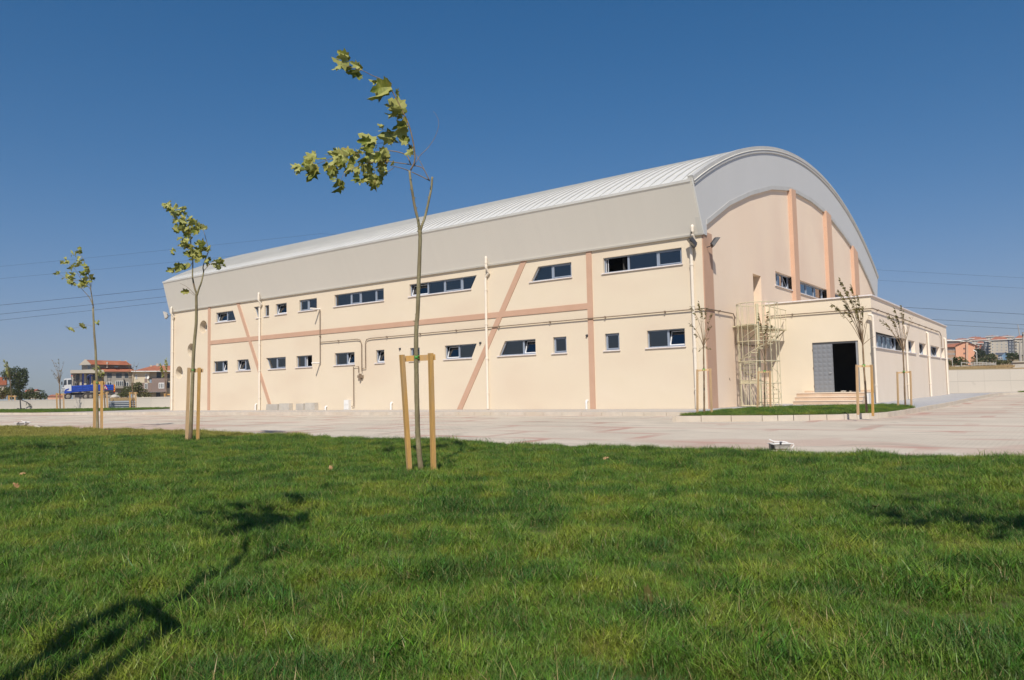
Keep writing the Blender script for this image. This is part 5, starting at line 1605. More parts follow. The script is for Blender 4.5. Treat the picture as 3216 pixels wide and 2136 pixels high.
stakes(CS, D1, (222, 122), (308, 1440), (543, 104), (577, 1452), 0.072, 0.095, 'wooden frame around the trunk of the nearest young tree', tiept=(388, 150))

def copy_tree_obj(o, loc, rotz, label):
    c = o.copy(); COL.objects.link(c)
    c.location = loc; c.rotation_euler = (0, 0, rotz); c['label'] = label
    for ch in list(o.children):
        d = ch.copy(); COL.objects.link(d); d.parent = c; d.matrix_parent_inverse = ch.matrix_parent_inverse.copy()
        for g in list(ch.children):
            e = g.copy(); COL.objects.link(e); e.parent = d; e.matrix_parent_inverse = g.matrix_parent_inverse.copy()
    return c

# ---- two further young trees to the left with clouds of leaves along their branches
def cluster_leaves(b, crop, D, cl, size, rnd, depth=0.3):
    for (cx, cy, rx, ry, n) in cl:
        for i in range(n):
            x = cx + rnd.uniform(-1, 1) * rx * 0.85; y = cy + rnd.uniform(-1, 1) * ry * 0.85
            dd = rnd.uniform(-depth, depth)
            p = dep(*crop(x, y), D + dd)
            d = (-RGT * rnd.uniform(0.1, 1.0) + UPV * rnd.uniform(-0.8, 0.6) + FWD * rnd.uniform(-0.5, 0.5)).normalized()
            if rnd.random() < 0.2: d = -d
            L_ = size * rnd.uniform(0.7, 1.25)
            nr = Vector((rnd.uniform(-1, 1), rnd.uniform(-1, 1), rnd.uniform(-1, 1)))
            leaf_mesh(b, p - d * L_ * 0.5, p + d * L_ * 0.5, nr, rnd.uniform(-0.4, 0.8), rnd)
D2 = 21.6
T2 = thing('young_plane_tree', 'young tree with an upright leafy top before the left end of the hall', 'tree', dep(597.5, 1388, D2), 0, 'young plane trees on the lawn')
rnd = random.Random(21)
P = path(ident, [(597, 1396), (598, 1370), (599.5, 1340), (602, 1280), (604, 1218), (607.7, 1118), (612, 1060), (616, 1019), (617, 975), (616.6, 936), (617.6, 922)], D2, 0.02, rnd)
b = MB(); b.tube(P, 0.060, 10, r1=0.034)
for i in range(4, len(P), 4): knob(b, P[i], 0.026, rnd)
b.build('trunk', M['bark'], T2, smooth=True)
for pts, r0, r1 in (
    ([(1155, 685), (1140, 640), (1130, 590), (1128, 560), (1130, 480), (1120, 400), (1110, 300), (1060, 220), (985, 150)], 0.030, 0.005),
    ([(1155, 685), (1165, 650), (1180, 610), (1193, 550), (1190, 520), (1205, 470), (1220, 420), (1200, 330), (1180, 270)], 0.028, 0.004),
    ([(1192, 545), (1215, 520), (1240, 500), (1290, 500)], 0.008, 0.004),
    ([(1130, 490), (1100, 530), (1050, 525), (990, 545)], 0.009, 0.004),
    ([(1125, 430), (1080, 400), (1040, 395)], 0.008, 0.004), ([(1118, 380), (1090, 330), (1040, 280), (1000, 200)], 0.008, 0.004),
    ([(1150, 690), (1100, 640), (1055, 615)], 0.007, 0.003), ([(1140, 688), (1110, 668), (1080, 665)], 0.005, 0.003)):
    branch(pts, C1, D2, r0, r1, T2, 0.05, rnd.uniform(-.3, .3), M['bark_thin'] if r0 < .02 else M['bark'], 6)
b = MB()
cluster_leaves(b, C1, D2, [(1000,165,35,35,9),(1040,200,45,35,12),(1080,240,50,35,12),(1060,280,45,35,11),(1110,330,50,45,16),(1170,280,25,30,6),(1090,390,50,40,14),(1180,400,50,40,14),(1150,440,60,40,16),(1010,430,18,18,3),(1060,520,40,20,9),(1010,525,20,12,3),(985,547,12,6,2),(1040,555,15,15,2),(1280,500,40,32,9),(1215,480,20,25,4),(1080,665,8,6,2),(1140,290,30,40,8),(1120,450,40,25,8)], 0.20, rnd)
b.build('crown', M['leaf'], T2)
stakes(ident, D2, (593.5, 1155), (586, 1388), (626, 1155), (620.5, 1391), 0.082, 0.11, 'wooden frame around the young tree before the left end of the hall', mL=M['wood_pale'], tiept=(607, 1162))

D3 = 30.5
T3 = thing('young_plane_tree', 'leftmost young tree at the lawn edge with a sparse yellowish top against the sky', 'tree', dep(306, 1352, D3), 0, 'young plane trees on the lawn')
P = path(ident, [(307, 1358), (306.5, 1340), (305, 1280), (304, 1203), (302, 1150), (300, 1096), (297, 1060), (295, 1026), (292, 967)], D3, 0.03, rnd)
b = MB(); b.tube(P, 0.058, 10, r1=0.034)
for i in range(4, len(P), 4): knob(b, P[i], 0.03, rnd)
b.build('trunk', M['bark'], T3, smooth=True)
for pts, r0, r1 in (
    ([(545, 760), (545, 740), (530, 640), (520, 560), (490, 480), (455, 415)], 0.026, 0.005),
    ([(545, 745), (525, 700), (490, 660), (465, 635)], 0.022, 0.006), ([(530, 650), (480, 600), (420, 600), (375, 580), (330, 550)], 0.010, 0.004),
    ([(480, 600), (430, 520), (380, 485)], 0.008, 0.004), ([(548, 868), (500, 860), (450, 875), (400, 880), (375, 862)], 0.006, 0.003),
    ([(550, 870), (560, 855), (568, 848)], 0.005, 0.003), ([(535, 640), (540, 600), (542, 565)], 0.007, 0.003)):
    branch(pts, C1, D3, r0, r1, T3, 0.05, rnd.uniform(-.3, .3), M['bark_thin'] if r0 < .02 else M['bark'], 6)
b = MB()
cluster_leaves(b, C1, D3, [(450,420,25,12,3),(440,445,20,20,4),(375,485,20,20,5),(470,490,28,30,7),(420,515,20,15,4),(500,530,20,20,3),(330,556,22,16,4),(400,570,40,20,7),(480,570,28,25,6),(538,572,12,12,3),(420,605,28,20,6),(480,620,38,25,9),(505,605,20,20,3),(412,880,18,12,4),(487,866,14,12,3),(568,848,6,7,2)], 0.24, rnd)
b.build('crown', M['leaf'], T3)
stakes(ident, D3, (297.5, 1196), (296, 1354), (319.5, 1197), (319, 1354), 0.10, 0.12, 'wooden frame around the leftmost young tree at the lawn edge', tiept=(305, 1202))

# ---- trees of the same rows outside the frame, whose shadows lie on the grass
def ground_at(x, y): return Vector((x, y, lawn_z(x, y)))
base1 = T1.location.copy()
s1 = [o for o in COL.objects if o.name.startswith('tree_stake_frame')][0]
for (x, y, rz, lab, slab_) in ((16.2, -27.8, -0.63, 'young tree right of the photographer whose shadow falls on the grass', 'wooden frame of the young tree right of the photographer'),
                       (9.62, -31.52, -1.05, 'young tree left of the photographer whose shadow falls on the grass', 'wooden frame of the young tree left of the photographer'),
                       (-4.6, -27.4, -0.5, 'young tree beyond the left edge whose shadow falls on the grass', 'wooden frame of the young tree beyond the left edge')):
    copy_tree_obj(T1, ground_at(x, y), rz, lab).scale = (1.25, 1.25, 0.86)
    c = copy_tree_obj(s1, ground_at(x, y), rz + 0.2, slab_)
    c.scale = (1.55, 1.55, 0.98)

# ---- small trees with thin wind-bent twigs on the grass island
def twig_tree(name, label, crop, basep, forkp, tops, D, r, leaf_n, lsize, group, bark=None, leafm=None, leaffrom=0.55, extra=None, bend=0.0):
    rnd = random.Random(hash(label) % 1000 if False else sum(map(ord, label)) % 997)
    t = thing(name, label, 'tree', dep(*crop(*basep), D), 0, group)
    P = path(crop, [(basep[0], basep[1] + 8), basep] + [(basep[0] + (forkp[0] - basep[0]) * k + rnd.uniform(-1.5, 1.5), basep[1] + (forkp[1] - basep[1]) * k) for k in (0.2, 0.4, 0.6, 0.8)] + [forkp], D, 0.01, rnd)
    b = MB(); b.tube(P, [r * (1 - 0.35 * i / len(P)) * rnd.uniform(0.88, 1.14) for i in range(len(P))], 7)
    b.build('trunk', bark or M['bark_thin'], t, smooth=True)
    lb = MB()
    for (x, y, lf) in tops:
        fx, fy = forkp
        mx_, my_ = fx + (x - fx) * 0.28 + (fx - x) * bend, fy + (y - fy) * 0.45
        fy2 = fy + rnd.uniform(-6, 14)
        dd = rnd.uniform(-0.45, 0.45)
        p0 = dep(*crop(fx, fy2), D); p1 = dep(*crop(mx_ + rnd.uniform(-6, 6), my_), D + dd * 0.6); p2 = dep(*crop(fx + (x - fx) * 0.62 + (fx - x) * bend * 0.8, fy + (y - fy) * 0.78), D + dd * 0.9); p3 = dep(*crop(x, y), D + dd)
        Q = smoothpath([p0, p1, p2, p3], 5)
        b = MB(); b.tube(Q, r * 0.33, 5, r1=r * 0.09)
        # side twigs
        for k in range(2):
            q = Q[int(len(Q) * rnd.uniform(0.3, 0.8))]
            b.tube([q, q + (RGT * rnd.uniform(-0.3, 0.3) + UPV * rnd.uniform(0.15, 0.4) + FWD * rnd.uniform(-.2, .2)) * 0.8], r * 0.10, 4, r1=r * 0.05)
        b.build('branch', bark or M['bark_thin'], t)
        for i in range(int(leaf_n * lf)):
            s = rnd.uniform(leaffrom, 1.0) * (len(Q) - 1); i0 = min(int(s), len(Q) - 2)
            q = Q[i0].lerp(Q[i0 + 1], s - i0)
            d = (-RGT * rnd.uniform(0.2, 1.0) + UPV * rnd.uniform(-0.5, 0.8) + FWD * rnd.uniform(-0.6, 0.6)).normalized()
            L_ = lsize * rnd.uniform(0.7, 1.3)
            leaf_mesh(lb, q, q + d * L_, Vector((rnd.uniform(-1, 1), rnd.uniform(-1, 1), rnd.uniform(-1, 1))), rnd.uniform(-0.3, 0.8), rnd, lobes=False)
    if lb.v: lb.build('crown', leafm or M['leaf_small'], t)
    return t
GI = 'slender young trees on the grass island'
ISLT = [
 (C6, (254, 1462), (249, 992), [(215, 672, .9), (160, 708, .7), (148, 832, .6), (320, 762, .7), (312, 850, .5), (295, 935, .3), (285, 705, .4), (185, 905, .3), (240, 735, .8), (305, 1020, .2), (225, 1020, .1)], (2213, 1297), 'slender young tree in front of the hall corner, leftmost on the grass island'),
 (C6, (683, 1432), (686, 1092), [(640, 752, 1.1), (648, 800, .6), (716, 745, 1.2), (722, 800, .8), (745, 850, .6), (700, 860, .5), (620, 980, 0), (765, 905, .1), (690, 900, .3)], (2402, 1284), 'slender young tree in front of the spiral staircase'),
]
ISLT2 = [
 (C7, (499, 1422), (463, 822), [(258, 232, 1.3), (358, 280, 1.2), (238, 322, 1.2), (182, 456, 1.2), (330, 340, 1.0), (425, 380, 1.1), (300, 445, 1.0), (470, 470, .9), (315, 520, .6), (520, 560, 0), (575, 745, 0), (385, 620, 0), (455, 580, .3), (410, 500, 1.0), (485, 620, 0)], (2712, 1297), 'slender young tree with many windswept leaves in front of the annex doorway'),
 (C7, (853, 1385), (832, 884), [(818, 460, .8), (756, 492, .9), (625, 596, .6), (655, 606, .5), (700, 555, .8), (735, 575, .8), (905, 570, .15), (925, 560, 0), (780, 560, .7), (840, 520, .8), (880, 700, .1), (760, 690, .1)], (2843, 1277), 'slender young tree at the right tip of the grass island'),
]
for crop, bp, fp, tops, bpx, lab in ISLT + ISLT2:
    bw = onplane(bpx[0], bpx[1], 2, 0.05); D = depth_of(bw)
    twig_tree('slender_tree', lab, crop, bp, fp, tops, D, 0.038, 22 if crop is C6 else 34, 0.10, GI, bend=0.0 if crop is C6 else -0.06)
def DP(x, y, z=0.05): return depth_of(onplane(x, y, 2, z))
GF = 'thin wooden frames around the island trees'
stakes(C6, DP(2213, 1299), (204, 1160), (205, 1472), (296, 1152), (307, 1474), 0.058, 0.062, 'thin wooden frame around the island tree at the hall corner', M['wood_pale'], M['wood_pale'], GF, (250, 1160))
stakes(C6, DP(2400, 1286), (641, 1172), (633, 1436), (722, 1168), (727, 1436), 0.058, 0.062, 'thin wooden frame around the island tree before the spiral staircase', M['wood_pale'], M['wood_pale'], GF, (683, 1172))
stakes(C7, DP(2710, 1299), (409, 1004), (420, 1425), (543, 1004), (556, 1436), 0.058, 0.062, 'thin wooden frame around the island tree before the annex door', M['wood_pale'], M['wood'], GF, (473, 1010))
stakes(C7, DP(2843, 1277), (778, 1068), (787, 1384), (897, 1060), (907, 1390), 0.058, 0.062, 'thin wooden frame around the tree at the right tip of the island', M['wood_pale'], M['wood_pale'], GF, (838, 1066))

# ---- little trees along the far left wall
SHORT = {'young tree w': 'leafy young tree', 'bare young t': 'bare tree left of the blue truck', 'thin bare yo': 'thin bare tree beside the gate opening', 'young tree b': 'small tree beside the far left corner of the hall'}
GL = 'young trees along the low wall on the left'
GLF = 'wooden frames along the low wall on the left'
LEFT = [
 ('young tree with a yellow-green leafy top, leftmost along the low wall', (168, 806), (150, 590), [(60, 130, 1), (100, 150, 1), (80, 210, 1), (130, 240, 1), (95, 190, 1)], 'leafy', ((118, 600), (124, 800), (195, 600), (203, 800))),
 ('bare young tree with a few reddish leaves left of the blue truck', (797, 795), (788, 452), [(680, 120, .35), (780, 110, .4), (740, 160, .3), (850, 160, .3), (670, 250, .3), (815, 250, .3), (700, 330, .2), (760, 330, .2), (835, 290, .2)], 'bare', ((748, 568), (758, 818), (838, 572), (848, 818))),
 ('young tree with a leafy top right of the blue truck cargo bed', (1390, 775), (1375, 420), [(1240, 240, .8), (1290, 190, .8), (1340, 270, 1), (1390, 300, .6), (1300, 300, 1)], 'leafy', ((1290, 585), (1300, 790), (1412, 552), (1424, 775))),
 ('thin bare young tree beside the opening in the low wall', (1770, 790), (1752, 520), [(1700, 180, .4), (1780, 150, .2), (1840, 160, .2), (1750, 260, .5), (1680, 260, .5)], 'bare', ((1718, 555), (1722, 790), (1795, 555), (1800, 790))),
 ('young tree beside the far left corner of the hall', (2216, 770), (2200, 540), [(2130, 190, 1.4), (2150, 230, 1.4), (2210, 110, .7), (2225, 170, .8)], 'leafy', ((2180, 575), (2184, 775), (2262, 575), (2264, 775))),
]
for lab, bp, fp, tops, kd, sk in LEFT:
    D = 80.0 if bp[0] > 300 else 92.0
    twig_tree('young_tree', lab, C2, bp, fp, tops, D, 0.075, 20 if kd == 'leafy' else 14, 0.30 if kd == 'leafy' else 0.2, GL, leafm=M['leaf'] if kd == 'leafy' else M['leaf_small'], leaffrom=0.45)
    stakes(C2, D, sk[0], sk[1], sk[2], sk[3], 0.15, 0.14, 'wooden frame around the ' + (SHORT[lab[:12]] if lab[:12] != 'young tree w' else ('leftmost leafy tree along the low wall' if bp[0] < 300 else 'leafy tree right of the truck bed')), None, M['wood_pale'], GLF)
# low dark frame by the second left tree
t = thing('broken_tree', 'dark broken sapling leaning over beside its low black frame at the far left', 'tree', dep(*C2(270, 806), 88))
b = MB(); b.tube([dep(*C2(x, y), 88) for x, y in ((280, 806), (272, 740), (266, 655), (290, 662), (350, 685), (395, 715), (410, 738))], 0.08, 6, r1=0.03); b.build('trunk', M['dark'], t)
b = MB(); rnd = random.Random(3)
for i in range(16):
    x = rnd.uniform(330, 412); y = 680 + (x - 330) * 0.6 + rnd.uniform(-12, 14); p = dep(*C2(x, y), 88)
    leaf_mesh(b, p, p + Vector((rnd.uniform(-.3, .3), rnd.uniform(-.3, .3), rnd.uniform(-.35, .1))), Vector((0, -1, .3)), .3, rnd, False)
b.build('crown', M['tree_dark'], t)
b = MB()
for x in (238, 278, 318): b.beam(dep(*C2(x, 768), 88), dep(*C2(x, 808), 88), 0.16, 0.16, up=Vector((1, 0, 0)))
b.beam(dep(*C2(230, 784), 88), dep(*C2(328, 780), 88), 0.1, 0.2)
tag(b.build('low_barrier', M['dark']), 'low black frame on the grass before the low wall, at the far left', 'barrier')

# ---- fallen leaves and a broad-leaved weed on the lawn
M['fallen'] = mat('dry_fallen_leaf', (0.34, 0.19, 0.09), (0.42, 0.26, 0.13), 30, 0.7)
for i, (x, y, lab) in enumerate(((62, 1482, 'dry brown leaf on the grass at the far left, the higher of two'), (57, 1528, 'dry brown leaf on the grass at the far left, the lower of two'), (1042, 1475, 'dry brown leaf on the grass left of the nearest tree'), (1896, 1440, 'dry orange leaf on the grass right of the nearest tree'), (2750, 1590, 'dry brown leaf on the grass beside the right-hand shadow'))):
    p = onplane(x, y, 2, -0.28)
    p = Vector((p.x, p.y, lawn_z(p.x, p.y) + 0.075))
    rnd = random.Random(i * 7 + 2); b = MB()
    leaf_mesh(b, p, p + Vector((rnd.uniform(-.12, .12), rnd.uniform(-.08, .08), rnd.uniform(0.02, .07))).normalized() * 0.10, Vector((0.1, -0.6, 0.8)), 0.6, rnd)
    tag(b.build('fallen_leaf', M['fallen']), lab, 'leaf', 'fallen leaves on the lawn')
p = onplane(2037, 1900, 2, -0.36); p.z = lawn_z(p.x, p.y)
b = MB(); rnd = random.Random(4)
for k in range(7):
    a = k * 0.9 + 0.3; d = Vector((math.cos(a) * 0.45, math.sin(a) * 0.45, 1.0)).normalized() * rnd.uniform(0.10, 0.17)
    leaf_mesh(b, p + Vector((0, 0, 0.01)), p + d, Vector((math.cos(a), math.sin(a), -0.4)), 0.5, rnd, False)
tag(b.build('weed', M['grass']), 'broad-bladed light green weed sprouting from the near lawn right of centre', 'weed')

# ---- low lawn floodlights at the edge of the grass
def lawn_lamp(pos, s, rot, lab):
    t = thing('lawn_floodlight', lab, 'floodlight', pos, rot, 'low floodlights at the lawn edge')
    pos = Vector(pos)
    Mx = Matrix.Translation(pos) @ Matrix.Rotation(rot, 4, 'Z') @ Matrix.Scale(s, 4)
    def B(b, *a): b.box(*a, Mx)
    b = MB(); B(b, -0.26, -0.13, -0.07, 0.07, -0.10, 0.26); b.tube([Mx @ Vector((-0.2, 0, 0.2)), Mx @ Vector((-0.12, 0, 0.28))], 0.03 * s, 6); b.build('bracket', M['lamp'], t)
    b = MB()
    prof_b = [(-0.12, -0.14), (0.24, -0.14), (0.24, 0.14), (-0.12, 0.14)]; prof_t = [(-0.16, -0.22), (0.36, -0.22), (0.36, 0.22), (-0.16, 0.22)]
    b.hexa([Mx @ Vector((x, y, 0.09)) for x, y in prof_b], [Mx @ Vector((x, y, 0.235)) for x, y in prof_t]); b.build('housing', M['lamp_grey'], t)
    b = MB()
    B(b, -0.10, 0.26, -0.13, 0.13, 0.055, 0.089); b.build('base_plate', M['conduit'], t)
    b = MB()
    B(b, -0.25, 0.40, -0.25, 0.25, 0.236, 0.262)
    b.tube([Mx @ Vector((x, -0.255, z)) for x, z in ((-0.28, 0.275), (-0.1, 0.262), (0.3, 0.262), (0.41, 0.25), (0.43, 0.2), (0.36, 0.12))], 0.014 * s, 6)
    b.tube([Mx @ Vector((x, 0.2, z)) for x, z in ((-0.2, 0.37), (-0.05, 0.31), (0.3, 0.29), (0.4, 0.262))], 0.016 * s, 6)
    b.build('lid', M['pvc'], t)
    b = MB(); B(b, -0.03, 0.03, -0.275, -0.252, 0.22, 0.29); B(b, 0.13, 0.19, 0.1, 0.2, 0.263, 0.30); b.build('clip', M['lamp'], t)
pl0 = onplane(*Z(2350, 1350, 11.805)(1100, 790), 2, -0.33)
Dl = depth_of(pl0)
lawn_lamp((pl0.x, pl0.y, -0.335), 0.62, math.radians(37), 'pale grey floodlight lying low at the lawn edge towards the right')
pl1 = onplane(*C2(285, 1022), 2, -0.27)
lawn_lamp((pl1.x, pl1.y, -0.25), 0.8, math.radians(30), 'pale grey floodlight lying low at the lawn edge at the far left')
p = onplane(*C2(500, 1024), 2, -0.27)
b = MB(); b.box(-0.17, 0.17, -0.08, 0.08, 0, 0.06, Matrix.Translation((p.x, p.y, -0.25)) @ Matrix.Rotation(0.6, 4, 'Z')); b.box(-0.1, 0.06, -0.06, 0.06, 0.06, 0.09, Matrix.Translation((p.x, p.y, -0.25)) @ Matrix.Rotation(0.5, 4, 'Z'))
tag(b.build('kerb_fragment', M['concrete']), 'small grey stone fragment lying on the lawn edge near the left floodlight', 'stone')

# ================================================================== BOUNDARY WALLS
def wall_run(pts, z0, z1, th, label, name='boundary_wall', m=None, group=None):
    b = MB()
    for (a, c) in zip(pts, pts[1:]):
        a = Vector(a); c = Vector(c); t = (c - a).normalized(); n = Vector((-t.y, t.x)) * th
        b.hexa([(a.x, a.y, z0), (c.x, c.y, z0), (c.x + n.x, c.y + n.y, z0), (a.x + n.x, a.y + n.y, z0)],
               [(a.x, a.y, z1), (c.x, c.y, z1), (c.x + n.x, c.y + n.y, z1), (a.x + n.x, a.y + n.y, z1)])
    return tag(b.build(name, m or M['cwall']), label, 'wall', group)
# left wall: from far left to the gate, then behind the hall corner
def on_line(px):
    """where the photo column px meets the left wall line"""
    d = ray(px, 1260)
    best = None
    for (a, c) in zip(LW, LW[1:]):
        ax_, ay_ = a; cx_, cy_ = c
        ex, ey = cx_ - ax_, cy_ - ay_
        den = d.x * ey - d.y * ex
        s = ((ax_ - CAM.x) * ey - (ay_ - CAM.y) * ex) / den
        u = ((ax_ - CAM.x) * d.y - (ay_ - CAM.y) * d.x) / den
        if 0 <= u <= 1: best = (CAM.x + d.x * s, CAM.y + d.y * s)
    return best
g0 = on_line(341); g1 = on_line(429)
def between(p, q): return [r for r in LW if min(p[0], q[0]) < r[0] < max(p[0], q[0])]
wall_run([LW[0]] + between(LW[0], g0) + [g0], -0.3, 1.12, 0.25, 'low cast concrete boundary wall on the left below the blue truck', group='boundary walls')
wall_run([g1] + between(g1, LW[-1]) + [LW[-1]], -0.3, 1.15, 0.25, 'short stretch of low concrete wall between the grey gate and the hall corner', group='boundary walls')
gate = thing('sliding_gate', 'low blue-grey metal sheet gate in the opening of the left wall', 'gate', (g0[0], g0[1], 0))
b = MB()
ga = Vector((g0[0], g0[1] + 0.06)); gc = Vector((g1[0], g1[1] + 0.06)); t = (gc - ga).normalized(); n = Vector((-t.y, t.x)) * 0.08
b.hexa([(ga.x, ga.y, -0.1), (gc.x, gc.y, -0.1), (gc.x + n.x, gc.y + n.y, -0.1), (ga.x + n.x, ga.y + n.y, -0.1)], [(ga.x, ga.y, 0.82), (gc.x, gc.y, 0.82), (gc.x + n.x, gc.y + n.y, 0.82), (ga.x + n.x, ga.y + n.y, 0.82)])
b.build('sheet', M['gategrey'], gate)
b = MB()
for z in (0.08, 0.30, 0.52, 0.70): b.beam((ga.x - n.x, ga.y - n.y - 0.02, z), (gc.x - n.x, gc.y - n.y - 0.02, z), 0.06, 0.045)
b.build('rail', M['lamp_grey'], gate)
# right wall
wall_run([(-2.0, 38.6), (4.55, 41.9), (9.7, 48.3), (34, 78.5)], -0.3, 2.02, 0.3, 'tall cast concrete retaining wall behind the right end of the annex', group='boundary walls')

# ================================================================== TERRAIN BEHIND THE WALLS
def terr(az, r):
    """height beyond the walls; az in photo columns"""
    L0 = 0.98 + 0.0 * r
    if az < 2400: 
        return L0 - 0.0004 * max(0, r - 150)
    k = min(1, (az - 2400) / 450.0)
    k = k * k * (3 - 2 * k)
    pts = [(60, 1.95), (72, 2.2), (100, 2.85), (130, 3.5), (180, 4.6), (330, 8.0), (450, 13), (560, 20), (700, 32), (830, 44), (950, 47), (1300, 47), (2500, 40)]
    h = pts[-1][1]
    for (a, za), (c, zc_) in zip(pts, pts[1:]):
        if r <= c:
            h = za + (zc_ - za) * max(0, (r - a)) / (c - a); break
    return L0 + (h - L0) * k
b = MB()
cols = [-1200 + i * 60 for i in range(100)]
rr_ = [0, 0.04, 1, 3, 8, 18, 40, 80, 140, 230, 340, 450, 560, 680, 800, 930, 1080, 1300, 1600, 2100]
vs = []
for px in cols:
    d = ray(px, 1230); d2 = Vector((d.x, d.y)).normalized()
    # distance to the wall line
    def hit(line):
        for (a, c) in zip(line, line[1:]):
            e = Vector(c) - Vector(a); w_ = Vector(a) - Vector((CAM.x, CAM.y))
            den = d2.x * e.y - d2.y * e.x
            if abs(den) < 1e-6: continue
            s = (w_.x * e.y - w_.y * e.x) / den; u = (w_.x * d2.y - w_.y * d2.x) / den
            if 0 <= u <= 1 and s > 0: return s
        return None
    r0 = hit([(-260, -12)] + LW + [(-50, 60), (-10, 70)]) if px < 1900 else None
    if r0 is None: r0 = hit([(-60, 60), (-2.0, 44.5), (4.55, 42.1), (9.7, 48.5), (34, 78.7), (90, 148)])
    if r0 is None: r0 = 110
    for q in rr_:
        r = r0 + 0.3 + q
        p = Vector((CAM.x, CAM.y)) + d2 * r
        z = terr(px, d2.dot(Vector((-math.cos(YAW), math.sin(YAW)))) * r) + (0.12 * noise.noise(Vector((p.x * .15, p.y * .15, 0))) if q > 3 else 0)
        vs.append((p.x, p.y, -0.3 if q == 0 else (min(z, 1.9) if (px >= 2400 and q < 1) else z)))
nr_ = len(rr_)
fs = [(i * nr_ + j, (i + 1) * nr_ + j, (i + 1) * nr_ + j + 1, i * nr_ + j + 1)[::-1] for i in range(len(cols) - 1) for j in range(nr_ - 1)]
# skirt down to the base ground
b.raw(vs, fs)
tag(b.build('hills', M['dryground']), kind='structure')

# ================================================================== BUSHES AND FAR TREES
def leafcloud(b, crop, D, blobs, size, dens, rnd, thick=0.8, flat=0.0):
    for (cx, cy, rx, ry) in blobs:
        c = dep(*crop(cx, cy), D)
        ex = (dep(*crop(cx + rx, cy), D) - c).length; ez = (dep(*crop(cx, cy + ry), D) - c).length; ey = ex * thick
        size_ = size * 0.62
        n = int(dens * 20 * (ex * ez + ex * ey) / (size * size))
        seeds = [Vector((rnd.gauss(0, .55), rnd.gauss(0, .55), rnd.gauss(0, .55))) for _ in range(9)]
        for i in range(n):
            if rnd.random() < 0.55:
                s_ = rnd.choice(seeds); v = s_ + Vector((rnd.gauss(0, .26), rnd.gauss(0, .26), rnd.gauss(0, .26)))
            else:
                v = Vector((rnd.gauss(0, 1), rnd.gauss(0, 1), rnd.gauss(0, 1))).normalized() * rnd.uniform(0.55, 1.03)
            if v.length > 1.12: continue
            p = c + RGT * (v.x * ex) + FWD * (v.y * ey) + Vector((0, 0, 1)) * (v.z * ez)
            s = size_ * rnd.uniform(0.5, 1.1)
            a = Vector((rnd.gauss(0, 1), rnd.gauss(0, 1), rnd.gauss(0, 1))).normalized()
            c_ = a.cross(Vector((rnd.gauss(0, 1), rnd.gauss(0, 1), rnd.gauss(0, 1)))).normalized()
            b.face([p - a * s * .6, p + c_ * s * .35, p + a * s * .6, p - c_ * s * .35])
def far_plant(name, label, cat, crop, D, blobs, size, dens, m, trunk=None, group=None, seed=1):
    rnd = random.Random(seed)
    bx, by = blobs[0][0], max(y + ry for _, y, _, ry in blobs)
    t = thing(name, label, cat, dep(*crop(bx, by), D), 0, group)
    b = MB(); leafcloud(b, crop, D, blobs, size, dens, rnd); b.build('crown', m, t)
    tb = MB()
    if trunk:
        x0, y0, x1, y1, r = trunk
        p0, p1 = dep(*crop(x0, y0), D), dep(*crop(x1, y1), D)
        tb.tube([p0, p0.lerp(p1, .5), p1], r, 7, r1=r * .5)
        for cx, cy, rx, ry in blobs[:5]:
            tb.tube([p0.lerp(p1, .75), p1.lerp(dep(*crop(cx, cy), D), .5), dep(*crop(cx, cy), D)], r * .5, 5, r1=r * .15)
    else:
        for cx, cy, rx, ry in blobs[:4]:
            p0 = dep(*crop(cx, by + 4), D); tb.tube([p0, dep(*crop(cx + rnd.uniform(-.3, .3) * rx, cy), D)], size * .25, 5, r1=size * .08)
    tb.build('trunk', M['bark_thin'], t)
    return t
GB = 'bushes and trees behind the left wall'
far_plant('bushy_tree', 'tall dark bushy tree behind the low wall at the far left', 'tree', C2, 125, [(200, 300, 110, 90), (300, 350, 80, 110), (110, 330, 90, 70), (250, 430, 110, 80), (200, 500, 120, 90), (330, 300, 45, 70), (260, 600, 140, 50)], 0.42, 2.6, M['bush'], (265, 660, 235, 330, .28), GB, 3)
far_plant('bush', 'yellowish bush below the orange brick wall at the far left edge', 'bush', C2, 118, [(40, 540, 80, 60), (110, 560, 80, 55), (20, 600, 60, 45)], 0.40, 2.4, M['bush_y'], None, GB, 4)
far_plant('bush', 'rounded dark bush right of the bushy tree on the left', 'bush', C2, 122, [(540, 590, 70, 60), (590, 610, 45, 40), (470, 600, 60, 48), (400, 560, 60, 70), (380, 610, 70, 40)], 0.42, 2.4, M['bush'], None, GB, 5)
far_plant('bush', 'wide green bush between the truck and the brown house', 'bush', C2, 128, [(1690, 550, 90, 70), (1790, 500, 90, 80), (1870, 560, 90, 60), (1610, 590, 60, 35), (1950, 595, 60, 30), (1830, 470, 60, 50)], 0.42, 2.4, M['bush_y'], None, GB, 6)
GR = 'trees and bushes behind the right wall'
far_plant('bush', 'bright green bush just right of the annex behind the tall wall', 'bush', CR, 105, [(400, 860, 55, 50), (370, 820, 40, 50)], 0.35, 2.4, M['bush_y'], None, GR, 7)
far_plant('bush', 'dark green bush behind the short white post on the right', 'bush', CR, 112, [(470, 800, 70, 70), (520, 840, 80, 60), (480, 760, 45, 40)], 0.4, 2.4, M['bush'], None, GR, 8)
far_plant('bush', 'rounded green bush below the salmon building', 'bush', CR, 116, [(610, 810, 90, 80), (680, 830, 60, 60), (570, 860, 60, 40)], 0.42, 2.4, M['bush_y'], None, GR, 9)
far_plant('round_tree', 'dark round tree right of the salmon building', 'tree', CR, 190, [(950, 650, 95, 75), (900, 620, 60, 45), (1010, 680, 55, 55), (940, 720, 100, 60)], 0.6, 2.4, M['tree_dark'], (950, 880, 950, 700, .3), GR, 10)
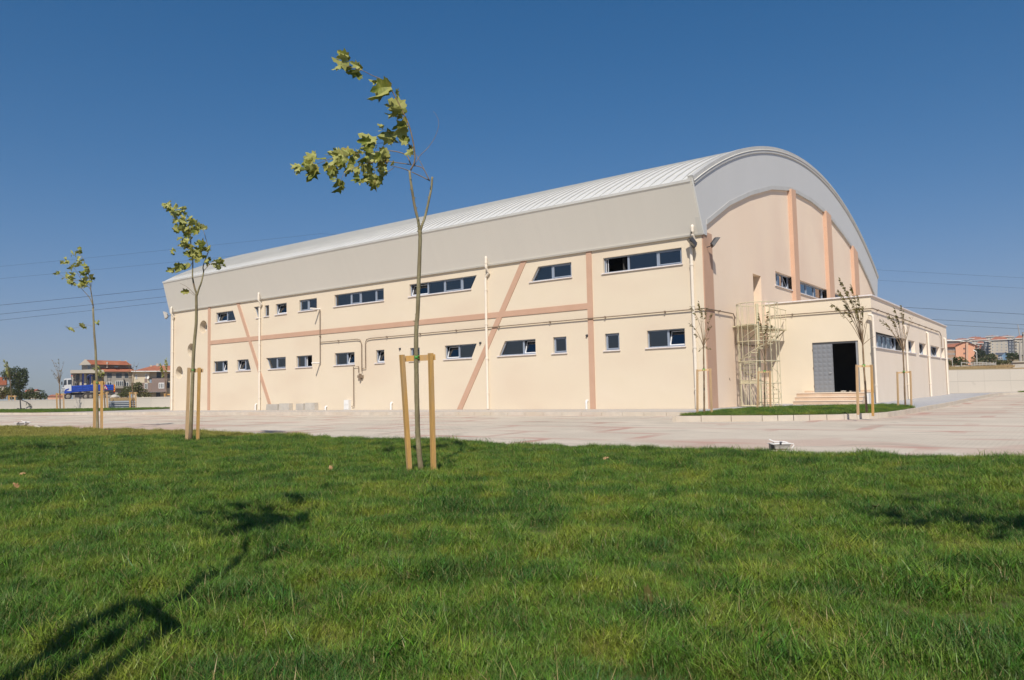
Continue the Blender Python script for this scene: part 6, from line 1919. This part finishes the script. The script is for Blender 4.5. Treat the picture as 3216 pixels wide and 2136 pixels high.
far_plant('round_tree', 'broad green tree in the middle of the right background', 'tree', CR, 170, [(1140, 740, 110, 70), (1220, 780, 80, 70), (1090, 800, 90, 60), (1180, 700, 60, 45), (1000, 790, 80, 50)], 0.55, 2.4, M['bush'], (1150, 890, 1150, 760, .28), GR, 11)
far_plant('bush', 'yellow-green bushes along the fence on the right', 'bush', CR, 140, [(840, 830, 60, 50), (920, 830, 60, 35), (820, 780, 40, 50)], 0.45, 2.0, M['bush_y'], None, GR, 12)
far_plant('bush', 'low green bush before the little blue house', 'bush', CR, 135, [(1320, 830, 70, 45), (1390, 830, 50, 40), (1280, 850, 60, 30)], 0.42, 2.4, M['bush_y'], None, GR, 13)
far_plant('round_tree', 'wide dark tree left of the concrete pole at the right edge', 'tree', CR, 185, [(1560, 720, 110, 70), (1650, 710, 80, 65), (1490, 720, 60, 60), (1700, 740, 60, 50)], 0.6, 2.4, M['bush'], (1570, 860, 1570, 740, .3), GR, 14)
far_plant('bush', 'reddish bush at the end of the fence on the right', 'bush', CR, 130, [(1470, 810, 55, 50), (1520, 830, 45, 40), (1440, 840, 40, 30)], 0.4, 2.0, M['bush_y'], None, GR, 15)

# dry tall grass on the bank
def dry_grass(name, crop, D0, x0, x1, ybase, n, h, lab, seed):
    rnd = random.Random(seed); b = MB()
    for i in range(n):
        x = rnd.uniform(x0, x1); D = D0 + rnd.uniform(-2, 5); yb = ybase(x)
        p = dep(*crop(x, yb), D)
        hh = h * rnd.uniform(.4, 1.1); w = 0.05
        d = Vector((rnd.uniform(-.3, .3), rnd.uniform(-.3, .3), 1))
        b.face([p - RGT * w, p + RGT * w, p + d * hh])
    o = b.build(name, M['dryground']); tag(o, kind='stuff'); o['label'] = lab
dry_grass('dry_grass', CR, 72, 350, 1600, lambda x: 965 - (x - 350) * 0.03, 3200, 0.26, 'dry yellow grass on the bank above the tall wall', 1)
dry_grass('dry_grass', C2, 96, 1445, 2240, lambda x: 668, 1900, 0.42, 'dry yellow grass behind the opening in the left wall', 2)

# ================================================================== FAR BUILDINGS
class LB:
    """upright local frame at photo depth D: crop pixel rectangles become boxes with real depth"""
    def __init__(self, crop, D, turn=0.0):
        self.c = crop; self.D = D
        cx, cy = {C2: (400, 600), CH: (1100, 500), CR: (1000, 700)}[crop]
        q = dep(*crop(cx, cy), D)
        f = q - CAM; f.z = 0
        self.f = f.normalized(); self.r = Vector((self.f.y, -self.f.x, 0))
        self.k = (q - CAM).dot(self.f)
    def p(self, x, y, w=0.0):
        """w: metres behind the upright plane through the building's front"""
        d = ray(*self.c(x, y))
        q = CAM + d * (self.k / d.dot(self.f))
        return q + self.f * w
    def box(self, b, x0, y0, x1, y1, w0, w1):
        A = self.p(x0, y1, w0); B = self.p(x1, y1, w0)
        zb = (A.z + B.z) / 2; zt = (self.p(x0, y0, 0).z + self.p(x1, y0, 0).z) / 2
        C_ = self.p(x1, y1, w1); D_ = self.p(x0, y1, w1)
        b.hexa([(q.x, q.y, zb) for q in (A, B, C_, D_)], [(q.x, q.y, zt) for q in (A, B, C_, D_)])
    def prism(self, b, poly, w0, w1):
        f = [self.p(x, y, w0) for x, y in poly]; k = [self.p(x, y, w1) for x, y in poly]
        n = len(f)
        b.face(f); b.face(k[::-1])
        for i in range(n): b.face([f[i], k[i], k[(i + 1) % n], f[(i + 1) % n]])
def far_windows(lb, parent, rects, w=-0.06, frame=M['winwhite'], glass=M['winglass'], bars=1, ft=5):
    for (x0, y0, x1, y1) in rects:
        b = MB(); lb.box(b, x0, y0, x1, y1, w, w + 0.05); o = b.build('window', frame, parent)
        g_ = MB(); n = bars + 1
        for k in range(n):
            a = x0 + ft + (x1 - x0 - ft) * k / n; c = x0 + (x1 - x0 - ft) * (k + 1) / n
            lb.box(g_, a, y0 + ft, c, y1 - ft, w - 0.03, w - 0.002)
        g_.build('pane', glass, o)
def dark_openings(lb, parent, rects, w=-0.03):
    for (x0, y0, x1, y1) in rects:
        b = MB(); lb.box(b, x0, y0, x1, y1, w, w + 0.06); b.build('window', M['winglass'], parent)

# -- unfinished house with stepped orange roofs
lb = LB(CH, 190)
H1 = thing('unfinished_house', 'unfinished grey house with stepped orange tile roofs behind the blue truck', 'house', lb.p(860, 820))
b = MB()
lb.box(b, 900, 300, 1470, 640, 0.0, 9.0); lb.box(b, 290, 335, 900, 640, 2.2, 9.0); lb.box(b, 900, 640, 1380, 830, 0.6, 9.0); lb.box(b, 300, 640, 900, 830, 2.6, 9)
lb.box(b, 470, 160, 1450, 300, 1.5, 8.5)
lb.box(b, 1130, 420, 1290, 620, -0.9, 0.0)
b.build('wall', M['housegrey'], H1)
b = MB(); lb.prism(b, [(415, 165), (540, 48), (580, 60), (665, 150)], 0.6, 1.4); lb.box(b, 255, 262, 905, 325, -0.6, 9.2); lb.box(b, 895, 290, 1470, 305, -0.7, -0.1)
lb.box(b, 265, 340, 300, 560, -0.2, 0.2); lb.box(b, 430, 335, 470, 560, 1.2, 2.0); lb.box(b, 510, 335, 560, 640, 1.4, 2.0); lb.box(b, 640, 335, 680, 560, 1.4, 2.0)
b.build('concrete_frame', M['housepale'], H1)
b = MB()
lb.prism(b, [(570, 62), (1345, 88), (1440, 160), (660, 150)], 0.5, 0.9)
f0 = [lb.p(570, 60, 4.5), lb.p(1345, 86, 4.5), lb.p(1455, 165, -0.2), lb.p(655, 152, -0.2)]
b.face(f0); b.face([lb.p(570, 60, 4.5), lb.p(1345, 86, 4.5), lb.p(1455, 165, 9.5), lb.p(655, 152, 9.5)])
f1 = [lb.p(815, 215, 1.6), lb.p(1455, 215, 1.6), lb.p(1530, 292, -0.9), lb.p(915, 292, -0.9)]
b.face(f1); lb.prism(b, [(915, 290), (1530, 290), (1530, 296), (915, 296)], -0.9, 1.5)
b.build('roof', M['tileroof'], H1)
b = MB(); lb.box(b, 955, 105, 985, 215, 0.3, 1.0); lb.box(b, 1018, 100, 1040, 140, 1.5, 2.2); lb.box(b, 1200, 58, 1240, 90, 3.5, 4.2); lb.box(b, 1320, 60, 1360, 95, 3.5, 4.5)
b.build('chimney', M['housepale'], H1)
dark_openings(lb, H1, [(970, 325, 1062, 415), (1145, 325, 1255, 415), (1315, 325, 1385, 415), (590, 180, 650, 245), (1110, 185, 1190, 212)])
dark_openings(lb, H1, [(360, 345, 425, 450), (570, 345, 635, 450), (690, 345, 760, 450), (800, 345, 880, 420)], w=2.15)
far_windows(lb, H1, [(1310, 495, 1390, 580), (965, 495, 1065, 560)], bars=1, ft=8)
far_windows(lb, H1, [(1138, 475, 1285, 580)], w=-0.98, bars=3, ft=8)
# -- cream and mauve house
lb = LB(CH, 180)
H2 = thing('cream_house', 'cream and mauve house with a hipped orange roof beside the hall', 'house', lb.p(1850, 830))
b = MB(); lb.box(b, 1470, 295, 1800, 512, 0.0, 9); lb.box(b, 1800, 295, 2330, 430, 0.9, 9); lb.box(b, 2130, 430, 2330, 690, 0.9, 9); b.build('wall', M['housecream'], H2)
b = MB(); lb.box(b, 1480, 514, 1840, 690, 0.0, 9); lb.box(b, 1840, 428, 2130, 690, -1.3, 0.85); lb.box(b, 1700, 430, 1756, 500, -0.03, 0.0); b.build('wall', M['housebrown'], H2)['label'] = 'mauve lower storey'
b = MB(); lb.box(b, 1800, 692, 2330, 830, 1.4, 9); lb.box(b, 1480, 692, 1800, 830, 0.8, 9); b.build('wall', M['housecream'], H2)['label'] = 'shaded ground floor'
b = MB()
E0, E1, E2, E3 = lb.p(1440, 292, -1.0), lb.p(2360, 276, -1.0), lb.p(2360, 276, 10), lb.p(1440, 292, 10)
R0_, R1_ = lb.p(1900, 158, 4.5), lb.p(2330, 165, 4.5)
b.face([E0, E1, R1_, R0_]); b.face([E0, R0_, E3]); b.face([E3, R0_, R1_, E2])
b.build('roof', M['tileroof'], H2)
b = MB(); lb.box(b, 1440, 280, 2360, 297, -1.0, 0.0); b.build('eave', M['winwhite'], H2)
b = MB(); lb.box(b, 1820, 155, 1866, 185, 3.5, 4.2); lb.box(b, 1945, 125, 1990, 180, 3.5, 4.2); lb.box(b, 2080, 140, 2110, 175, 4.0, 4.5); b.build('chimney', M['housepale'], H2)
far_windows(lb, H2, [(1520, 345, 1560, 440), (1712, 335, 1757, 425), (1703, 520, 1762, 628)], bars=1, ft=9)
far_windows(lb, H2, [(1970, 512, 2078, 625)], w=-1.38, bars=2, ft=16)
dark_openings(lb, H2, [(1940, 305, 2030, 415), (2150, 330, 2200, 415), (2140, 500, 2200, 612)], w=0.84)
dark_openings(lb, H2, [(1930, 705, 2010, 790), (1560, 700, 1620, 790)], w=0.75)
b = MB(); b.lathe([(0.0, 0.02), (0.25, 0.05), (0.42, 0.15)], n=14, M=Matrix.Translation(lb.p(1782, 408, -0.4)) @ Matrix.Rotation(math.radians(80), 4, 'X')); b.build('satellite_dish', M['winwhite'], H2)
# -- small roofs at the far left
lb = LB(C2, 150)
H3 = thing('brick_house', 'orange brick house cut by the left edge behind the bushes', 'house', lb.p(20, 640))
b = MB(); lb.box(b, -160, 400, 85, 460, 0, 7); lb.box(b, -160, 352, 30, 400, 1, 6); lb.box(b, 55, 352, 90, 400, 0.5, 1.2); b.build('wall', M['tileroof'], H3)
b = MB(); lb.box(b, -160, 460, 70, 645, 0.3, 7); b.build('wall', M['housepale'], H3)['label'] = 'pale lower wall'
b = MB(); lb.prism(b, [(-160, 605), (95, 612), (60, 590), (-160, 590)], -1.5, 0.2); b.build('roof', M['tileroof'], H3)
lb = LB(C2, 260)
H4 = thing('low_house', 'low orange-roofed house behind the bushes left of the truck', 'house', lb.p(430, 640))
b = MB(); lb.box(b, 330, 545, 520, 650, 0, 8); b.build('wall', M['housepale'], H4)
b = MB(); b.face([lb.p(320, 550, -.5), lb.p(460, 545, -.5), lb.p(505, 512, 4), lb.p(345, 520, 4)]); b.face([lb.p(460, 545, -.5), lb.p(545, 548, 6), lb.p(505, 512, 4)]); b.face([lb.p(320, 550, 9), lb.p(545, 548, 9), lb.p(505, 512, 4), lb.p(345, 520, 4)]); b.build('roof', M['tileroof'], H4)
lb = LB(C2, 420)
H5 = thing('low_house', 'tiny distant row house with a pinkish roof on the left horizon', 'house', lb.p(720, 640))
b = MB(); lb.box(b, 635, 610, 850, 650, 0, 10); b.build('wall', M['housepink'], H5)
b = MB(); b.face([lb.p(625, 612, -.5), lb.p(860, 612, -.5), lb.p(830, 585, 5), lb.p(680, 588, 5)]); b.build('roof', M['tileroof'], H5)

# -- right hillside town
HAZE_G = 'buildings on the hillside at the right'
lb = LB(CR, 330)
S1 = thing('school_building', 'large salmon building with a gabled end wall just right of the annex', 'building', lb.p(600, 900), 0, HAZE_G)
b = MB()
lb.prism(b, [(490, 880), (490, 512), (655, 448), (690, 446), (855, 505), (855, 880)], 0, 24)
b.build('wall', M['housepink'], S1)
b = MB(); lb.prism(b, [(688, 880), (688, 460), (730, 460), (730, 880)], -0.9, -0.02); b.build('stair_shaft', M['pilaster'], S1)
b = MB(); lb.box(b, 200, 540, 488, 880, 0.8, 14); b.build('wall', M['housepinkd'], S1)['label'] = 'beige brick side wing'
b = MB(); b.face([lb.p(200, 545, -0.3), lb.p(492, 540, -0.3), lb.p(655, 445, 6), lb.p(300, 478, 8)]); b.face([lb.p(655, 440, -.8), lb.p(700, 440, -.8), lb.p(860, 500, -.8), lb.p(930, 545, 14), lb.p(870, 470, 20), lb.p(700, 436, 20)])
b.face([lb.p(488, 512, -.8), lb.p(655, 441, -.8), lb.p(655, 441, 24), lb.p(488, 512, 24)])
b.build('roof', M['tileroof'], S1)
rects = []
for yy in (570, 655, 750):
    for xx in (345, 372, 398, 430, 452, 470): rects.append((xx, yy, xx + 14, yy + 36))
far_windows(lb, S1, rects, w=0.7, bars=0, ft=3)
dark_openings(lb, S1, [(635, 558, 648, 588), (655, 558, 668, 588), (640, 650, 653, 682), (660, 650, 673, 682)], w=-0.05)
def block(lab, D, x0, y0, x1, y1, wm, roofm=M['tileroof'], roofh=40, nx=4, ny=4, depth=14, bal=None, sidem=None, ov=8, name='apartment_block', wf=M['winwhite']):
    lb = LB(CR, D)
    t = thing(name, lab, 'building', lb.p((x0 + x1) / 2, y1), 0, HAZE_G)
    b = MB(); lb.box(b, x0, y0, x1, y1, 0, depth); b.build('wall', wm, t)
    b = MB()
    a0, a1 = lb.p(x0 - ov, y0 + 2, -1), lb.p(x1 + ov, y0 + 2, -1); a2, a3 = lb.p(x1 + ov, y0 + 2, depth + 1), lb.p(x0 - ov, y0 + 2, depth + 1)
    w_ = x1 - x0
    r0, r1 = lb.p(x0 + w_ * .28, y0 - roofh, depth / 2), lb.p(x1 - w_ * .22, y0 - roofh, depth / 2)
    b.face([a0, a1, r1, r0]); b.face([a1, a2, r1]); b.face([a3, a0, r0]); b.face([a2, a3, r0, r1])
    b.build('roof', roofm, t)
    b = MB(); lb.box(b, x0 - ov, y0 + 1, x1 + ov, y0 + 10, -1.0, 0.0); b.build('eave', M['winwhite'], t)
    b = MB(); lb.box(b, x0 + w_ * .5, y0 - roofh - 12, x0 + w_ * .55, y0 - roofh + 10, depth / 2 - 1, depth / 2 + .5); b.build('chimney', M['housered'], t)
    rects = []
    h = (y1 - y0)
    for j in range(ny):
        for i in range(nx):
            cx = x0 + w_ * (i + .5) / nx; cy = y0 + 12 + (h - 12) * (j + .42) / ny
            ww = min(13, w_ / nx * .26); hh = min(15, h / ny * .30)
            rects.append((cx - ww, cy - hh, cx + ww, cy + hh))
    far_windows(lb, t, rects, bars=1, ft=3, frame=wf)
    if bal:
        b = MB()
        for (bx0, bx1) in bal:
            for j in range(ny):
                yy = y0 + 12 + (h - 12) * (j + .8) / ny
                lb.box(b, bx0, yy - 20, bx1, yy, -1.6, -0.05)
        b.build('balcony', M['housepale'], t)
    return t
block('long beige apartment block with orange roof in the middle of the hillside', 560, 1150, 402, 1490, 690, M['housebg'], nx=4, ny=5, bal=[(1120, 1165)], roofh=62)
block('dark slate apartment wing left of the long beige block', 565, 1040, 430, 1150, 690, M['housedark'], roofh=10, nx=2, ny=5, ov=2)
block('dark slate apartment wing between the two beige blocks', 560, 1492, 392, 1612, 690, M['housedark'], roofh=10, nx=2, ny=5, ov=2)
block('beige apartment block with balconies at the right edge of the picture', 540, 1614, 372, 1900, 690, M['housebg'], nx=4, ny=5, bal=[(1610, 1655)], roofh=58)
block('brick red apartment block with balconies behind the dark round tree', 580, 890, 470, 1035, 690, M['housered'], nx=2, ny=4, bal=[(900, 945), (990, 1030)], roofh=40)
block('white-fronted house with orange roof high on the hill', 700, 800, 405, 1110, 520, M['housepale'], nx=5, ny=2, roofh=48)
block('small orange-roofed house on the crest left of the hill', 760, 480, 402, 740, 480, M['housepale'], nx=4, ny=1, roofh=28)
block('orange-roofed house on the crest beside the white-fronted one', 800, 720, 375, 1000, 440, M['housepale'], nx=4, ny=1, roofh=32)
block('topmost house with a dark roof on the hill crest', 830, 1060, 335, 1300, 420, M['housepale'], roofm=M['housered'], nx=4, ny=1, roofh=14)
block('red-roofed house on the crest behind the annex edge', 740, 200, 405, 420, 480, M['housered'], nx=3, ny=1, roofh=20)
block('pale house behind the right beige block on the crest', 820, 1330, 340, 1600, 420, M['housepale'], nx=4, ny=1, roofh=18)
t = thing('warehouse', 'long white-edged shed roof just above the salmon building', 'building', LB(CR, 480).p(440, 470), 0, HAZE_G)
lb = LB(CR, 480); b = MB(); lb.box(b, 250, 428, 570, 520, 0, 20); b.build('wall', M['bush'] if False else M['housebrown'], t)
b = MB(); lb.prism(b, [(240, 432), (545, 430), (690, 448), (700, 440), (560, 412), (240, 414)], -1, 21); b.build('roof', M['winwhite'], t)
# little blue house
lb = LB(CR, 240)
t = thing('blue_house', 'little blue house with a dark roof among the trees on the right', 'house', lb.p(1370, 790), 0, HAZE_G)
b = MB(); lb.prism(b, [(1300, 790), (1300, 700), (1372, 696), (1440, 645), (1460, 660), (1460, 790)], 0, 7); b.build('wall', M['houseblue'], t)
b = MB(); b.face([lb.p(1230, 645, 4), lb.p(1440, 640, 4), lb.p(1368, 700, -.5), lb.p(1265, 695, -.5)]); b.face([lb.p(1430, 638, -.4), lb.p(1445, 640, -.4), lb.p(1475, 672, -.4), lb.p(1475, 672, 7), lb.p(1440, 638, 7)]); b.build('roof', M['housedark'], t)
b = MB(); lb.box(b, 1296, 735, 1385, 742, -.8, 0); lb.box(b, 1296, 768, 1385, 775, -.8, 0); lb.box(b, 1335, 720, 1342, 775, -.5, 0); b.build('veranda', M['winwhite'], t)
# small white hut at the right edge
lb = LB(CR, 76)
t = thing('utility_hut', 'small pale concrete hut behind the tall wall at the right edge', 'hut', lb.p(1680, 920))
b = MB(); lb.box(b, 1572, 830, 1900, 935, 0, 3); b.build('wall', M['conc2'], t)
b = MB(); lb.box(b, 1562, 812, 1910, 832, -0.15, 3.2); b.build('roof', M['housepale'], t)
# posts, fence
lb = LB(CR, 95)
b = MB(); lb.box(b, 428, 735, 441, 915, 0, 0.2); tag(b.build('post', M['pole']), 'short white concrete post just right of the annex', 'post')
fen = thing('pipe_fence', 'pale pipe fence on the bank above the tall wall on the right', 'fence', lb.p(900, 900))
b = MB()
lb2 = LB(CR, 100)
for (xa, ya, xb, yb) in ((785, 848, 1000, 835), (600, 835, 790, 850), (1000, 835, 1250, 860), (785, 885, 1000, 870), (1000, 868, 1250, 872)):
    b.beam(lb2.p(xa, ya), lb2.p(xb, yb), 0.1, 0.12)
b.build('rail', M['pole'], fen)
for x in (600, 785, 850, 948, 1000, 1070, 1145, 1210, 1250):
    b = MB(); b.beam(lb2.p(x, 905), lb2.p(x, 835 if x in (785, 1000) else 825), 0.10, 0.10, up=Vector((1, 0, 0))); b.build('fence_post', M['pole'], fen)
b = MB(); lb2.box(b, 480, 885, 1250, 905, 0.2, 0.6); tag(b.build('low_kerb_wall', M['conc2']), 'low pale kerb wall under the pipe fence on the right', 'wall')
# lamp post and utility poles
lb = LB(CR, 120)
t = thing('street_lamp', 'street lamp with a slanting head before the dark round tree on the right', 'street lamp', lb.p(892, 900))
b = MB(); b.tube([lb.p(895, 905), lb.p(884, 620)], 0.11, 8, r1=0.07); b.build('pole', M['pole'], t)
b = MB(); b.beam(lb.p(882, 628), lb.p(826, 598), 0.3, 0.14); b.build('lamp_head', M['winwhite'], t)
lb = LB(CR, 130)
t = thing('utility_pole', 'concrete utility pole with a short crossarm near the right edge', 'utility pole', lb.p(1722, 830))
b = MB(); b.tube([lb.p(1722, 835), lb.p(1706, 440)], 0.24, 8, r1=0.14); b.build('pole', M['pole'], t)
b = MB(); b.beam(lb.p(1655, 455), lb.p(1760, 450), 0.12, 0.14); b.build('crossarm', M['dark'], t)
t = thing('utility_pole', 'tall utility pole cut by the right edge of the picture', 'utility pole', lb.p(1778, 830))
b = MB(); b.tube([lb.p(1792, 835), lb.p(1768, 265)], 0.22, 8, r1=0.14); b.build('pole', M['pole'], t)
b = MB(); b.beam(lb.p(1745, 272), lb.p(1800, 268), 0.12, 0.14); lb.box(b, 1752, 300, 1775, 330, -.3, .1); b.build('crossarm', M['dark'], t)
t = thing('antenna_mast', 'thin leaning antenna mast above the right beige block', 'antenna', LB(CR, 560).p(1710, 330))
b = MB(); b.tube([LB(CR, 560).p(1712, 372), LB(CR, 560).p(1668, 118)], 0.45, 5, r1=0.25); b.build('mast', M['pole'], t)

# ================================================================== BLUE TRUCK
lb = LB(CH, 118)
TK = thing('flatbed_truck', 'white-cabbed truck with a blue dropside bed parked behind the left wall', 'truck', lb.p(600, 825))
def hb(name, mm, rects, parent=TK):
    b = MB()
    for r in rects: lb.box(b, *r)
    return b.build(name, mm, parent)
b = MB()
lb.prism(b, [(82, 690), (78, 640), (120, 560), (128, 445), (150, 428), (274, 424), (274, 690)], 0, 2.3)
cab_ = b.build('cab', M['truckwhite'], TK)
b = MB(); lb.prism(b, [(124, 560), (132, 462), (180, 450), (183, 548)], -0.03, -0.005); b.build('window', M['winglass'], cab_)
b = MB(); lb.prism(b, [(204, 458), (262, 450), (270, 456), (270, 540), (206, 546)], -0.03, -0.005); b.build('window', M['winglass'], cab_)
b = MB(); lb.prism(b, [(84, 620), (150, 622), (150, 628), (84, 628)], -0.03, 0); lb.prism(b, [(84, 645), (145, 647), (145, 655), (84, 655)], -0.03, 0); lb.prism(b, [(86, 670), (140, 672), (140, 680), (86, 680)], -0.03, 0); b.build('grille', M['dark'], cab_)
b = MB(); lb.box(b, 78, 490, 102, 552, -0.3, -0.1); b.build('mirror', M['dark'], cab_)
b = MB(); lb.prism(b, [(140, 800), (135, 690), (160, 640), (225, 620), (225, 640), (175, 660), (170, 672), (275, 672), (275, 710), (180, 712), (160, 735), (155, 800)], -0.06, 2.3); b.build('bumper', M['truckblue'], cab_)
b = MB(); lb.prism(b, [(276, 572), (700, 545), (1092, 548), (1092, 655), (700, 668), (276, 700)], -0.08, 2.4); bed = b.build('cargo_bed', M['truckblue'], TK)
b = MB()
for yy in (0.28, 0.62, 0.9): 
    b.beam(lb.p(278, 572 + 128 * yy, -0.1), lb.p(700, 545 + 123 * yy, -0.1), 0.05, 0.05); b.beam(lb.p(700, 545 + 123 * yy, -0.1), lb.p(1090, 548 + 107 * yy, -0.1), 0.05, 0.05)
for xx in (280, 488, 700, 900, 1088): lb.box(b, xx - 5, 548 + max(0, (700 - xx) * .06), xx + 5, 668 + max(0, (700 - xx) * .06), -0.13, -0.085)
b.build('bed_rib', M['truckblue'], bed)
hb('tail_board', M['red'], [(1093, 545, 1128, 690, -0.02, 0.25)])
b = MB()
for k in range(4): lb.prism(b, [(1094, 560 + k * 34), (1127, 545 + k * 34), (1127, 560 + k * 34), (1094, 576 + k * 34)], -0.04, -0.022)
b.build('reflector_stripe', M['yellow'], TK)
hb('chassis', M['dark'], [(170, 700, 1110, 745, 0.3, 2.1), (340, 745, 480, 800, 0.1, 0.9), (1000, 690, 1120, 760, 0.2, 2.2)])
for cx in (205, 560, 640, 1010):
    w = MB(); r = 0.52 if cx != 640 else 0.5
    c = lb.p(cx, 775, 0.0)
    Mw = Matrix.Translation(c) @ Matrix(((lb.r.x, lb.f.x, 0), (lb.r.y, lb.f.y, 0), (0, 0, 1))).to_4x4() @ Matrix.Rotation(math.pi / 2, 4, 'X')
    w.lathe([(r * .55, 0.02), (r * .6, 0.06), (r * .9, 0.06), (r, 0.0), (r, -0.30), (r * .5, -0.34)], n=20, M=Mw)
    o = w.build('wheel', M['tyre'], TK)
    w = MB(); w.lathe([(0.0, 0.04), (0.12, 0.06), (0.2, 0.0), (r * .56, 0.01)], n=16, M=Mw); w.build('rim', M['rim'], o)
hb('crane_mast', M['navy'], [(478, 330, 515, 548, 0.5, 0.8), (625, 350, 655, 540, 0.8, 1.1)])
hb('load_frame', M['dark'], [(268, 345, 278, 560, 0.1, 0.2), (268, 345, 358, 352, 0.1, 0.2), (310, 440, 330, 560, 0.4, 0.8), (330, 450, 480, 475, 0.4, 0.9), (352, 345, 360, 545, 0.1, 0.2), (570, 360, 600, 545, 0.9, 1.4), (600, 395, 625, 480, 1.0, 1.4), (340, 520, 400, 560, 0.6, 1.2), (1040, 410, 1048, 545, 0.1, 0.2), (975, 410, 983, 545, 0.1, 0.2), (975, 455, 1048, 462, 0.1, 0.2)])
b = MB(); lb.box(b, 272, 362, 292, 388, -.05, 0.08); b.build('marker_lamp', M['red'], TK)
b = MB(); b.tube([lb.p(585, 420, 0.8), lb.p(600, 370, 0.8), lb.p(640, 350, 0.8), lb.p(690, 380, 0.9)], 0.10, 6); b.build('crane_arm', M['navy'], TK)
b = MB(); lb.prism(b, [(884, 640), (935, 555), (990, 640)], -0.14, -0.11); sg = b.build('warning_triangle', M['red'], TK)
b = MB(); lb.prism(b, [(903, 630), (935, 577), (970, 630)], -0.16, -0.141); b.build('triangle_face', M['winwhite'], sg)
b = MB(); lb.prism(b, [(928, 626), (932, 595), (944, 600), (948, 626)], -0.175, -0.161); b.build('triangle_symbol', M['dark'], sg)
# pale stone heap near the truck
far = LB(CH, 116)
b = MB(); bm = bmesh.new(); bmesh.ops.create_icosphere(bm, subdivisions=2, radius=1); c = far.p(1120, 790); rnd = random.Random(9)
b.raw([c + far.r * (v.co.x * 0.7 * rnd.uniform(.8, 1.1)) + far.f * v.co.y * .7 + Vector((0, 0, v.co.z * 0.38 * rnd.uniform(.8, 1.2))) for v in bm.verts], [[v.index for v in f.verts] for f in bm.faces]); bm.free()
tag(b.build('sand_heap', M['conc2']), 'small pale heap of sand behind the rear of the truck', 'heap')

# ================================================================== POWER LINES
def px_disp(x, y): return (x * 1.36213, y * 1.36213)
GP = 'overhead power lines'
# each line is two spans that meet at a pylon hidden behind the hall: (left y at x=0, y at x=385, right y at x=2100, y at x=2361) in overview pixels
LN = [(697, 660, 700, 716, 0.075, 'uppermost of the three strong power lines'), (718, 679, 724, 740, 0.065, 'middle one of the three strong power lines'), (732, 692, 735, 750, 0.06, 'lowest of the three strong power lines'),
      (608, 572, 617, 632, 0.035, 'higher of the two faint power lines'), (636, 601, 641, 656, 0.035, 'lower of the two faint power lines')]
for yl0, yl1, yr0, yr1, r, lab in LN:
    sl = (yl1 - yl0) / 385.0; sr = (yr1 - yr0) / 261.0
    xm = (yr0 - sr * 2100 - yl0) / (sl - sr)
    D = 170
    A = dep(*px_disp(-900, yl0 - sl * 900), D); Mi = dep(*px_disp(xm, yl0 + sl * xm), D); B = dep(*px_disp(3200, yr0 + sr * 1100), D)
    def span(p, q, n=18):
        out = []
        for i in range(n + 1):
            t = i / n; v = p.lerp(q, t); v.z -= (p - q).length * 0.004 * 4 * t * (1 - t); out.append(v)
        return out
    b = MB(); b.tube(span(A, Mi) + span(Mi, B)[1:], r * 0.48, 4, caps=False)
    tag(b.build('power_line', M['cable']), lab + ' across the sky behind the hall', 'power line', GP)

# ================================================================== AIR
hm = bpy.data.materials.new('pale_haze'); hm.use_nodes = True
ht = hm.node_tree; ht.nodes.clear()
ho = ht.nodes.new('ShaderNodeOutputMaterial'); pv = ht.nodes.new('ShaderNodeVolumePrincipled')
pv.inputs['Color'].default_value = (0.80, 0.87, 0.95, 1); pv.inputs['Density'].default_value = 0.00022; pv.inputs['Anisotropy'].default_value = 0.0
ht.links.new(pv.outputs[0], ho.inputs['Volume'])
b = MB(); b.box(-2450, 2450, -2450, 2450, -1.6, 130.0)
tag(b.build('haze', hm), kind='stuff')
SC.cycles.volume_bounces = 0
